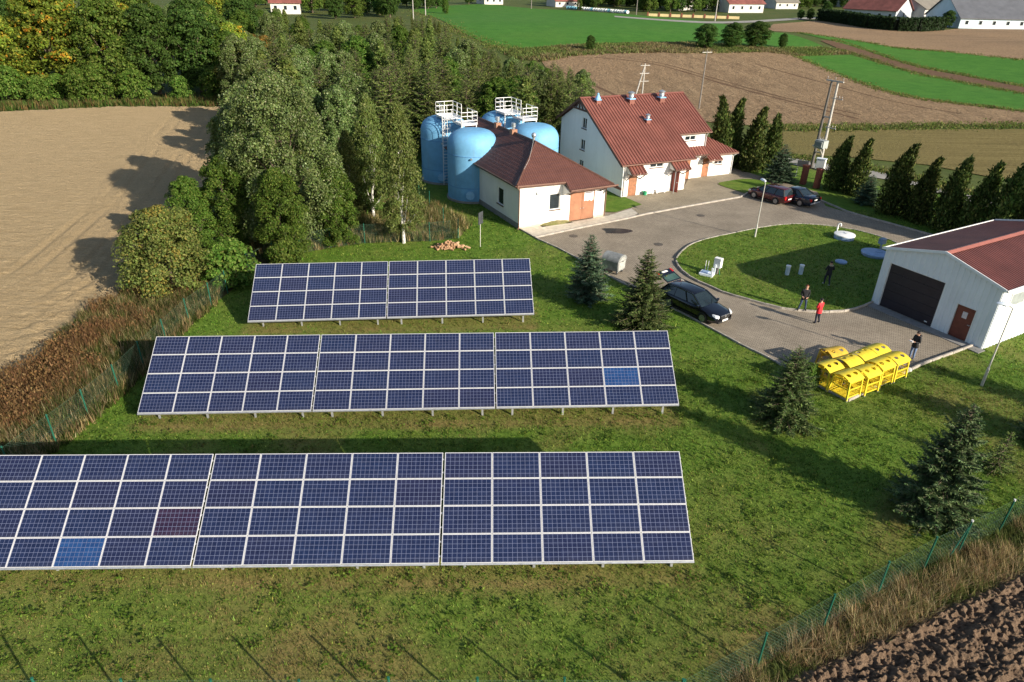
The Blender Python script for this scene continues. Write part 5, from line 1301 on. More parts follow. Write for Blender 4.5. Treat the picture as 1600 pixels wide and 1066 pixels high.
# tall dry grass outside the lower fence
strip_r = [(FENCE_R[0][0]+.2, FENCE_R[0][1]-2.2)] + [(a-.05, b+.12) for a, b in FENCE_R] + [tuple(PE0+_d*(30-.2*k)+_n*.25)[:2] for k in range(0, 190, 6)] + [tuple(PE0-_d*8)[:2]]
x, y = scatter(strip_r, 110); m = vis(x, y, 80); x, y = x[m], y[m]
T_DRY = [(.42,.33,.16),(.32,.24,.11),(.52,.43,.23),(.22,.165,.07)]; T_GRN = [(.13,.17,.045),(.09,.13,.03),(.17,.20,.06)]
f = fbm(x*.55, y*.55, 81); cc = np.where((rng.random(len(x)) < smooth((f-.42)/.22)*.85)[:,None], colmix(len(x), T_DRY, [3,3,2,1]), colmix(len(x), T_GRN, [1,1,1]))
blades('tall_fence_grass', x, y, .14+.55*fbm(x*1.3, y*1.3, 82)*(.6+.4*(f > .5)), .022, .95, None, None, M_BLADE, cc, perclump=5)
# brown dock and weeds along the left fence
strip_l = pxs([(-260,760),(-120,665),(0,596),(40,580),(62,566),(88,528),(112,514),(128,494),(185,468),(206,446),(232,412),(262,375)]) + [(-20,44),(-18.9,39.6),(-18.6,38.6),(-18.9,36.3),(-19.0,33.6),(-19.05,31),(-19.1,28.6),(-19.3,26.3),(-19.6,24.3),(-20,22),(-20.4,17),(-20.8,12)]
x, y = scatter(strip_l, 62); m = vis(x, y, 60); x, y = x[m], y[m]
de = edge_dist(x, y, [Vector((*p,0)) for p in FENCE_L])
f = fbm(x*.5, y*.5, 91); br = rng.random(len(x)) < smooth((de-1.4)/2.4)*smooth((f-.43)/.2)*.85
cc = np.where(br[:,None], colmix(len(x), [(.23,.135,.06),(.175,.10,.045),(.30,.195,.09),(.13,.09,.038)], [3,3,2,2]), np.where((rng.random(len(x)) < .4)[:,None], colmix(len(x), T_DRY, [2,3,1,2]), colmix(len(x), [(.07,.10,.022),(.10,.13,.035),(.055,.08,.018)], [1,1,1])))
blades('weed_strip', x, y, .25+.85*fbm(x*.9, y*.9, 92)*np.where(br, 1.15, .75), .04, .6, None, None, M_BLADE, cc, perclump=6)
# dock seed heads: small leaf flecks on the brown stalks
xb, yb = x[br], y[br]; s = rng.random(len(xb)) < .6; xb, yb = xb[s], yb[s]; k = np.repeat(np.arange(len(xb)), 7); n = len(k)
cen = np.stack([xb[k]+rng.normal(0,.10,n), yb[k]+rng.normal(0,.10,n), rng.uniform(.2,.85,n)],1)
o = leaf_obj('weed_seed_heads', quads(cen, unit(n), np.array([0,0,1])+rng.normal(0,.5,(n,3)), rng.uniform(.10,.2,n), rng.uniform(.05,.09,n)), colmix(n, [(.20,.115,.05),(.15,.085,.037),(.25,.16,.07)], [3,3,1]), M_BLADE, None); o['kind'] = 'stuff'
# rough grass behind the rear fence, under the trees
under = FENCE_B + [(-3.5,55),(-7,60),(-12,62),(-20,60),(-21,48)]
x, y = scatter(under, 45); cc = np.where((rng.random(len(x)) < .45)[:,None], colmix(len(x), T_DRY, [3,3,1,3]), colmix(len(x), T_GRN, [1,2,1])*.8)
blades('rough_grass', x, y, .35+.6*fbm(x*.7, y*.7, 93), .045, .5, None, None, M_BLADE, cc, perclump=5)
# bank of rough grass between crop and ploughed field
bank = pxs([(780,78),(850,74),(931,69),(1081,67),(1200,75),(1285,74),(1330,84),(1245,88),(1200,82),(1100,84),(1000,83),(905,87),(848,97),(800,92)])
x, y = scatter(bank, 3.2); f = fbm(x*.08, y*.08, 94)
cc = np.where((rng.random(len(x)) < smooth((f-.35)/.3))[:,None], colmix(len(x), [(.22,.18,.085),(.17,.135,.06),(.27,.22,.11)], [2,2,1]), colmix(len(x), [(.16,.19,.055),(.12,.155,.04)], [1,1]))
blades('bank_grass', x, y, .25+.6*fbm(x*.12, y*.12, 95), .30, 1.1, None, None, M_BLADE, cc, perclump=5)
# verge at the far edge of the tan field
verge = pxs([(-60,176),(0,174),(177,166),(366,166),(395,163),(395,152),(300,156),(150,160),(0,165),(-60,168)])
x, y = scatter(verge, 5); cc = np.where((rng.random(len(x)) < .5)[:,None], colmix(len(x), [(.16,.13,.05),(.13,.09,.035)], [1,1]), colmix(len(x), [(.09,.13,.025),(.06,.10,.02)], [1,1]))
blades('verge_grass', x, y, .5+.5*fbm(x*.3, y*.3, 96), .16, .5, None, None, M_BLADE, cc, perclump=4)

# ragged margins along the far fields
mx_, my_ = [], []
for ln, wd, n in (([(1243,88),(1290,108),(1340,128),(1400,147),(1470,159),(1540,167),(1640,180)],.7,900),([(1300,62),(1357,79),(1428,102),(1504,117),(1605,136)],.9,700),([(1310,77),(1357,91),(1428,114),(1504,129),(1605,148)],.9,700),([(1215,199),(1300,200),(1400,199),(1500,197),(1640,196)],1.2,1600),([(1246,51),(1327,62),(1402,75),(1478,81),(1600,94)],1.0,500),([(1190,238),(1290,253),(1400,272),(1500,298)],.8,900),([(645,16),(690,36),(720,52),(769,71),(801,77)],2.0,900)):
    c_ = spline(pxs(ln), 10); t = rng.random(n)*(len(c_)-1); i = t.astype(int); f_ = t-i; A = np.array(c_)
    p_ = A[i]*(1-f_)[:,None]+A[np.minimum(i+1, len(c_)-1)]*f_[:,None]; mx_.append(p_[:,0]+rng.normal(0,wd,n)); my_.append(p_[:,1]+rng.normal(0,wd,n))
x = np.concatenate(mx_); y = np.concatenate(my_)
blades('field_margin_grass', x, y, .10+.35*fbm(x*.3, y*.3, 97), .22, 1.0, [(.19,.18,.065),(.14,.18,.04),(.24,.20,.09),(.10,.15,.03)], [2,3,1,2], M_BLADE, perclump=4)
# ------------------------------------------------------------------ fences
M_GREEN = plain('green_post_paint', (.014,.105,.066), .45, var=.15)
M_WIRE = plain('green_wire', (.06,.115,.08), .5, var=.1)
M_CAP = plain('white_cap', (.7,.7,.68), .5)
def fence(label, pts, h=1.52, caps=(), braces=(), sp=.13):
    P = [Vector((x, y, gz(x, y))) for x, y in pts]; o0 = P[0]
    root = thing('wire_fence', label, 'fence', o0)
    Lp = [p-o0 for p in P]
    for i, p in enumerate(Lp):
        lean = Vector((random.uniform(-.04,.04), random.uniform(-.04,.04), 0))
        mb = MB(); mb.tube(p+Vector((0,0,-.3)), p+lean+Vector((0,0,h+.03)), .034, n=8); po = shade_auto(mb.build('post', M_GREEN, root))
        mb = MB(); mb.tube(p+lean+Vector((0,0,h+.03)), p+lean+Vector((0,0,h+(.10 if i in caps else .055))), .042, n=8); mb.build('cap', M_CAP if i in caps else M_GREEN, po)
        if i in braces:
            d = (Lp[i-1]-p).normalized(); mb = MB(); mb.tube(p+Vector((0,0,h*.9)), p+d*.55+Vector((0,0,-.1)), .026, n=6); mb.build('brace', M_GREEN, root)
    co = []; fc = []
    for a, b in zip(Lp[:-1], Lp[1:]):
        L = (b-a).length; d = (b-a)/L; w = .0023
        k = -h
        while k < L:
            for sgn in (1, -1):
                s0, s1 = k, k+h; z0, z1 = (.04, h) if sgn > 0 else (h, .04)
                if s0 < 0: z0 = z0+(z1-z0)*(-s0)/h; s0 = 0
                if s1 > L: z1 = z0+(z1-z0)*(L-s0)/(s1-s0); s1 = L
                if s1-s0 < .02: continue
                A = a+d*s0+Vector((0,0,z0)); B = a+d*s1+Vector((0,0,z1)); q = Vector((-d.x*sgn*.7, -d.y*sgn*.7, .7))*w
                n = len(co); co += [A-q, A+q, B+q, B-q]; fc.append((n, n+1, n+2, n+3))
            k += sp
        for z in (.06, h*.5, h-.02):
            n = len(co); up = Vector((0,0,.004)); co += [a+Vector((0,0,z))-up, a+Vector((0,0,z))+up, b+Vector((0,0,z))+up, b+Vector((0,0,z))-up]; fc.append((n,n+1,n+2,n+3))
    m = mesh_obj('wire_mesh', co, fc, M_WIRE, root); m['kind'] = 'stuff'
    return root
fence('green wire mesh fence along the brown weeds and tilled field', FENCE_L)
fence('green wire mesh fence under the birches behind the short solar row', FENCE_B)
fence('short green wire fence climbing towards the blue tanks', FENCE_T)
fence('green wire fence along the lower lawn edge, casting post shadows', FENCE_F[:-1] + [FENCE_R[0]])
fence('green wire fence between the lawn and the dark ploughed soil', FENCE_R, 1.56, caps=(5,6,7), braces=(5,))

# ------------------------------------------------------------------ street lamps, sign, poles
M_LAMPPOLE = plain('lamp_pole_grey', (.48,.47,.42), .6, var=.12); M_LAMPHEAD = plain('lamp_head_white', (.70,.76,.82), .4, var=.06)
M_LENS = plain('lamp_lens', (.78,.80,.82), .2, var=.05)
def lamp(p, rz, label):
    o = thing('street_lamp', label, 'lamp', (p[0], p[1], 0), rz, 'street lamps around the yard')
    mb = MB(); mb.tube((0,0,-.2),(0,0,1.05),.075,.07,12); mb.tube((0,0,1.05),(0,0,1.12),.07,.042,12); shade_auto(mb.build('base_sleeve', M_LAMPPOLE, o))
    mb = MB(); mb.tube((0,0,1.1),(0,0,4.55),.042,.03,10); shade_auto(mb.build('pole', M_LAMPPOLE, o))
    mb = MB(); mb.tube((0,0,4.5),(.18,0,4.62),.035,.035,8); mb.build('arm', M_LAMPPOLE, o)
    prof = [(-.02,.06,.05),(.1,.13,.09),(.35,.16,.12),(.6,.14,.10),(.72,.07,.05)]
    mb = MB(); n = 12; vs = []; fs = []
    for x, w, hh_ in prof:
        for k in range(n):
            t = 2*PI*k/n; vs.append((x+.05, w*math.cos(t), 4.66+hh_*(math.sin(t) if math.sin(t) > 0 else .45*math.sin(t))))
    for j in range(len(prof)-1):
        for k in range(n): fs.append((j*n+k, j*n+(k+1) % n, (j+1)*n+(k+1) % n, (j+1)*n+k))
    fs += [tuple(range(n-1,-1,-1)), tuple((len(prof)-1)*n+k for k in range(n))]
    mb.add(vs, fs); hd = shade_auto(mb.build('lamp_head', M_LAMPHEAD, o)); MB().lathe([(.0,-.02),(.10,-.015),(.12,.01)],12,(.4,0,4.6),False).build('lens', M_LENS, hd)
lamp((19.7,53.53), R_(100), 'street lamp on the round lawn, pole crossing the red car')
lamp((24.97,31.06), R_(160), 'street lamp on the grass beside the white hall')
M_SIGNBACK = plain('sign_back_dark', (.045,.05,.055), .6, var=.2); M_SIGNFACE = plain('sign_face_grey', (.5,.5,.48), .6)
p = px(750.5,385.5); o = thing('information_sign', 'dark panel sign on a thin grey post beside the wood heap', 'sign', p, R_(62))
mb = MB(); mb.tube((0,0,-.2),(0,0,2.7),.03,n=8); mb.build('post', M_LAMPPOLE, o); mb = MB(); mb.box((-.30,-.05,1.85),(.30,-.02,2.75)); b = mb.build('panel', M_SIGNBACK, o)
mb = MB(); mb.box((-.32,-.055,1.83),(-.30,-.015,2.77)); mb.box((.30,-.055,1.83),(.32,-.015,2.77)); mb.box((-.3,-.055,2.75),(.3,-.015,2.77)); mb.box((-.3,-.055,1.83),(.3,-.015,1.85)); mb.build('panel_frame', M_SIGNBACK, b)
M_POLECON = plain('concrete_pole', (.42,.40,.37), .9, var=.2, scale=4); M_POLEDARK = plain('weathered_pole', (.20,.18,.16), .9, var=.25); M_INSUL = plain('insulator', (.12,.10,.09), .3)
def insul(mb, p, s=1.0): mb.lathe([(.02,0),(.02,.08*s),(.06,.1*s),(.04,.14*s),(.06,.17*s),(.03,.26*s),(0.005,.27*s)],8,p,False)
M_POLEDARK2 = plain('dark_pole', (.12,.11,.10), .9, var=.25)  # darker tone for one pole of the twin pair
pa, pb = px(1268,262), px(1279,265); o = thing('transformer_pole', 'twin concrete power pole with transformer and crossarms behind the brick gate', 'power pole', ((pa.x+pb.x)/2,(pa.y+pb.y)/2,0), math.atan2(pb.y-pa.y,pb.x-pa.x))
w_ = .52
for s in (-1,1):
    mb = MB(); mb.tube((s*w_,0,-.3),(s*w_*.75,0,9.2),.17,.11,10); shade_auto(mb.build('pole', M_POLECON if s > 0 else M_POLEDARK2, o))
mb = MB(); mb.bar((-1.05,0,9.28),(1.05,0,9.28),.14,.14); mb.build('crossarm', M_POLECON, o)
mb = MB()
for x in (-.95,0,.95): insul(mb, (x,0,9.35), 1.2)
mb.build('insulators', M_INSUL, o)['kind'] = 'stuff'
for z in (7.6,4.6): 
    mb = MB(); mb.bar((.2,-.15,z),(1.5,-.15,z),.08,.08); mb.build('crossarm', M_POLECON, o)
    mb = MB()
    for x in (.7,1.05,1.4): insul(mb, (x,-.15,z+.05), .9)
    mb.build('insulators', M_INSUL, o)['kind'] = 'stuff'
for z in (1.8,3.2,5.6): MB().bar((-w_,0,z),(w_,0,z),.09,.12).build('tie', M_POLECON, o)
mb = MB(); mb.box((.15,-1.25,2.55),(1.25,-.45,3.35)); 
for k in range(7): mb.box((.2+.15*k,-1.37,2.65),(.23+.15*k,-1.25,3.25))
tr = mb.build('transformer', plain('transformer_grey', (.34,.37,.36), .5, var=.12), o); mb = MB()
for x in (.4,.7,1.0): insul(mb, (x,-.85,3.35), 1.3)
mb.build('bushings', M_INSUL, tr); mb = MB(); mb.bar((-.6,-.5,2.5),(1.2,-.5,2.5),.1,.1); mb.bar((.6,-.2,1.7),(.9,-1.2,2.5),.07,.07); mb.bar((.0,-1.1,2.5),(1.3,-1.1,2.5),.1,.1); mb.build('transformer_bracket', M_POLECON, o)
def simple_pole(x, yb, yt, label, arms=1, A=False, Y=None, mat=None, r=.13):
    if Y is None: p = px(x, yb)
    else:
        d = ray(x, yb); p = Vector((d[0]*Y/d[1], Y, 0)); p.z = gz(p.x, p.y)
    dd = math.hypot(p.x, p.y); r_ = ray(x, yt); h = CAMH+dd*r_[2]/math.hypot(r_[0], r_[1])-p.z
    o = thing('power_pole', label, 'power pole', p, R_(20))
    mat = mat or M_POLEDARK
    MB().tube((0,0,-.3),(0,0,h),r,r*.7,8).build('pole', mat, o)
    if A: MB().tube((-1.6,0,-.3),(-.05,0,h*.93),r,r*.7,8).build('pole', mat, o)
    for k in range(arms):
        z = h-.3-1.2*k; MB().bar((-.8,0,z),(.9,0,z),.1,.1).build('crossarm', M_POLECON, o); mb = MB()
        for q in (-.7,0,.8): insul(mb, (q,0,z+.05), 1)
        mb.build('insulators', M_INSUL, o)['kind'] = 'stuff'
    return o
simple_pole(1092,170,78,'single lattice-grey power pole rising behind the red house roof',1)
simple_pole(1003,150,99,'A-shaped power pole on the ploughed field behind the house ridge',3,True,Y=118,mat=M_POLECON)
simple_pole(1117,33,-4,'tall pale pole by the far yellow wall',1,mat=M_POLECON,r=.2)
simple_pole(646,30,-12,'leaning grey pole at the wood edge by the crop field',0,mat=M_POLECON,r=.16); simple_pole(665,24,-12,'second grey pole at the wood edge by the crop field',0,mat=M_POLECON,r=.16)
simple_pole(994,23,-6,'thin dark pole near the far wrapped bales',0,r=.2); simple_pole(830,14,-8,'thin dark pole at the crop field crest',0,r=.2)

# ------------------------------------------------------------------ brick gate and meter cabinet
M_GATEBRICK = plain('gate_brick', (.22,.070,.042), .85, var=.25, scale=10)
for i, (x, y) in enumerate(((1254,288),(1275,294))):
    p = px(x, y); o = thing('gate_post', ['red brick gate post beside the bluish spruce','red brick gate post beside the first thuja'][i], 'gate post', p, R_(30))
    for k in range(10):
        b = MB().box((-.24+.008*(k%2),-.24,.02+k*.19),(.24,.24-.008*(k%2),.205+k*.19)).build('brick_course', M_GATEBRICK, o)
    b = MB().box((-.29,-.29,1.915),(.29,.29,2.0)).build('cap', plain('gate_cap', (.40,.12,.06), .8) if i == 0 else M_GATEBRICK, o)
p = px(1277,280); o = thing('meter_cabinet', 'white meter cabinet on a stand between the brick gate posts', 'cabinet', p, R_(-35))
mb = MB(); mb.box((-.16,-.14,-.1),(.16,.14,1.05)); mb.build('stand', M_CONCRETE, o); mb = MB(); mb.box((-.45,-.26,1.05),(.45,.26,2.15)); b = mb.build('cabinet_box', M_WHITEFRAME, o); bevel(b, .02); MB().box((-.40,-.275,1.1),(.40,-.262,2.08)).build('cabinet_door', M_WHITEFRAME, o); MB().box((-.5,-.31,2.15),(.5,.31,2.2)).build('cabinet_roof', M_LAMPHEAD, o)
p = px(1250,277); o = thing('gate_sign', 'dark rectangular sign on posts beside the brick gate', 'sign', p, R_(-25)); MB().box((-.55,-.03,1.15),(.55,.03,1.75)).build('panel', M_SIGNBACK, o)
for s in (-.45,.45): MB().tube((s,.05,-.1),(s,.05,1.7),.025,n=6).build('post', M_GALV, o)

# ------------------------------------------------------------------ things on the round lawn
M_LIDW = plain('white_grp_lid', (.80,.80,.78), .5, var=.05); M_LIDB = plain('pale_blue_grp', (.26,.37,.54), .55, var=.14)
def round_tank(x, y, r, h, label, mat_top, lid=True):
    p = px(x, y); o = thing('tank_cover', label, 'tank cover', (p.x,p.y,.09)); MB().lathe([(r*.97,-.1),(r*.97,h)],40,caps=False).build('ring', M_LIDB, o)
    c = shade_auto(MB().lathe([(r*1.02,h-.05),(r*1.02,h+.03),(r*.9,h+.06),(0.02,h+.09)],40,caps=False).build('lid', mat_top, o)); MB().lathe([(.28,h+.07),(.28,h+.12),(.0,h+.13)],20,(r*.3,0,0),False).build('hatch', mat_top, c); return o
round_tank(1318,374,.80,.34,'white round tank lid on the sunny round lawn',M_LIDW); round_tank(1366,400,.98,.18,'large bluish round tank lid in the hall shadow',M_LIDB); 
p = px(1313.5,412); o = shade_auto(MB().lathe([(.42,-.1),(.42,.10),(.38,.13),(.02,.15)],28,caps=False).build('shaft_cover', M_LIDB)); o.location = (p.x,p.y,.09); tag(o, 'small round shaft cover near the man on the lawn', 'shaft cover')
for i, (x, y) in enumerate(((1229,431),(1250,430))):
    p = px(x, y); o = thing('vent_pipe', ['pale vent pipe stub farther from the man on the lawn','pale vent pipe stub between its twin and the man'][i], 'vent pipe', (p.x,p.y,.09), 0, 'vent pipes on the round lawn'); shade_auto(MB().tube((0,0,-.1),(0,0,.66),.15,n=20).build('pipe', plain('pale_pipe', (.50,.60,.66), .5), o)); shade_auto(MB().lathe([(.17,.62),(.17,.70),(.02,.74)],20,caps=False).build('cap', M_LIDW, o))
p = px(1306,367); o = thing('vent_post', 'white goose-neck vent pipe beside the white round lid', 'vent pipe', (p.x,p.y,.09), R_(-30)); o.scale = (.8,.8,.75); mb = MB(); mb.path([(0,0,-.1),(0,0,1.05),(.06,0,1.18),(.18,0,1.22),(.26,0,1.14),(.28,0,.95)],.075,10); shade_auto(mb.build('pipe', M_LIDW, o)); MB().lathe([(.11,.0),(.11,.06)],14,(0,0,.62)).build('flange', M_LIDW, o)
p = px(1374,394); o = thing('valve_box', 'grey valve box on a post behind the bluish lid', 'valve box', (p.x,p.y,.09), R_(25)); MB().tube((0,0,-.1),(0,0,.6),.07,n=10).build('post', M_STEEL, o); bevel(MB().box((-.25,-.18,.6),(.25,.18,1.05)).build('box', plain('valve_blue', (.20,.28,.38), .5), o), .02)
p = px(1119,430); o = thing('control_cabinet', 'white control cabinet on legs above the pump shaft', 'cabinet', (p.x,p.y,.09), R_(-40)); o.scale = (.86,.86,.86); MB().box((-.09,-.09,-.1),(.09,.09,.62)).build('leg', M_POLEDARK, o); b = bevel(MB().box((-.30,-.20,.6),(.30,.20,1.42)).build('cabinet_box', M_LIDW, o), .015); MB().box((-.26,-.213,.64),(.26,-.202,1.38)).build('cabinet_door', M_WHITEFRAME, o); mb = MB(); mb.path([(.2,0,.6),(.22,0,.3),(.3,0,-.05)],.02,6); mb.build('cable', M_GREENBIN, o)
p = px(1104,431); o = thing('pump_shaft', 'concrete pump shaft slab with pipes beside the control cabinet', 'pump shaft', (p.x,p.y,.09), R_(-30)); o.scale = (.74,.74,.8); bevel(MB().box((-.65,-.5,-.1),(.65,.5,.22)).build('slab', M_LAMPHEAD, o), .02); MB().box((-.5,-.38,.222),(.1,.36,.25)).build('hatch', M_LIDB, o)
for x, y, h in ((.55,-.4,.85),(.6,.35,.95)): MB().box((x-.07,y-.09,.2),(x+.07,y+.09,h)).build('pipe_box', M_LAMPHEAD, o)
for x in (-.35,-.1): MB().tube((x,.45,.2),(x,.45,1.15),.025,n=8).build('pipe', M_WHITERAIL, o)

# ------------------------------------------------------------------ waste container
M_CONT = plain('zinc_container', (.27,.28,.27), .55, .2, var=.25, scale=3); M_CONT_LIT = plain('zinc_sunlit', (.42,.42,.39), .6, .1, var=.2, scale=4)  # container ends get a paler zinc, sunlight put into the colour
p = px(958,424); o = thing('waste_container', 'grey metal wheeled waste container with round lid at the lawn edge', 'waste container', (p.x,p.y,.0), R_(-38)); L_ = .66
mb = MB(); mb.prism([(-.50,.25),(.44,.25),(.58,.95),(-.58,.95)], -L_, L_, Matrix.Rotation(PI/2,4,'Z') @ Matrix.Rotation(PI/2,4,'X')); 
b = bevel(mb.build('body', M_CONT, o), .02)
arc = [(.60*math.cos(t), .95+.45*math.sin(t)) for t in [R_(k) for k in range(0,181,12)]]
mb = MB(); mb.prism(arc, -L_-.02, L_+.02, Matrix.Rotation(PI/2,4,'Z') @ Matrix.Rotation(PI/2,4,'X')); shade_auto(mb.build('lid', M_CONT, o), 35)
for s in (-1,1):
    mb = MB(); mb.prism([(.42*math.cos(t), .95+.30*math.sin(t)) for t in [R_(k) for k in range(10,171,16)]], 0, .02, Matrix.Translation((s*(L_+.021 if s > 0 else L_+.041),0,0)) @ Matrix.Rotation(PI/2,4,'Z') @ Matrix.Rotation(PI/2,4,'X')); mb.build('end_plate', M_CONT_LIT, o)
    mb = MB(); mb.tube((s*(L_+.02),0,.98),(s*(L_+.14),0,.98),.05,n=12); mb.build('trunnion', M_CONT_LIT, o)
    mb = MB(); mb.box((s*(L_+.012)-.012,-.45,.35),(s*(L_+.012)+.012,.42,.93)); mb.build('end_panel', M_CONT_LIT, o)
M_RUB = plain('rubber', (.015,.015,.016), .8, var=.2)
for sx in (-1,1):
    for sy in (-1,1):
        mb = MB(); mb.tube((sx*.5-.03,sy*.36,.1),(sx*.5+.03,sy*.36,.1),.1,n=14); w = mb.build('wheel', M_RUB, o); MB().box((sx*.5-.05,sy*.36-.04,.12),(sx*.5+.05,sy*.36+.04,.26)).build('fork', M_GALV, w)

# ------------------------------------------------------------------ wood heap
M_WOOD = plain('split_wood', (.52,.33,.19), .85, var=.25, scale=6); M_WOOD2 = plain('split_wood_dark', (.38,.22,.12), .85, var=.25, scale=6)
hp = px(704,387); logs = []
logme = []
for k in range(5):
    mb = MB(); n = 5; a0 = random.random()*6; mb.prism([(.085*random.uniform(.7,1.2)*math.cos(a0+2*PI*i/n), .085*random.uniform(.7,1.2)*math.sin(a0+2*PI*i/n)) for i in range(n)], -.2, .2)
    q = mb.build('log', M_WOOD if k % 2 else M_WOOD2); logme.append(q.data); bpy.data.objects.remove(q)
wh = thing('wood_heap', 'low heap of split firewood on the grass below the fence', 'wood heap', hp, R_(5))
for k in range(90):
    x = random.gauss(0,.55); y = random.gauss(0,.3); z = max(.05, .5*(1-(x/1.25)**2-(y/.75)**2)*random.uniform(.3,1))
    q = bpy.data.objects.new('log', random.choice(logme)); COL.objects.link(q); q.parent = wh; q.location = (x,y,z); q.rotation_euler = (random.uniform(1.1,2.0), random.uniform(-.5,.5), random.uniform(0,6.28))

# ------------------------------------------------------------------ yellow litter cages
M_YEL = plain('yellow_paint', (.74,.575,.035), .5, var=.16, scale=2.5); M_YEL2 = plain('faded_yellow_paint', (.62,.40,.04), .6, var=.22, scale=2.0)
def cage(p, rz, label, mat, group, tilt=0):
    o = thing('litter_cage', label, 'litter cage', (p[0],p[1],.0), rz, group)
    hx, hy = .54, .50; n = 10
    # arched roof with two drop holes
    bm = bmesh.new(); nx = 36; ny = 30
    holes = [(-.27,-.16),(.27,-.16)]
    def zf(y): return 1.08+.20*(1-(y/(hy+.04))**2)
    g = [[bm.verts.new(((hx+.03)*(2*i/nx-1), (hy+.04)*(2*j/ny-1), zf((hy+.04)*(2*j/ny-1)))) for i in range(nx+1)] for j in range(ny+1)]
    for j in range(ny):
        for i in range(nx):
            c = (g[j][i].co+g[j+1][i+1].co)/2
            if any((c.x-a)**2+(c.y-b)**2 < .125**2 for a, b in holes): continue
            bm.faces.new((g[j][i],g[j][i+1],g[j+1][i+1],g[j+1][i]))
    for v in bm.verts:        # round off the hole rims
        for a, b in holes:
            d = math.hypot(v.co.x-a, v.co.y-b)
            if .09 < d < .148: v.co.x = a+(v.co.x-a)*.125/d; v.co.y = b+(v.co.y-b)*.125/d; v.co.z = zf(v.co.y)
    bmesh.ops.delete(bm, geom=[v for v in bm.verts if not v.link_faces], context='VERTS')
    r = bmesh.ops.solidify(bm, geom=bm.faces[:], thickness=.02)
    me = bpy.data.meshes.new('roof'); bm.to_mesh(me); bm.free(); me.materials.append(mat); ro = bpy.data.objects.new('roof', me); COL.objects.link(ro); ro.parent = o; shade_auto(ro, 40)
    for sx in (-1,1):
        for sy in (-1,1):
            MB().bar((sx*(hx-.02),sy*(hy+.06),0),(sx*(hx-.05),sy*(hy-.04),1.09),.075,.075).build('leg', mat, o)
    for z in (.16,.62,1.03):
        for sy in (-1,1): MB().bar((-hx+.06,sy*(hy-.0),z),(hx-.06,sy*(hy-.0),z),.05,.05).build('cross_bar', mat, o)
        for sx in (-1,1): MB().bar((sx*(hx-.04),-hy+.06,z),(sx*(hx-.04),hy-.06,z),.05,.05).build('cross_bar', mat, o)
    mb = MB()
    for k in range(11):
        x = -hx+.10+k*.088
        for sy in (-1,1): mb.bar((x,sy*(hy-.01),.16),(x,sy*(hy-.01),.62),.010,.010)
    for k in range(10):
        y = -hy+.10+k*.088
        for sx in (-1,1): mb.bar((sx*(hx-.05),y,.16),(sx*(hx-.05),y,.62 if k % 2 else 1.02),.010,.010)
    for z in (.28,.40,.52):
        for sy in (-1,1): mb.bar((-hx+.08,sy*(hy-.01),z),(hx-.08,sy*(hy-.01),z),.010,.010)
    mb.build('wire_grille', mat, o)['kind'] = 'stuff'
    MB().box((-hx+.08,-hy+.08,.10),(hx-.08,hy-.08,.13)).build('floor_plate', mat, o)
    MB().box((-hx+.07,hy-.10,.66),(hx-.07,hy-.085,1.0)).build('back_plate', mat, o)
    for sx in (-1,1): MB().tube((sx*(hx-.02),-hy-.06,0),(sx*(hx-.02),-hy-.06,.06),.05,n=10).build('foot', M_STEEL, o)
    return o
cz = 1.25
CG = [((1327,583),R_(30)),((1355.6,575.6),R_(30)),((1378,564),R_(31)),((1400.6,555.4),R_(30)),((1296.6,567.7),R_(29)),((1327.5,560),R_(30)),((1350,551),R_(32)),((1371,542.4),R_(30))]
CL = [f'{q} in the {r} row of the double row' for r in ('lawn-side','yard-side') for q in ('bright yellow litter cage next to the spruce','second yellow litter cage from the spruce','third yellow litter cage from the spruce','last yellow litter cage, towards the man,')]
c0 = cage((0,0), 0, 'bright yellow litter cage with two round roof holes, packed in a double row', M_YEL, 'yellow litter cages in a double row')
for i, ((x, y), a) in enumerate(CG):
    p = px(x, y, cz); o = c0 if i == 0 else copy_tree(c0); o['label'] = CL[i]; o.location = (p.x, p.y, 0.0); o.rotation_euler.z = a + (PI if i in (5,6) else 0) + random.uniform(-.02,.02)
p = px(1304.5,546, cz); cage((p.x,p.y), R_(20), 'faded yellow litter cage standing apart behind the double row', M_YEL2, None)

# ------------------------------------------------------------------ cars
def car_paint(name, col, rough=.12):
    m, nt, b = nmat(name); b.inputs['Base Color'].default_value = (*col, 1); b.inputs['Roughness'].default_value = rough; b.inputs['Metallic'].default_value = .25
    b.inputs['Coat Weight'].default_value = .8; b.inputs['Coat Roughness'].default_value = .05
    n = _noise(nt, 2, 4); r = _ramp(nt, n.outputs[0], [(.3, tuple(c*.85 for c in col)), (.7, tuple(c*1.15 for c in col))]); nt.links.new(r.outputs[0], b.inputs['Base Color']); return m
M_CARGLASS = glass_mat('car_glass', (.010,.016,.018)); M_CARGLASS.node_tree.nodes['Principled BSDF'].inputs['Specular IOR Level'].default_value = .8
M_TRIM = plain('black_trim', (.016,.016,.017), .6, var=.15); M_CHROME = plain('chrome', (.75,.76,.78), .15, .9, var=.05); M_HEAD = plain('headlight', (.72,.74,.76), .08, .2, var=.15, scale=20); M_TAIL = plain('tail_light', (.45,.015,.015), .15, var=.2); M_PLATE = plain('number_plate', (.78,.78,.74), .5); M_RIM = plain('alloy_rim', (.34,.34,.35), .35, .7, var=.12)
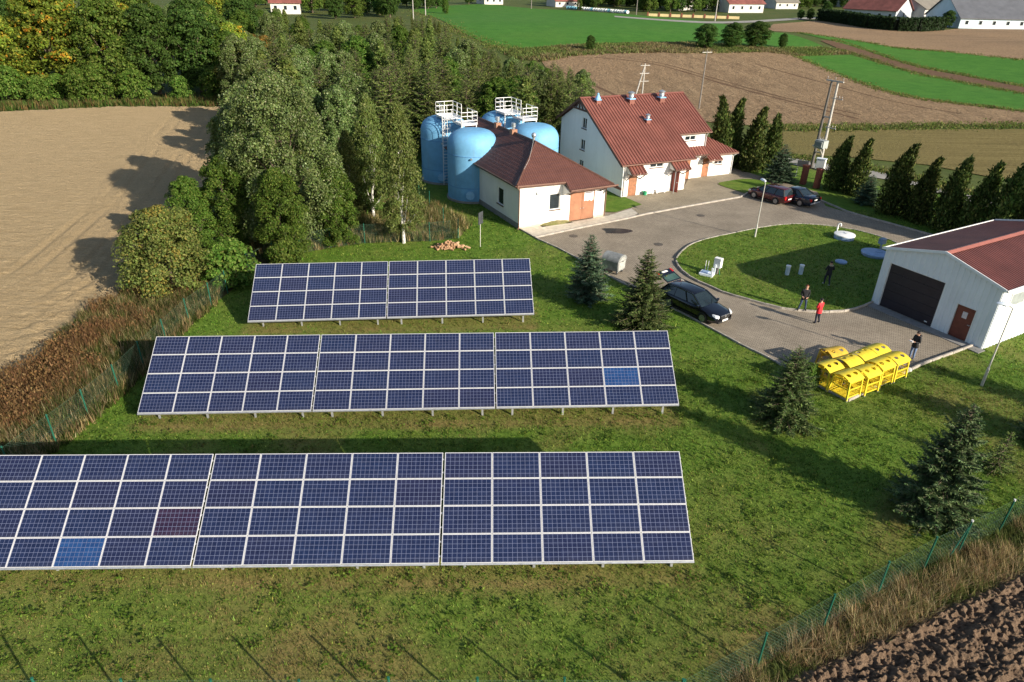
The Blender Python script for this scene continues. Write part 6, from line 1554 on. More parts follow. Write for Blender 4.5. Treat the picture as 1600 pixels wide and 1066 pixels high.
def car(label, loc, rz, paint, Lc, Wc, Hc, kind, group=None, open_gate=False):
    o = thing('parked_car', label, 'car', loc, rz, group)
    hl, hw = Lc/2, Wc/2; wb = Lc*.285; fo = .02
    belt = .60*Hc if kind != 'mpv' else .58*Hc
    tail = {'estate': belt+.02, 'sedan': belt+.10, 'mpv': belt+.02}[kind]
    st = [(-hl,.42,tail-.22,.80),(-hl+.05,.30,tail-.06,.90),(-hl+.22,.22,tail,.965),(-hl*.62,.19,tail-.01,1.0),(-hl*.30,.18,belt+.01,1.0),(hl*.12,.18,belt,1.0),(hl*.36,.18,belt-.0,.995),(hl*.52,.19,belt-.05,.985),(hl*.74,.20,belt-.12,.965),(hl*.90,.22,belt-.19,.90),(hl-.07,.26,belt-.27,.80),(hl,.36,belt-.36,.66)]
    vs = []; fs = []
    ring = None
    for x, zb, zt, w in st:
        w *= hw; q = [(w*.0,zb),(w*.86,zb),(w*.965,zb+.10),(w*.995,zb+.24),(w,(zb+zt)/2+.04),(w*.985,zt-.16),(w*.955,zt-.05),(w*.87,zt+.012),(w*.5,zt+.05),(0,zt+.062)]
        pts = q + [(-y, z) for y, z in q[-2:0:-1]]; ring = len(pts); vs += [(x, y, z) for y, z in pts]
    for j in range(len(st)-1):
        for k in range(ring): fs.append((j*ring+k, (j+1)*ring+k, (j+1)*ring+(k+1) % ring, j*ring+(k+1) % ring))
    fs += [tuple(range(ring)), tuple((len(st)-1)*ring+k for k in range(ring-1,-1,-1))]
    b = MB(); b.add(vs, fs); body = shade_auto(b.build('body', paint, o), 38)
    # greenhouse: bottom outline at belt, roof outline on top
    if kind == 'estate': xr0, xr1, xf1, xf0 = -hl+.16, -hl+.62, hl*.10, hl*.47
    elif kind == 'mpv': xr0, xr1, xf1, xf0 = -hl+.14, -hl+.42, hl*.18, hl*.60
    else: xr0, xr1, xf1, xf0 = -hl*.66, -hl*.34, hl*.10, hl*.46
    zb, zr = belt-.0, Hc; wbt, wtp = hw*.90, hw*.66
    B = lambda x, s: Vector((x, s*wbt, zb+.02 if x > -hl*.5 else max(zb+.02, tail-.02))); T_ = lambda x, s: Vector((x, s*wtp, zr-.07))
    # roof skin
    rs = []; rf = []; xs_ = [xr1-.06, xr1+.05, (xr1+xf1)/2, xf1-.12, xf1+.06]; zc = [zr-.07, zr-.02, zr, zr-.015, zr-.075]
    for x, z in zip(xs_, zc):
        for y, dz in ((-1.04,-.055),(-.9,-.012),(-.5,.0),(0,.01),(.5,.0),(.9,-.012),(1.04,-.055)): rs.append((x, y*wtp, z+dz))
    for j in range(4):
        for k in range(6): rf.append((j*7+k,(j+1)*7+k,(j+1)*7+k+1,j*7+k+1))
    shade_auto(MB().add(rs, rf).build('roof', paint, o), 50)
    for s in (-1,1):
        mb = MB()
        for bx, tx in ((xr0,xr1),(xf0,xf1)): mb.bar(B(bx,s), T_(tx,s), .09, .07)
        mid = [(xr0*.3+xf0*.7-.10, xr1*.3+xf1*.7-.0),(xr0*.66+xf0*.34, xr1*.66+xf1*.34)]
        for bx, tx in mid: mb.bar(B(bx,s)*.999, T_(tx,s)*.999, .07, .03, (0,s,0))
        mb.bar(T_(xr1,s), T_(xf1,s), .05, .05); mb.build('pillars', paint if kind == 'estate' else M_TRIM, o)
        cuts = [(xr0,xr1)]+mid[::-1]+[(xf0,xf1)]
        for (b0,t0),(b1,t1_) in zip(cuts[:-1], cuts[1:]):
            e = .05; P4 = [B(b0+e,s),B(b1-e,s),T_(t1_-e*.6,s),T_(t0+e*.6,s)]; off = Vector((0,-s*.012,0))
            MB().quad(*([p+off for p in P4] if s < 0 else [p+off for p in P4[::-1]])).build('side_window', M_CARGLASS, o)
    MB().quad(B(xf0,-1)*1,B(xf0,1),T_(xf1,1),T_(xf1,-1)).build('windscreen', M_CARGLASS, o)
    if not open_gate: MB().quad(B(xr0,1),B(xr0,-1),T_(xr1,-1),T_(xr1,1)).build('rear_window', M_CARGLASS, o)
    else:
        MB().quad(B(xr0+.1,1),B(xr0+.1,-1),T_(xr1+.08,-1),T_(xr1+.08,1)).build('boot_opening', M_INTERIOR, o)
        Tg = Matrix.Translation((xr1-.05,0,zr-.06)) @ Matrix.Rotation(R_(18),4,'Y')      # hinged at the roof edge, swung up
        mb = MB(); g0, g1 = -.02, -1.12
        mb.box((g1,-.66,-.02),(g1+.50,.66,.06),Tg); mb.box((g1+.5,-.66,-.0),(g0,-.58,.05),Tg); mb.box((g1+.5,.58,-.0),(g0,.66,.05),Tg); mb.box((g0-.08,-.58,-.0),(g0,.58,.05),Tg)
        tg_ = bevel(mb.build('tailgate', paint, o), .012)
        MB().box((g1+.50,-.58,.015),(g0-.08,.58,.03),Tg).build('tailgate_window', glass_mat('tinted_glass', (.03,.06,.05)), tg_)
        MB().box((g1+.10,-.30,.062),(g1+.24,.22,.07),Tg).build('number_plate', M_PLATE, tg_)
        for s in (-1,1): MB().box((g1+.04,s*.64-.11,.055),(g1+.34,s*.64+.03,.075),Tg).build('tail_light', M_TAIL, tg_)
        MB().tube(Tg @ Vector((-.5,.62,-.0)), (-hl+.35,.70,1.0), .015, n=6).build('gas_strut', M_TRIM, tg_)
    # wheels
    R = .325 if kind != 'mpv' else .315
    for sx in (-1,1):
        for s in (-1,1):
            cx = sx*wb+.02; y0 = s*(hw*.985)
            MB().add([(cx+1.18*R*math.cos(t), y0+s*.014, max(.2,R+1.18*R*math.sin(t))) for t in [2*PI*k/28 for k in range(28)]], [tuple(range(28)) if s < 0 else tuple(range(27,-1,-1))]).build('wheel_arch', M_TRIM, o)
            mb = MB(); n = 28; pr = [(-.20,R*.9),(-.19,R*.98),(-.15,R),(-.03,R),(.015,R*.97),(.02,R*.70),(.0,R*.68)]
            vs = []; fs = []
            for yy_, rr in pr:
                for k in range(n): t = 2*PI*k/n; vs.append((cx+rr*math.cos(t), y0+s*(yy_+.02), R+rr*math.sin(t)))
            for j in range(len(pr)-1):
                for k in range(n): f = (j*n+k, j*n+(k+1) % n, (j+1)*n+(k+1) % n, (j+1)*n+k); fs.append(f if s > 0 else f[::-1])
            mb.add(vs, fs); wh_ = shade_auto(mb.build('wheel', M_RUB, o))
            mb = MB(); mb.tube((cx,y0+s*.0,R),(cx,y0+s*.022,R),R*.70,n=24)
            for k in range(7):
                t = 2*PI*k/7; mb.bar((cx+.07*math.cos(t),y0+s*.03,R+.07*math.sin(t)),(cx+R*.66*math.cos(t),y0+s*.03,R+R*.66*math.sin(t)),.05,.022,(0,1,0))
            mb.tube((cx,y0+s*.02,R),(cx,y0+s*.05,R),.07,n=12); mb.build('rim', M_RIM, wh_)
    # lamps, grille, bumpers, mirrors
    fz = belt-.24
    for s in (-1,1):
        MB().add([(hl-.36,s*hw*.90,fz+.05),(hl-.10,s*hw*.60,fz-.05),(hl-.12,s*hw*.58,fz+.08),(hl-.40,s*hw*.86,fz+.15),(hl-.10,s*hw*.86,fz-.04),(hl-.015,s*hw*.58,fz-.08),(hl-.05,s*hw*.56,fz+.06),(hl-.18,s*hw*.82,fz+.10)],[(0,1,2,3),(4,7,6,5),(0,4,5,1),(1,5,6,2),(2,6,7,3),(3,7,4,0)]).build('headlight', M_HEAD, o)
        if not (open_gate and kind != 'estate'): 
            zt_ = tail-.20; MB().box((-hl-.012,s*hw*.80-.10,zt_-.10),(-hl+.20,s*hw*.80+.10,zt_+(.13 if kind == 'sedan' else .22))).build('tail_light', M_TAIL, o)
        mb = MB(); mb.box((hl*.38,s*(hw+.04)-.08,belt+.0),(hl*.38+.14,s*(hw+.04)+.10,belt+.15)); bevel(mb.build('mirror', paint, o), .03)
        for x in (-.25,.62): MB().box((x-.4-.09,s*hw*.985-.02,belt-.17),(x-.4+.09,s*hw*.985+.025,belt-.14)).build('door_handle', paint, o)
        MB().box((-wb+.4,s*(hw*.97)-.03,.17),(wb-.42,s*(hw*.97)+.03,.27)).build('sill', M_TRIM, o)
        for x in (.02*hl-.52, .02*hl+.45): MB().box((x,s*hw*.998-.004,.30),(x+.012,s*hw*.998+.004,belt-.10)).build('door_gap', M_TRIM, o)
    MB().box((hl-.10,-.42,fz-.16),(hl+.012,.42,fz+.05)).build('grille', M_TRIM, o); MB().bar((hl+.004,-.43,fz+.06),(hl+.004,.43,fz+.06),.02,.025).build('grille_trim', M_CHROME, o)
    MB().tube((hl+.01,0,fz-.03),(hl+.025,0,fz-.03),.075,n=16).build('badge', M_CHROME, o)
    MB().box((hl-.02,-.26,fz-.34),(hl+.03,.26,fz-.22)).build('number_plate', M_PLATE, o); MB().box((hl-.12,-.62,.24),(hl-.005,.62,.34)).build('air_intake', M_TRIM, o)
    if not open_gate: MB().box((-hl-.015,-.26,tail-.36 if kind != 'sedan' else tail-.30),(-hl+.04,.26,tail-.25 if kind != 'sedan' else tail-.19)).build('number_plate', M_PLATE, o)
    bm_ = MB(); bm_.box((-hl-.02,-hw*.80,.34),(-hl+.10,hw*.80,.52)); bevel(bm_.build('rear_bumper', paint if kind != 'sedan' else plain('sunlit_bumper', (.36,.36,.37), .35, .3), o), .03)  # saloon's rear bumper painted pale for the sun reflecting off it
    if kind == 'estate':
        for s in (-1,1): MB().tube((xr1+.05,s*wtp*.98,zr-.01),(xf1-.1,s*wtp*.98,zr-.01),.018,n=6).build('roof_rail', M_TRIM, o)
        MB().tube((xr1+.5,.0,zr),(xr1+.42,0,zr+.13),.014,n=6).build('antenna', M_TRIM, o)
    for s in (-1,1): MB().bar((xf0+.02,s*.1+.1,belt+.055),(xf0-.25,s*.35+.2,belt+.26),.015,.015).build('wiper', M_TRIM, o)
    return o
car('black estate car with raised tailgate parked on the paving', (11.52,39.37,.0), R_(-53), car_paint('black_paint', (.006,.007,.012)), 4.78, 1.82, 1.50, 'estate', open_gate=True)
car('dark red family car parked by the grass patch', (24.44,64.53,.0), R_(127), car_paint('maroon_paint', (.085,.012,.014), .2), 4.2, 1.74, 1.50, 'mpv')
rw_ = px(1250,322.5); car('dark blue saloon parked beside the red car', (rw_.x-.6*1.35+.8*.78, rw_.y+.8*1.35+.6*.78, 0), R_(126), car_paint('dark_blue_paint', (.012,.018,.035), .15), 4.72, 1.80, 1.45, 'sedan')

# ------------------------------------------------------------------ people
def person(label, loc, rz, hgt, pose, jacket, trousers, shoes, hair, skin, cap=False, hood=None):
    """front is -y; joints in metres for a 1.75 m body"""
    J = dict(pelvis=(0,0,.95), waist=(0,0,1.08), chest=(0,-.01,1.32), neck=(0,.0,1.48), jaw=(0,-.015,1.56), head=(0,-.01,1.66), top=(0,.0,1.735),
             hipL=(.10,0,.90), hipR=(-.10,0,.90), kneeL=(.115,-.02,.50), kneeR=(-.115,-.02,.50), ankL=(.12,.02,.09), ankR=(-.12,.02,.09), toeL=(.135,-.17,.04), toeR=(-.135,-.17,.04),
             shL=(.185,0,1.42), shR=(-.185,0,1.42), elL=(.24,.02,1.13), elR=(-.24,.02,1.13), wrL=(.25,-.06,.90), wrR=(-.25,-.06,.90), haL=(.25,-.09,.82), haR=(-.25,-.09,.82))
    J.update(pose); R = dict(pelvis=.145, waist=.135, chest=.165, neck=.062, jaw=.075, head=.095, top=.06, hipL=.10, hipR=.10, kneeL=.068, kneeR=.068, ankL=.048, ankR=.048, toeL=.036, toeR=.036, shL=.075, shR=.075, elL=.055, elR=.055, wrL=.04, wrR=.04, haL=.036, haR=.036)
    E = [('pelvis','waist','j'),('waist','chest','j'),('chest','neck','j'),('neck','jaw','s'),('jaw','head','s'),('head','top','s')]
    for q in 'LR': E += [('pelvis','hip'+q,'t'),('hip'+q,'knee'+q,'t'),('knee'+q,'ank'+q,'t'),('ank'+q,'toe'+q,'f'),('chest','sh'+q,'j'),('sh'+q,'el'+q,'j'),('el'+q,'wr'+q,'j'),('wr'+q,'ha'+q,'s')]
    names = list(J); idx = {n: i for i, n in enumerate(names)}
    me = bpy.data.meshes.new('tmp'); me.from_pydata([J[n] for n in names], [(idx[a], idx[b]) for a, b, _ in E], []); ob = bpy.data.objects.new('tmp', me); COL.objects.link(ob)
    md = ob.modifiers.new('skin', 'SKIN'); sv = me.skin_vertices[0].data
    for n in names: sv[idx[n]].radius = (R[n]*(1.12 if n in ('chest','waist','pelvis') else 1), R[n]*(.85 if n in ('chest','waist','pelvis') else 1)); sv[idx[n]].use_root = n == 'pelvis'
    s2 = ob.modifiers.new('sub', 'SUBSURF'); s2.levels = 2; s2.render_levels = 2
    dg = bpy.context.evaluated_depsgraph_get(); ev = ob.evaluated_get(dg); m2 = bpy.data.meshes.new_from_object(ev)
    co = np.array([v.co[:] for v in m2.vertices]); faces = [tuple(p.vertices) for p in m2.polygons]
    bpy.data.objects.remove(ob); bpy.data.meshes.remove(me)
    mats = [skin, jacket, trousers, shoes]; mi = {'s':0,'j':1,'t':2,'f':3}; ids = []
    segs = [(np.array(J[a]), np.array(J[b]), mi[k]) for a, b, k in E]
    for f in faces:
        c = co[list(f)].mean(0); best = 1e9; bi = 0
        for a, b, k in segs:
            ab = b-a; t = min(1, max(0, (c-a)@ab/(ab@ab+1e-9))); d = np.linalg.norm(c-a-ab*t)
            if d < best: best = d; bi = k
        if bi == 2 and c[2] > .80: bi = 1
        if bi == 3 and c[2] > .13: bi = 2
        ids.append(bi)
    mb = MB(); mb.v = [tuple(v) for v in co]; mb.f = faces; mb.i = ids
    mb.m = 0
    for q, sg in (('L',1),('R',-1)):           # fingers and thumb, a little curled, rooted in the palm
        h = Vector(J['ha'+q]); d = (h-Vector(J['wr'+q])).normalized(); sd = d.cross(Vector((0,1,0)) if abs(d.y) < .8 else Vector((1,0,0))).normalized(); pn = d.cross(sd)
        for k, ln in enumerate((.065,.078,.082,.07)):
            b0 = h+sd*(.028-.019*k); b1 = b0+d*ln*.55+pn*.006; b2 = b1+d*ln*.4+pn*.03; mb.tube(b0,b1,.010,.009,6); mb.tube(b1,b2,.009,.007,6)
        t0 = h-d*.03+sd*.03; mb.tube(t0, t0+sd*.03+d*.035, .012, .010, 6); mb.tube(t0+sd*.03+d*.035, t0+sd*.035+d*.065, .010, .008, 6)
    hd = Vector(J['head']); mb.tube(hd+Vector((0,-.085,-.01)), hd+Vector((0,-.118,-.035)), .012, .018, 6)
    for s in (-1,1): mb.tube(hd+Vector((s*.088,.01,-.015)), hd+Vector((s*.105,.015,-.015)), .03, .022, 8)
    mb.m = 3
    for s in (-1,1): mb.tube(hd+Vector((s*.033,-.088,.008)), hd+Vector((s*.033,-.097,.008)), .010, .008, 6)
    o = mb.build('person', mats); shade_auto(o, 60); s = hgt/1.75
    o.location = loc; o.rotation_euler.z = rz; o.scale = (s,s,s); tag(o, label, 'person')
    hb = MB(); n = 14
    prof = [(1.0,-.35),(1.08,.0),(1.0,.45),(.7,.85),(.3,1.02),(.02,1.05)]
    vs = []; fs = []
    for r, z in prof:
        for k in range(n):
            t = 2*PI*k/n; front = max(0, -math.sin(t)); vs.append(tuple(hd+Vector((.094*r*math.cos(t), .104*r*math.sin(t)+.012, .03+.085*z+(.06*front if z < .3 else 0)))))
    for j in range(len(prof)-1):
        for k in range(n): fs.append((j*n+k, j*n+(k+1) % n, (j+1)*n+(k+1) % n, (j+1)*n+k))
    hb.add(vs, fs); ho = shade_auto(hb.build('hair', hair, o), 60)
    if hood is not None:
        mb = MB(); mb.lathe([(.05,-.04),(.13,-.02),(.155,.03),(.12,.07),(.07,.06)],14,(0,.05,1.46),False); shade_auto(mb.build('hood', hood, o), 60)
    # jacket hem
    mb = MB(); mb.lathe([(.195,.78),(.20,.86),(.185,1.0),(.17,1.05)],18,(0,0,0),False); 
    hm = shade_auto(mb.build('jacket_hem', jacket, o), 60); hm.scale = (1,.78,1)
    return o
M_SKIN = plain('skin', (.52,.30,.21), .6, var=.08); M_BLKJ = plain('black_jacket', (.012,.012,.015), .7, var=.3); M_REDJ = plain('red_jacket', (.62,.02,.03), .7, var=.15, scale=6); M_JEANS = plain('blue_jeans', (.035,.055,.12), .8, var=.25, scale=8); M_DARKT = plain('dark_trousers', (.018,.020,.04), .8, var=.25); M_LJEANS = plain('faded_jeans', (.13,.19,.32), .8, var=.3, scale=8); M_SHOE = plain('dark_shoes', (.02,.018,.016), .6); M_HAIRD = plain('dark_hair', (.02,.013,.010), .6); M_HAIRR = plain('auburn_hair', (.16,.05,.02), .6); M_FUR = plain('beige_fur', (.42,.36,.24), .9, var=.3); M_LSHOE = plain('light_shoes', (.5,.5,.48), .6)
stand = dict(kneeL=(.15,-.02,.50), ankL=(.20,.02,.09), toeL=(.24,-.15,.04), kneeR=(-.15,-.03,.50), ankR=(-.22,-.02,.09), toeR=(-.28,-.18,.04))
p = px(1252,487); person('man in black jacket and jeans standing on the kerb of the round lawn', (p.x,p.y,.10), R_(-12), 1.74, dict(stand, wrL=(.16,-.17,1.0), haL=(.10,-.20,.96), wrR=(-.18,-.15,1.0), haR=(-.13,-.20,.96)), M_BLKJ, M_JEANS, M_SHOE, M_HAIRR, M_SKIN)
p = px(1275,506); person('woman in a red jacket and dark trousers standing on the paving', (p.x,p.y,.0), R_(205), 1.70, dict(kneeL=(.10,-.03,.50), ankL=(.10,.0,.09), toeL=(.12,-.17,.04), kneeR=(-.15,-.05,.50), ankR=(-.24,.0,.09), toeR=(-.27,-.16,.04), elL=(.23,-.02,1.15), wrL=(.10,-.19,1.16), haL=(.03,-.22,1.18), elR=(-.23,-.02,1.15), wrR=(-.10,-.19,1.14), haR=(-.03,-.22,1.15)), M_REDJ, M_DARKT, M_SHOE, M_HAIRD, M_SKIN)
p = px(1290,448); person('man in dark coat with beige fur collar walking on the shaded lawn', (p.x,p.y,.10), R_(185), 1.76, dict(kneeL=(.10,-.16,.53), ankL=(.10,-.12,.10), toeL=(.11,-.30,.06), kneeR=(-.10,.05,.50), ankR=(-.10,.22,.12), toeR=(-.11,.06,.04), elL=(.30,.0,1.16), wrL=(.17,-.16,1.10), haL=(.10,-.20,1.10), elR=(-.30,.0,1.16), wrR=(-.17,-.16,1.10), haR=(-.10,-.20,1.10)), M_BLKJ, M_DARKT, M_LSHOE, M_HAIRD, M_SKIN, hood=M_FUR)
p = px(1423,561); pd = person('man in black hooded top and faded jeans bending his head beside the litter cages', (p.x,p.y,.0), R_(-75), 1.74, dict(head=(0,-.06,1.65), jaw=(0,-.045,1.56), top=(0,-.06,1.73), chest=(0,.0,1.32), elL=(.24,.0,1.15), wrL=(.15,-.26,1.18), haL=(.10,-.33,1.20), elR=(-.24,.0,1.15), wrR=(-.15,-.26,1.18), haR=(-.10,-.33,1.20)), M_BLKJ, M_LJEANS, M_SHOE, M_HAIRD, M_SKIN, hood=M_BLKJ)
q = Vector((p.x,p.y,0)) + Vector((math.sin(R_(-75))*.36, -math.cos(R_(-75))*.36, 0))
o = bevel(MB().box((-.13,-.09,1.16),(.13,.09,1.21)).build('controller', plain('white_controller', (.6,.6,.6), .4)), .02); o.location = (q.x,q.y,0); o.rotation_euler.z = R_(-75); tag(o, 'small pale controller held by the man beside the litter cages', 'controller')
q = Vector((p.x,p.y,0)) + Vector((.12,.16,0)); o = bevel(MB().box((-.14,-.07,.72),(.14,.07,1.05)).build('shoulder_bag', plain('pale_bag', (.55,.55,.54), .7)), .03); o.location = (q.x+.06,q.y+.06,0); o.rotation_euler.z = R_(-20); tag(o, 'pale shoulder bag hanging at the hip of the man by the cages', 'bag')
MB().path([(0,0,1.05),(-.06,-.10,1.28),(-.10,-.16,1.47)], .012, 6).build('strap', M_LSHOE, o)
p = px(1419,580); o = shade_auto(MB().lathe([(.10,0),(.17,.06),(.16,.16),(.06,.22),(0,.22)],9,caps=False).build('rubble_stone', plain('pale_stone', (.5,.48,.45), .9))); o.location = (p.x,p.y,0); tag(o, 'pale lump of rubble at the end of the litter cages', 'stone')
# ------------------------------------------------------------------ far farm and village
M_FWHITE = plain('far_white_wall', (.60,.57,.52), .9, var=.12, scale=.3); M_FGREY = plain('far_grey_wall', (.48,.50,.52), .9, var=.1, scale=.3); M_FRED = plain('far_red_roof', (.22,.075,.06), .8, var=.25, scale=.4); M_FSLATE = plain('far_slate_roof', (.11,.115,.13), .7, var=.15, scale=.3); M_FMETAL = plain('far_pale_metal_roof', (.50,.56,.62), .5, var=.1, scale=.3); M_FBROWN = plain('far_brown_roof', (.19,.17,.14), .8, var=.15, scale=.3); M_FYEL = plain('far_yellow_wall', (.62,.50,.26), .9, var=.1, scale=.3); M_FBLUE = plain('far_pale_blue_wall', (.52,.64,.72), .7, var=.08, scale=.3)
def barn(label, c, rz, L, W, he, hr, wall, roof, wins=0, cat='building', name='farm_building', doors=0, gwins=0):
    """ridge along local x; c is the middle of the front (-y) wall at ground level"""
    z = gz(c[0], c[1])-.1; o = thing(name, label, cat, (c[0],c[1],z), rz)
    mb = MB(); mb.prism([(0,0),(W,0),(W,he),(W/2,hr),(0,he)], -L/2, L/2, Matrix(((0,0,1,0),(1,0,0,0),(0,1,0,0),(0,0,0,1)))); mb.build('wall', wall, o)
    s = (hr-he)/(W/2); ov = .6; t = .18
    mb = MB(); mb.add([(-L/2-ov,-ov,he-s*ov+.06),(L/2+ov,-ov,he-s*ov+.06),(L/2+ov,W/2,hr+.06),(-L/2-ov,W/2,hr+.06),(-L/2-ov,-ov,he-s*ov+.06+t),(L/2+ov,-ov,he-s*ov+.06+t),(L/2+ov,W/2,hr+.06+t),(-L/2-ov,W/2,hr+.06+t)],[(3,2,1,0),(4,5,6,7),(0,1,5,4),(1,2,6,5),(2,3,7,6),(3,0,4,7)]); mb.build('roof_slope', roof, o)
    mb = MB(); mb.add([(L/2+ov,W+ov,he-s*ov+.06),(-L/2-ov,W+ov,he-s*ov+.06),(-L/2-ov,W/2,hr+.06),(L/2+ov,W/2,hr+.06),(L/2+ov,W+ov,he-s*ov+.06+t),(-L/2-ov,W+ov,he-s*ov+.06+t),(-L/2-ov,W/2,hr+.06+t),(L/2+ov,W/2,hr+.06+t)],[(3,2,1,0),(4,5,6,7),(0,1,5,4),(1,2,6,5),(2,3,7,6),(3,0,4,7)]); mb.build('roof_slope', roof, o)
    for k in range(wins):
        x = -L/2+(k+.5)*L/wins; w = MB().box((x-.6,-.06,he*.35),(x+.6,-.005,he*.75)).build('window', M_WHITEFRAME, o); MB().box((x-.5,-.08,he*.38),(x+.5,-.062,he*.72)).build('pane', M_GLASS, w)
    for k in range(gwins):
        y = W*(k+1)/(gwins+1); 
        for sx in (-1,1):
            w = MB().box((sx*(L/2+.03)-.03,y-.5,he*.4),(sx*(L/2+.03)+.03,y+.5,he*.85)).build('window', M_WHITEFRAME, o); MB().box((sx*(L/2+.07)-.012,y-.4,he*.43),(sx*(L/2+.07)+.012,y+.4,he*.82)).build('pane', M_GLASS, w)
    for k in range(doors):
        x = -L/2+(k+.5)*L/doors; MB().box((x-1.4,-.07,0),(x+1.4,-.005,he*.85)).build('door', M_DOORBROWN, o)
    return o
def m_per_px(x, y): p = px(x, y); return math.hypot(p.x, p.y)*1.05/FPX
def barn_px(label, x0, y0, x1, y1, W, he_px, hr_px, wall, roof, **k):
    a, b = px(x0, y0), px(x1, y1); c = ((a.x+b.x)/2, (a.y+b.y)/2); L = math.hypot(b.x-a.x, b.y-a.y); s = m_per_px((x0+x1)/2, (y0+y1)/2)
    return barn(label, c, math.atan2(b.y-a.y, b.x-a.x), L, W, he_px*s, hr_px*s, wall, roof, **k)
barn_px('long barn with faded red roof and white gable behind the hedge', 1316,31,1396,37, 12, 14, 28, M_FGREY, M_FRED, gwins=1, wins=5)
barn_px('white farm shed with brown roof and large windows beside the hedge', 1440,36,1510,30, 16, 14, 27, M_FWHITE, M_FBROWN, wins=5)
barn_px('low shed with pale metal roof between barn and white shed', 1404,26,1455,28, 12, 10, 20, M_FGREY, M_FMETAL)
barn_px('very long barn with slate-grey roof and pale blue wall', 1497,45,1690,47, 22, 11, 33, M_FBLUE, M_FSLATE, doors=0, wins=9)
barn_px('small house with red roof behind the slate-roofed barn', 1540,16,1575,16, 9, 8, 16, M_FWHITE, M_FRED, gwins=1)
barn_px('pale hip-roofed house behind the red-roofed barn', 1325,12,1358,12, 10, 7, 14, M_FWHITE, M_FMETAL, wins=3)
barn_px('red-roofed house beyond the far yellow wall', 1138,20,1192,20, 12, 11, 20, M_FWHITE, M_FRED, wins=4)
barn_px('grey house half hidden by far trees right of the red-roofed house', 1212,14,1246,14, 10, 8, 16, M_FWHITE, M_FBROWN, wins=3)
barn_px('white house standing on the crest of the crop field', 757,7,786,7, 10, 9, 18, M_FWHITE, M_FRED, wins=3, gwins=1)
barn_px('white village house with brown base beyond the wood', 424,22,470,22, 10, 14, 26, M_FWHITE, M_FRED, wins=3)
barn_px('village house behind the wrapped bales', 868,11,905,11, 10, 8, 18, M_FWHITE, M_FRED, wins=3)
barn_px('village house among dark trees by the far yellow wall', 1060,16,1105,16, 10, 8, 18, M_FWHITE, M_FBROWN, wins=3)
p = px(1399,20); s = m_per_px(1399,20); o = thing('silo', 'pale cylindrical silo behind the red-roofed barn', 'silo', p); MB().lathe([(5.2*s,0),(5.2*s,26*s)],24,caps=False).build('shell', M_FMETAL, o); shade_auto(MB().lathe([(5.3*s,26*s),(4.4*s,29*s),(1*s,31*s),(0.02,31*s)],24,caps=False).build('dome', M_FMETAL, o))
# clipped hedge
def hedge(label, pts, hgt, wid, seed=0):
    P = [px(*q) for q in pts]; global rng; rng = np.random.default_rng(900+seed)
    o = thing('hedge', label, 'hedge', P[0]); C_, N_ = [], []
    for a, b in zip(P[:-1], P[1:]):
        d = (b-a); L = d.length; n = int(L*hgt*wid*9); t = rng.random(n); u = rng.uniform(-.5,.5,n)*wid; z = rng.random(n)*hgt
        face = rng.integers(0,3,n); u = np.where(face == 0, -wid*.5*rng.uniform(.85,1.05,n), u); z = np.where(face == 1, hgt*rng.uniform(.92,1.04,n), z)
        dn = Vector((d.y,-d.x,0)).normalized(); dn = -dn if dn.y > 0 else dn
        X = a.x-P[0].x+d.x*t-u*dn.x; Y = a.y-P[0].y+d.y*t-u*dn.y; Z = H(X+P[0].x, Y+P[0].y)-P[0].z+z
        C_.append(np.stack([X,Y,Z],1)); N_.append(np.where((face == 1)[:,None], [0,0,1.0], [dn.x,dn.y,.2])+rng.normal(0,.5,(n,3)))
    c = np.concatenate(C_); n = len(c); V = quads(c, np.concatenate(N_), rng.normal(0,1,(n,3)), rng.uniform(.5,.9,n), rng.uniform(.35,.6,n))
    leaf_obj('foliage', V, colmix(n, [(.022,.045,.016),(.03,.058,.02)], [1,1]), M_LEAF, o)
    mb = MB()
    for a, b in zip(P[:-1], P[1:]): mb.bar(a-P[0]+Vector((0,0,hgt*.45)), b-P[0]+Vector((0,0,hgt*.45)), wid*.6, hgt*.8)
    mb.build('hedge_core', plain('hedge_inside', (.012,.02,.008), .9), o)  # solid block filling the hedge, darker than its leaves
s = m_per_px(1370,40); hedge('long clipped dark hedge in front of the farm barns', [(1281,32),(1320,37),(1360,44),(1400,48),(1430,49),(1466,47)], 13*s, 4)
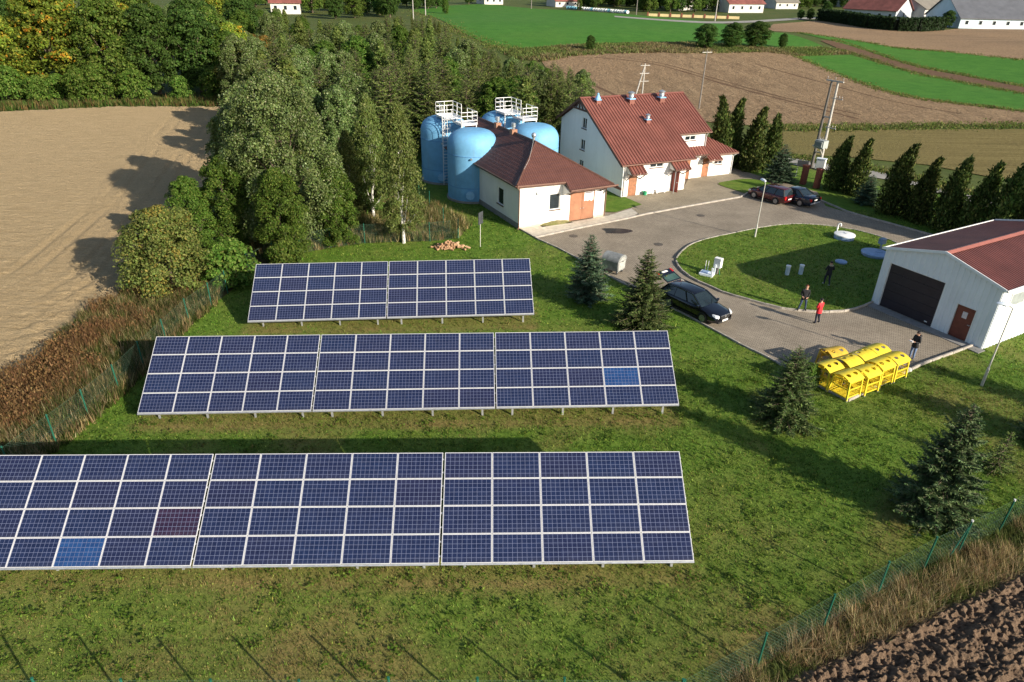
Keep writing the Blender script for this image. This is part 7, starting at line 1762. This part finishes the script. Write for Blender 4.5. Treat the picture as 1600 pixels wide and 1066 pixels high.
# wrapped bales
M_BALE = [plain('white_bale_wrap', (.74,.76,.76), .35, var=.1), plain('blue_bale_wrap', (.18,.42,.52), .35, var=.15)]
for k in range(26):
    x = 887+k*3.75+random.uniform(-.5,.5); y = 14.0+k*.30; p = px(x, y); r = .62
    mb = MB(); mb.tube((0,-.75,r),(0,.75,r),r,n=18); o = shade_auto(mb.build('wrapped_bale', M_BALE[1 if (k < 6 or k % 7 == 3) else 0])); o.location = (p.x,p.y,p.z-.02); o.scale = (1.0,1.0,1.0); o.rotation_euler.z = random.uniform(-.3,.3)
    blue = k < 6 or k % 7 == 3
    tag(o, 'bluish wrapped bale in the long row by the village' if blue else 'white wrapped bale in the long row by the village', 'bale', 'blue wrapped bales in the row' if blue else 'white wrapped bales in the row')
# yellow garden wall with brick piers
a, b = px(1012,25), px(1155,30); s = m_per_px(1080,27); o = thing('garden_wall', 'long pale yellow garden wall with brick piers by the far road', 'wall', a, math.atan2(b.y-a.y,b.x-a.x)); L = math.hypot(b.x-a.x,b.y-a.y); n = 8
for k in range(n):
    x0, x1 = L*k/n, L*(k+1)/n; zz0 = gz(a.x+(b.x-a.x)*(k+.5)/n, a.y+(b.y-a.y)*(k+.5)/n)-a.z; MB().box((x0+.35,-.15,zz0-.3),(x1-.02,.15,zz0+3.0*s)).build('wall_bay', M_FYEL, o); MB().box((x0-.3,-.3,zz0-.3),(x0+.3,.3,zz0+4.6*s)).build('pier', M_GATEBRICK, o)
# far road
sheet('far_road', spline(pxs([(960,25),(1045,31),(1130,34),(1250,28),(1330,26)]),3)+spline(pxs([(1330,28),(1250,31),(1130,37),(1045,33.5),(960,27)]),3), .06, M_LANE, 8)
# trees along the village
random.seed(21)
for j in range(175):
    x0_, x1_, y0_, y1_ = random.choice([(600,735,4,22),(870,1150,6,17),(870,1150,2,10),(1000,1150,12,19),(870,1010,5,11),(1160,1330,1,8),(1200,1330,8,14),(1400,1640,2,12),(1400,1640,0,8),(480,620,5,30),(290,420,4,20)])
    x = random.uniform(x0_,x1_); y = random.uniform(y0_,y1_); p = px(x, y)
    plant(random.choice(['dark_tree','dark_tree','maple','alder','dark_tree']), p[:2], random.uniform(.55,.9), name='broadleaf_tree', label='dark tree among the far village houses', cat='tree', group='trees of the far village')
for x, y, s_ in ((1478,44,.42),(1265,31,.3),(1250,30,.26),(1345,30,.4),(1387,32,.34),(1290,24,.4)):
    p = px(x, y); plant('dark_tree', p[:2], s_, name='bush', label='dark bush by the far farm hedge', cat='bush', group='bushes by the far farm hedge', rxy=s_*1.2)
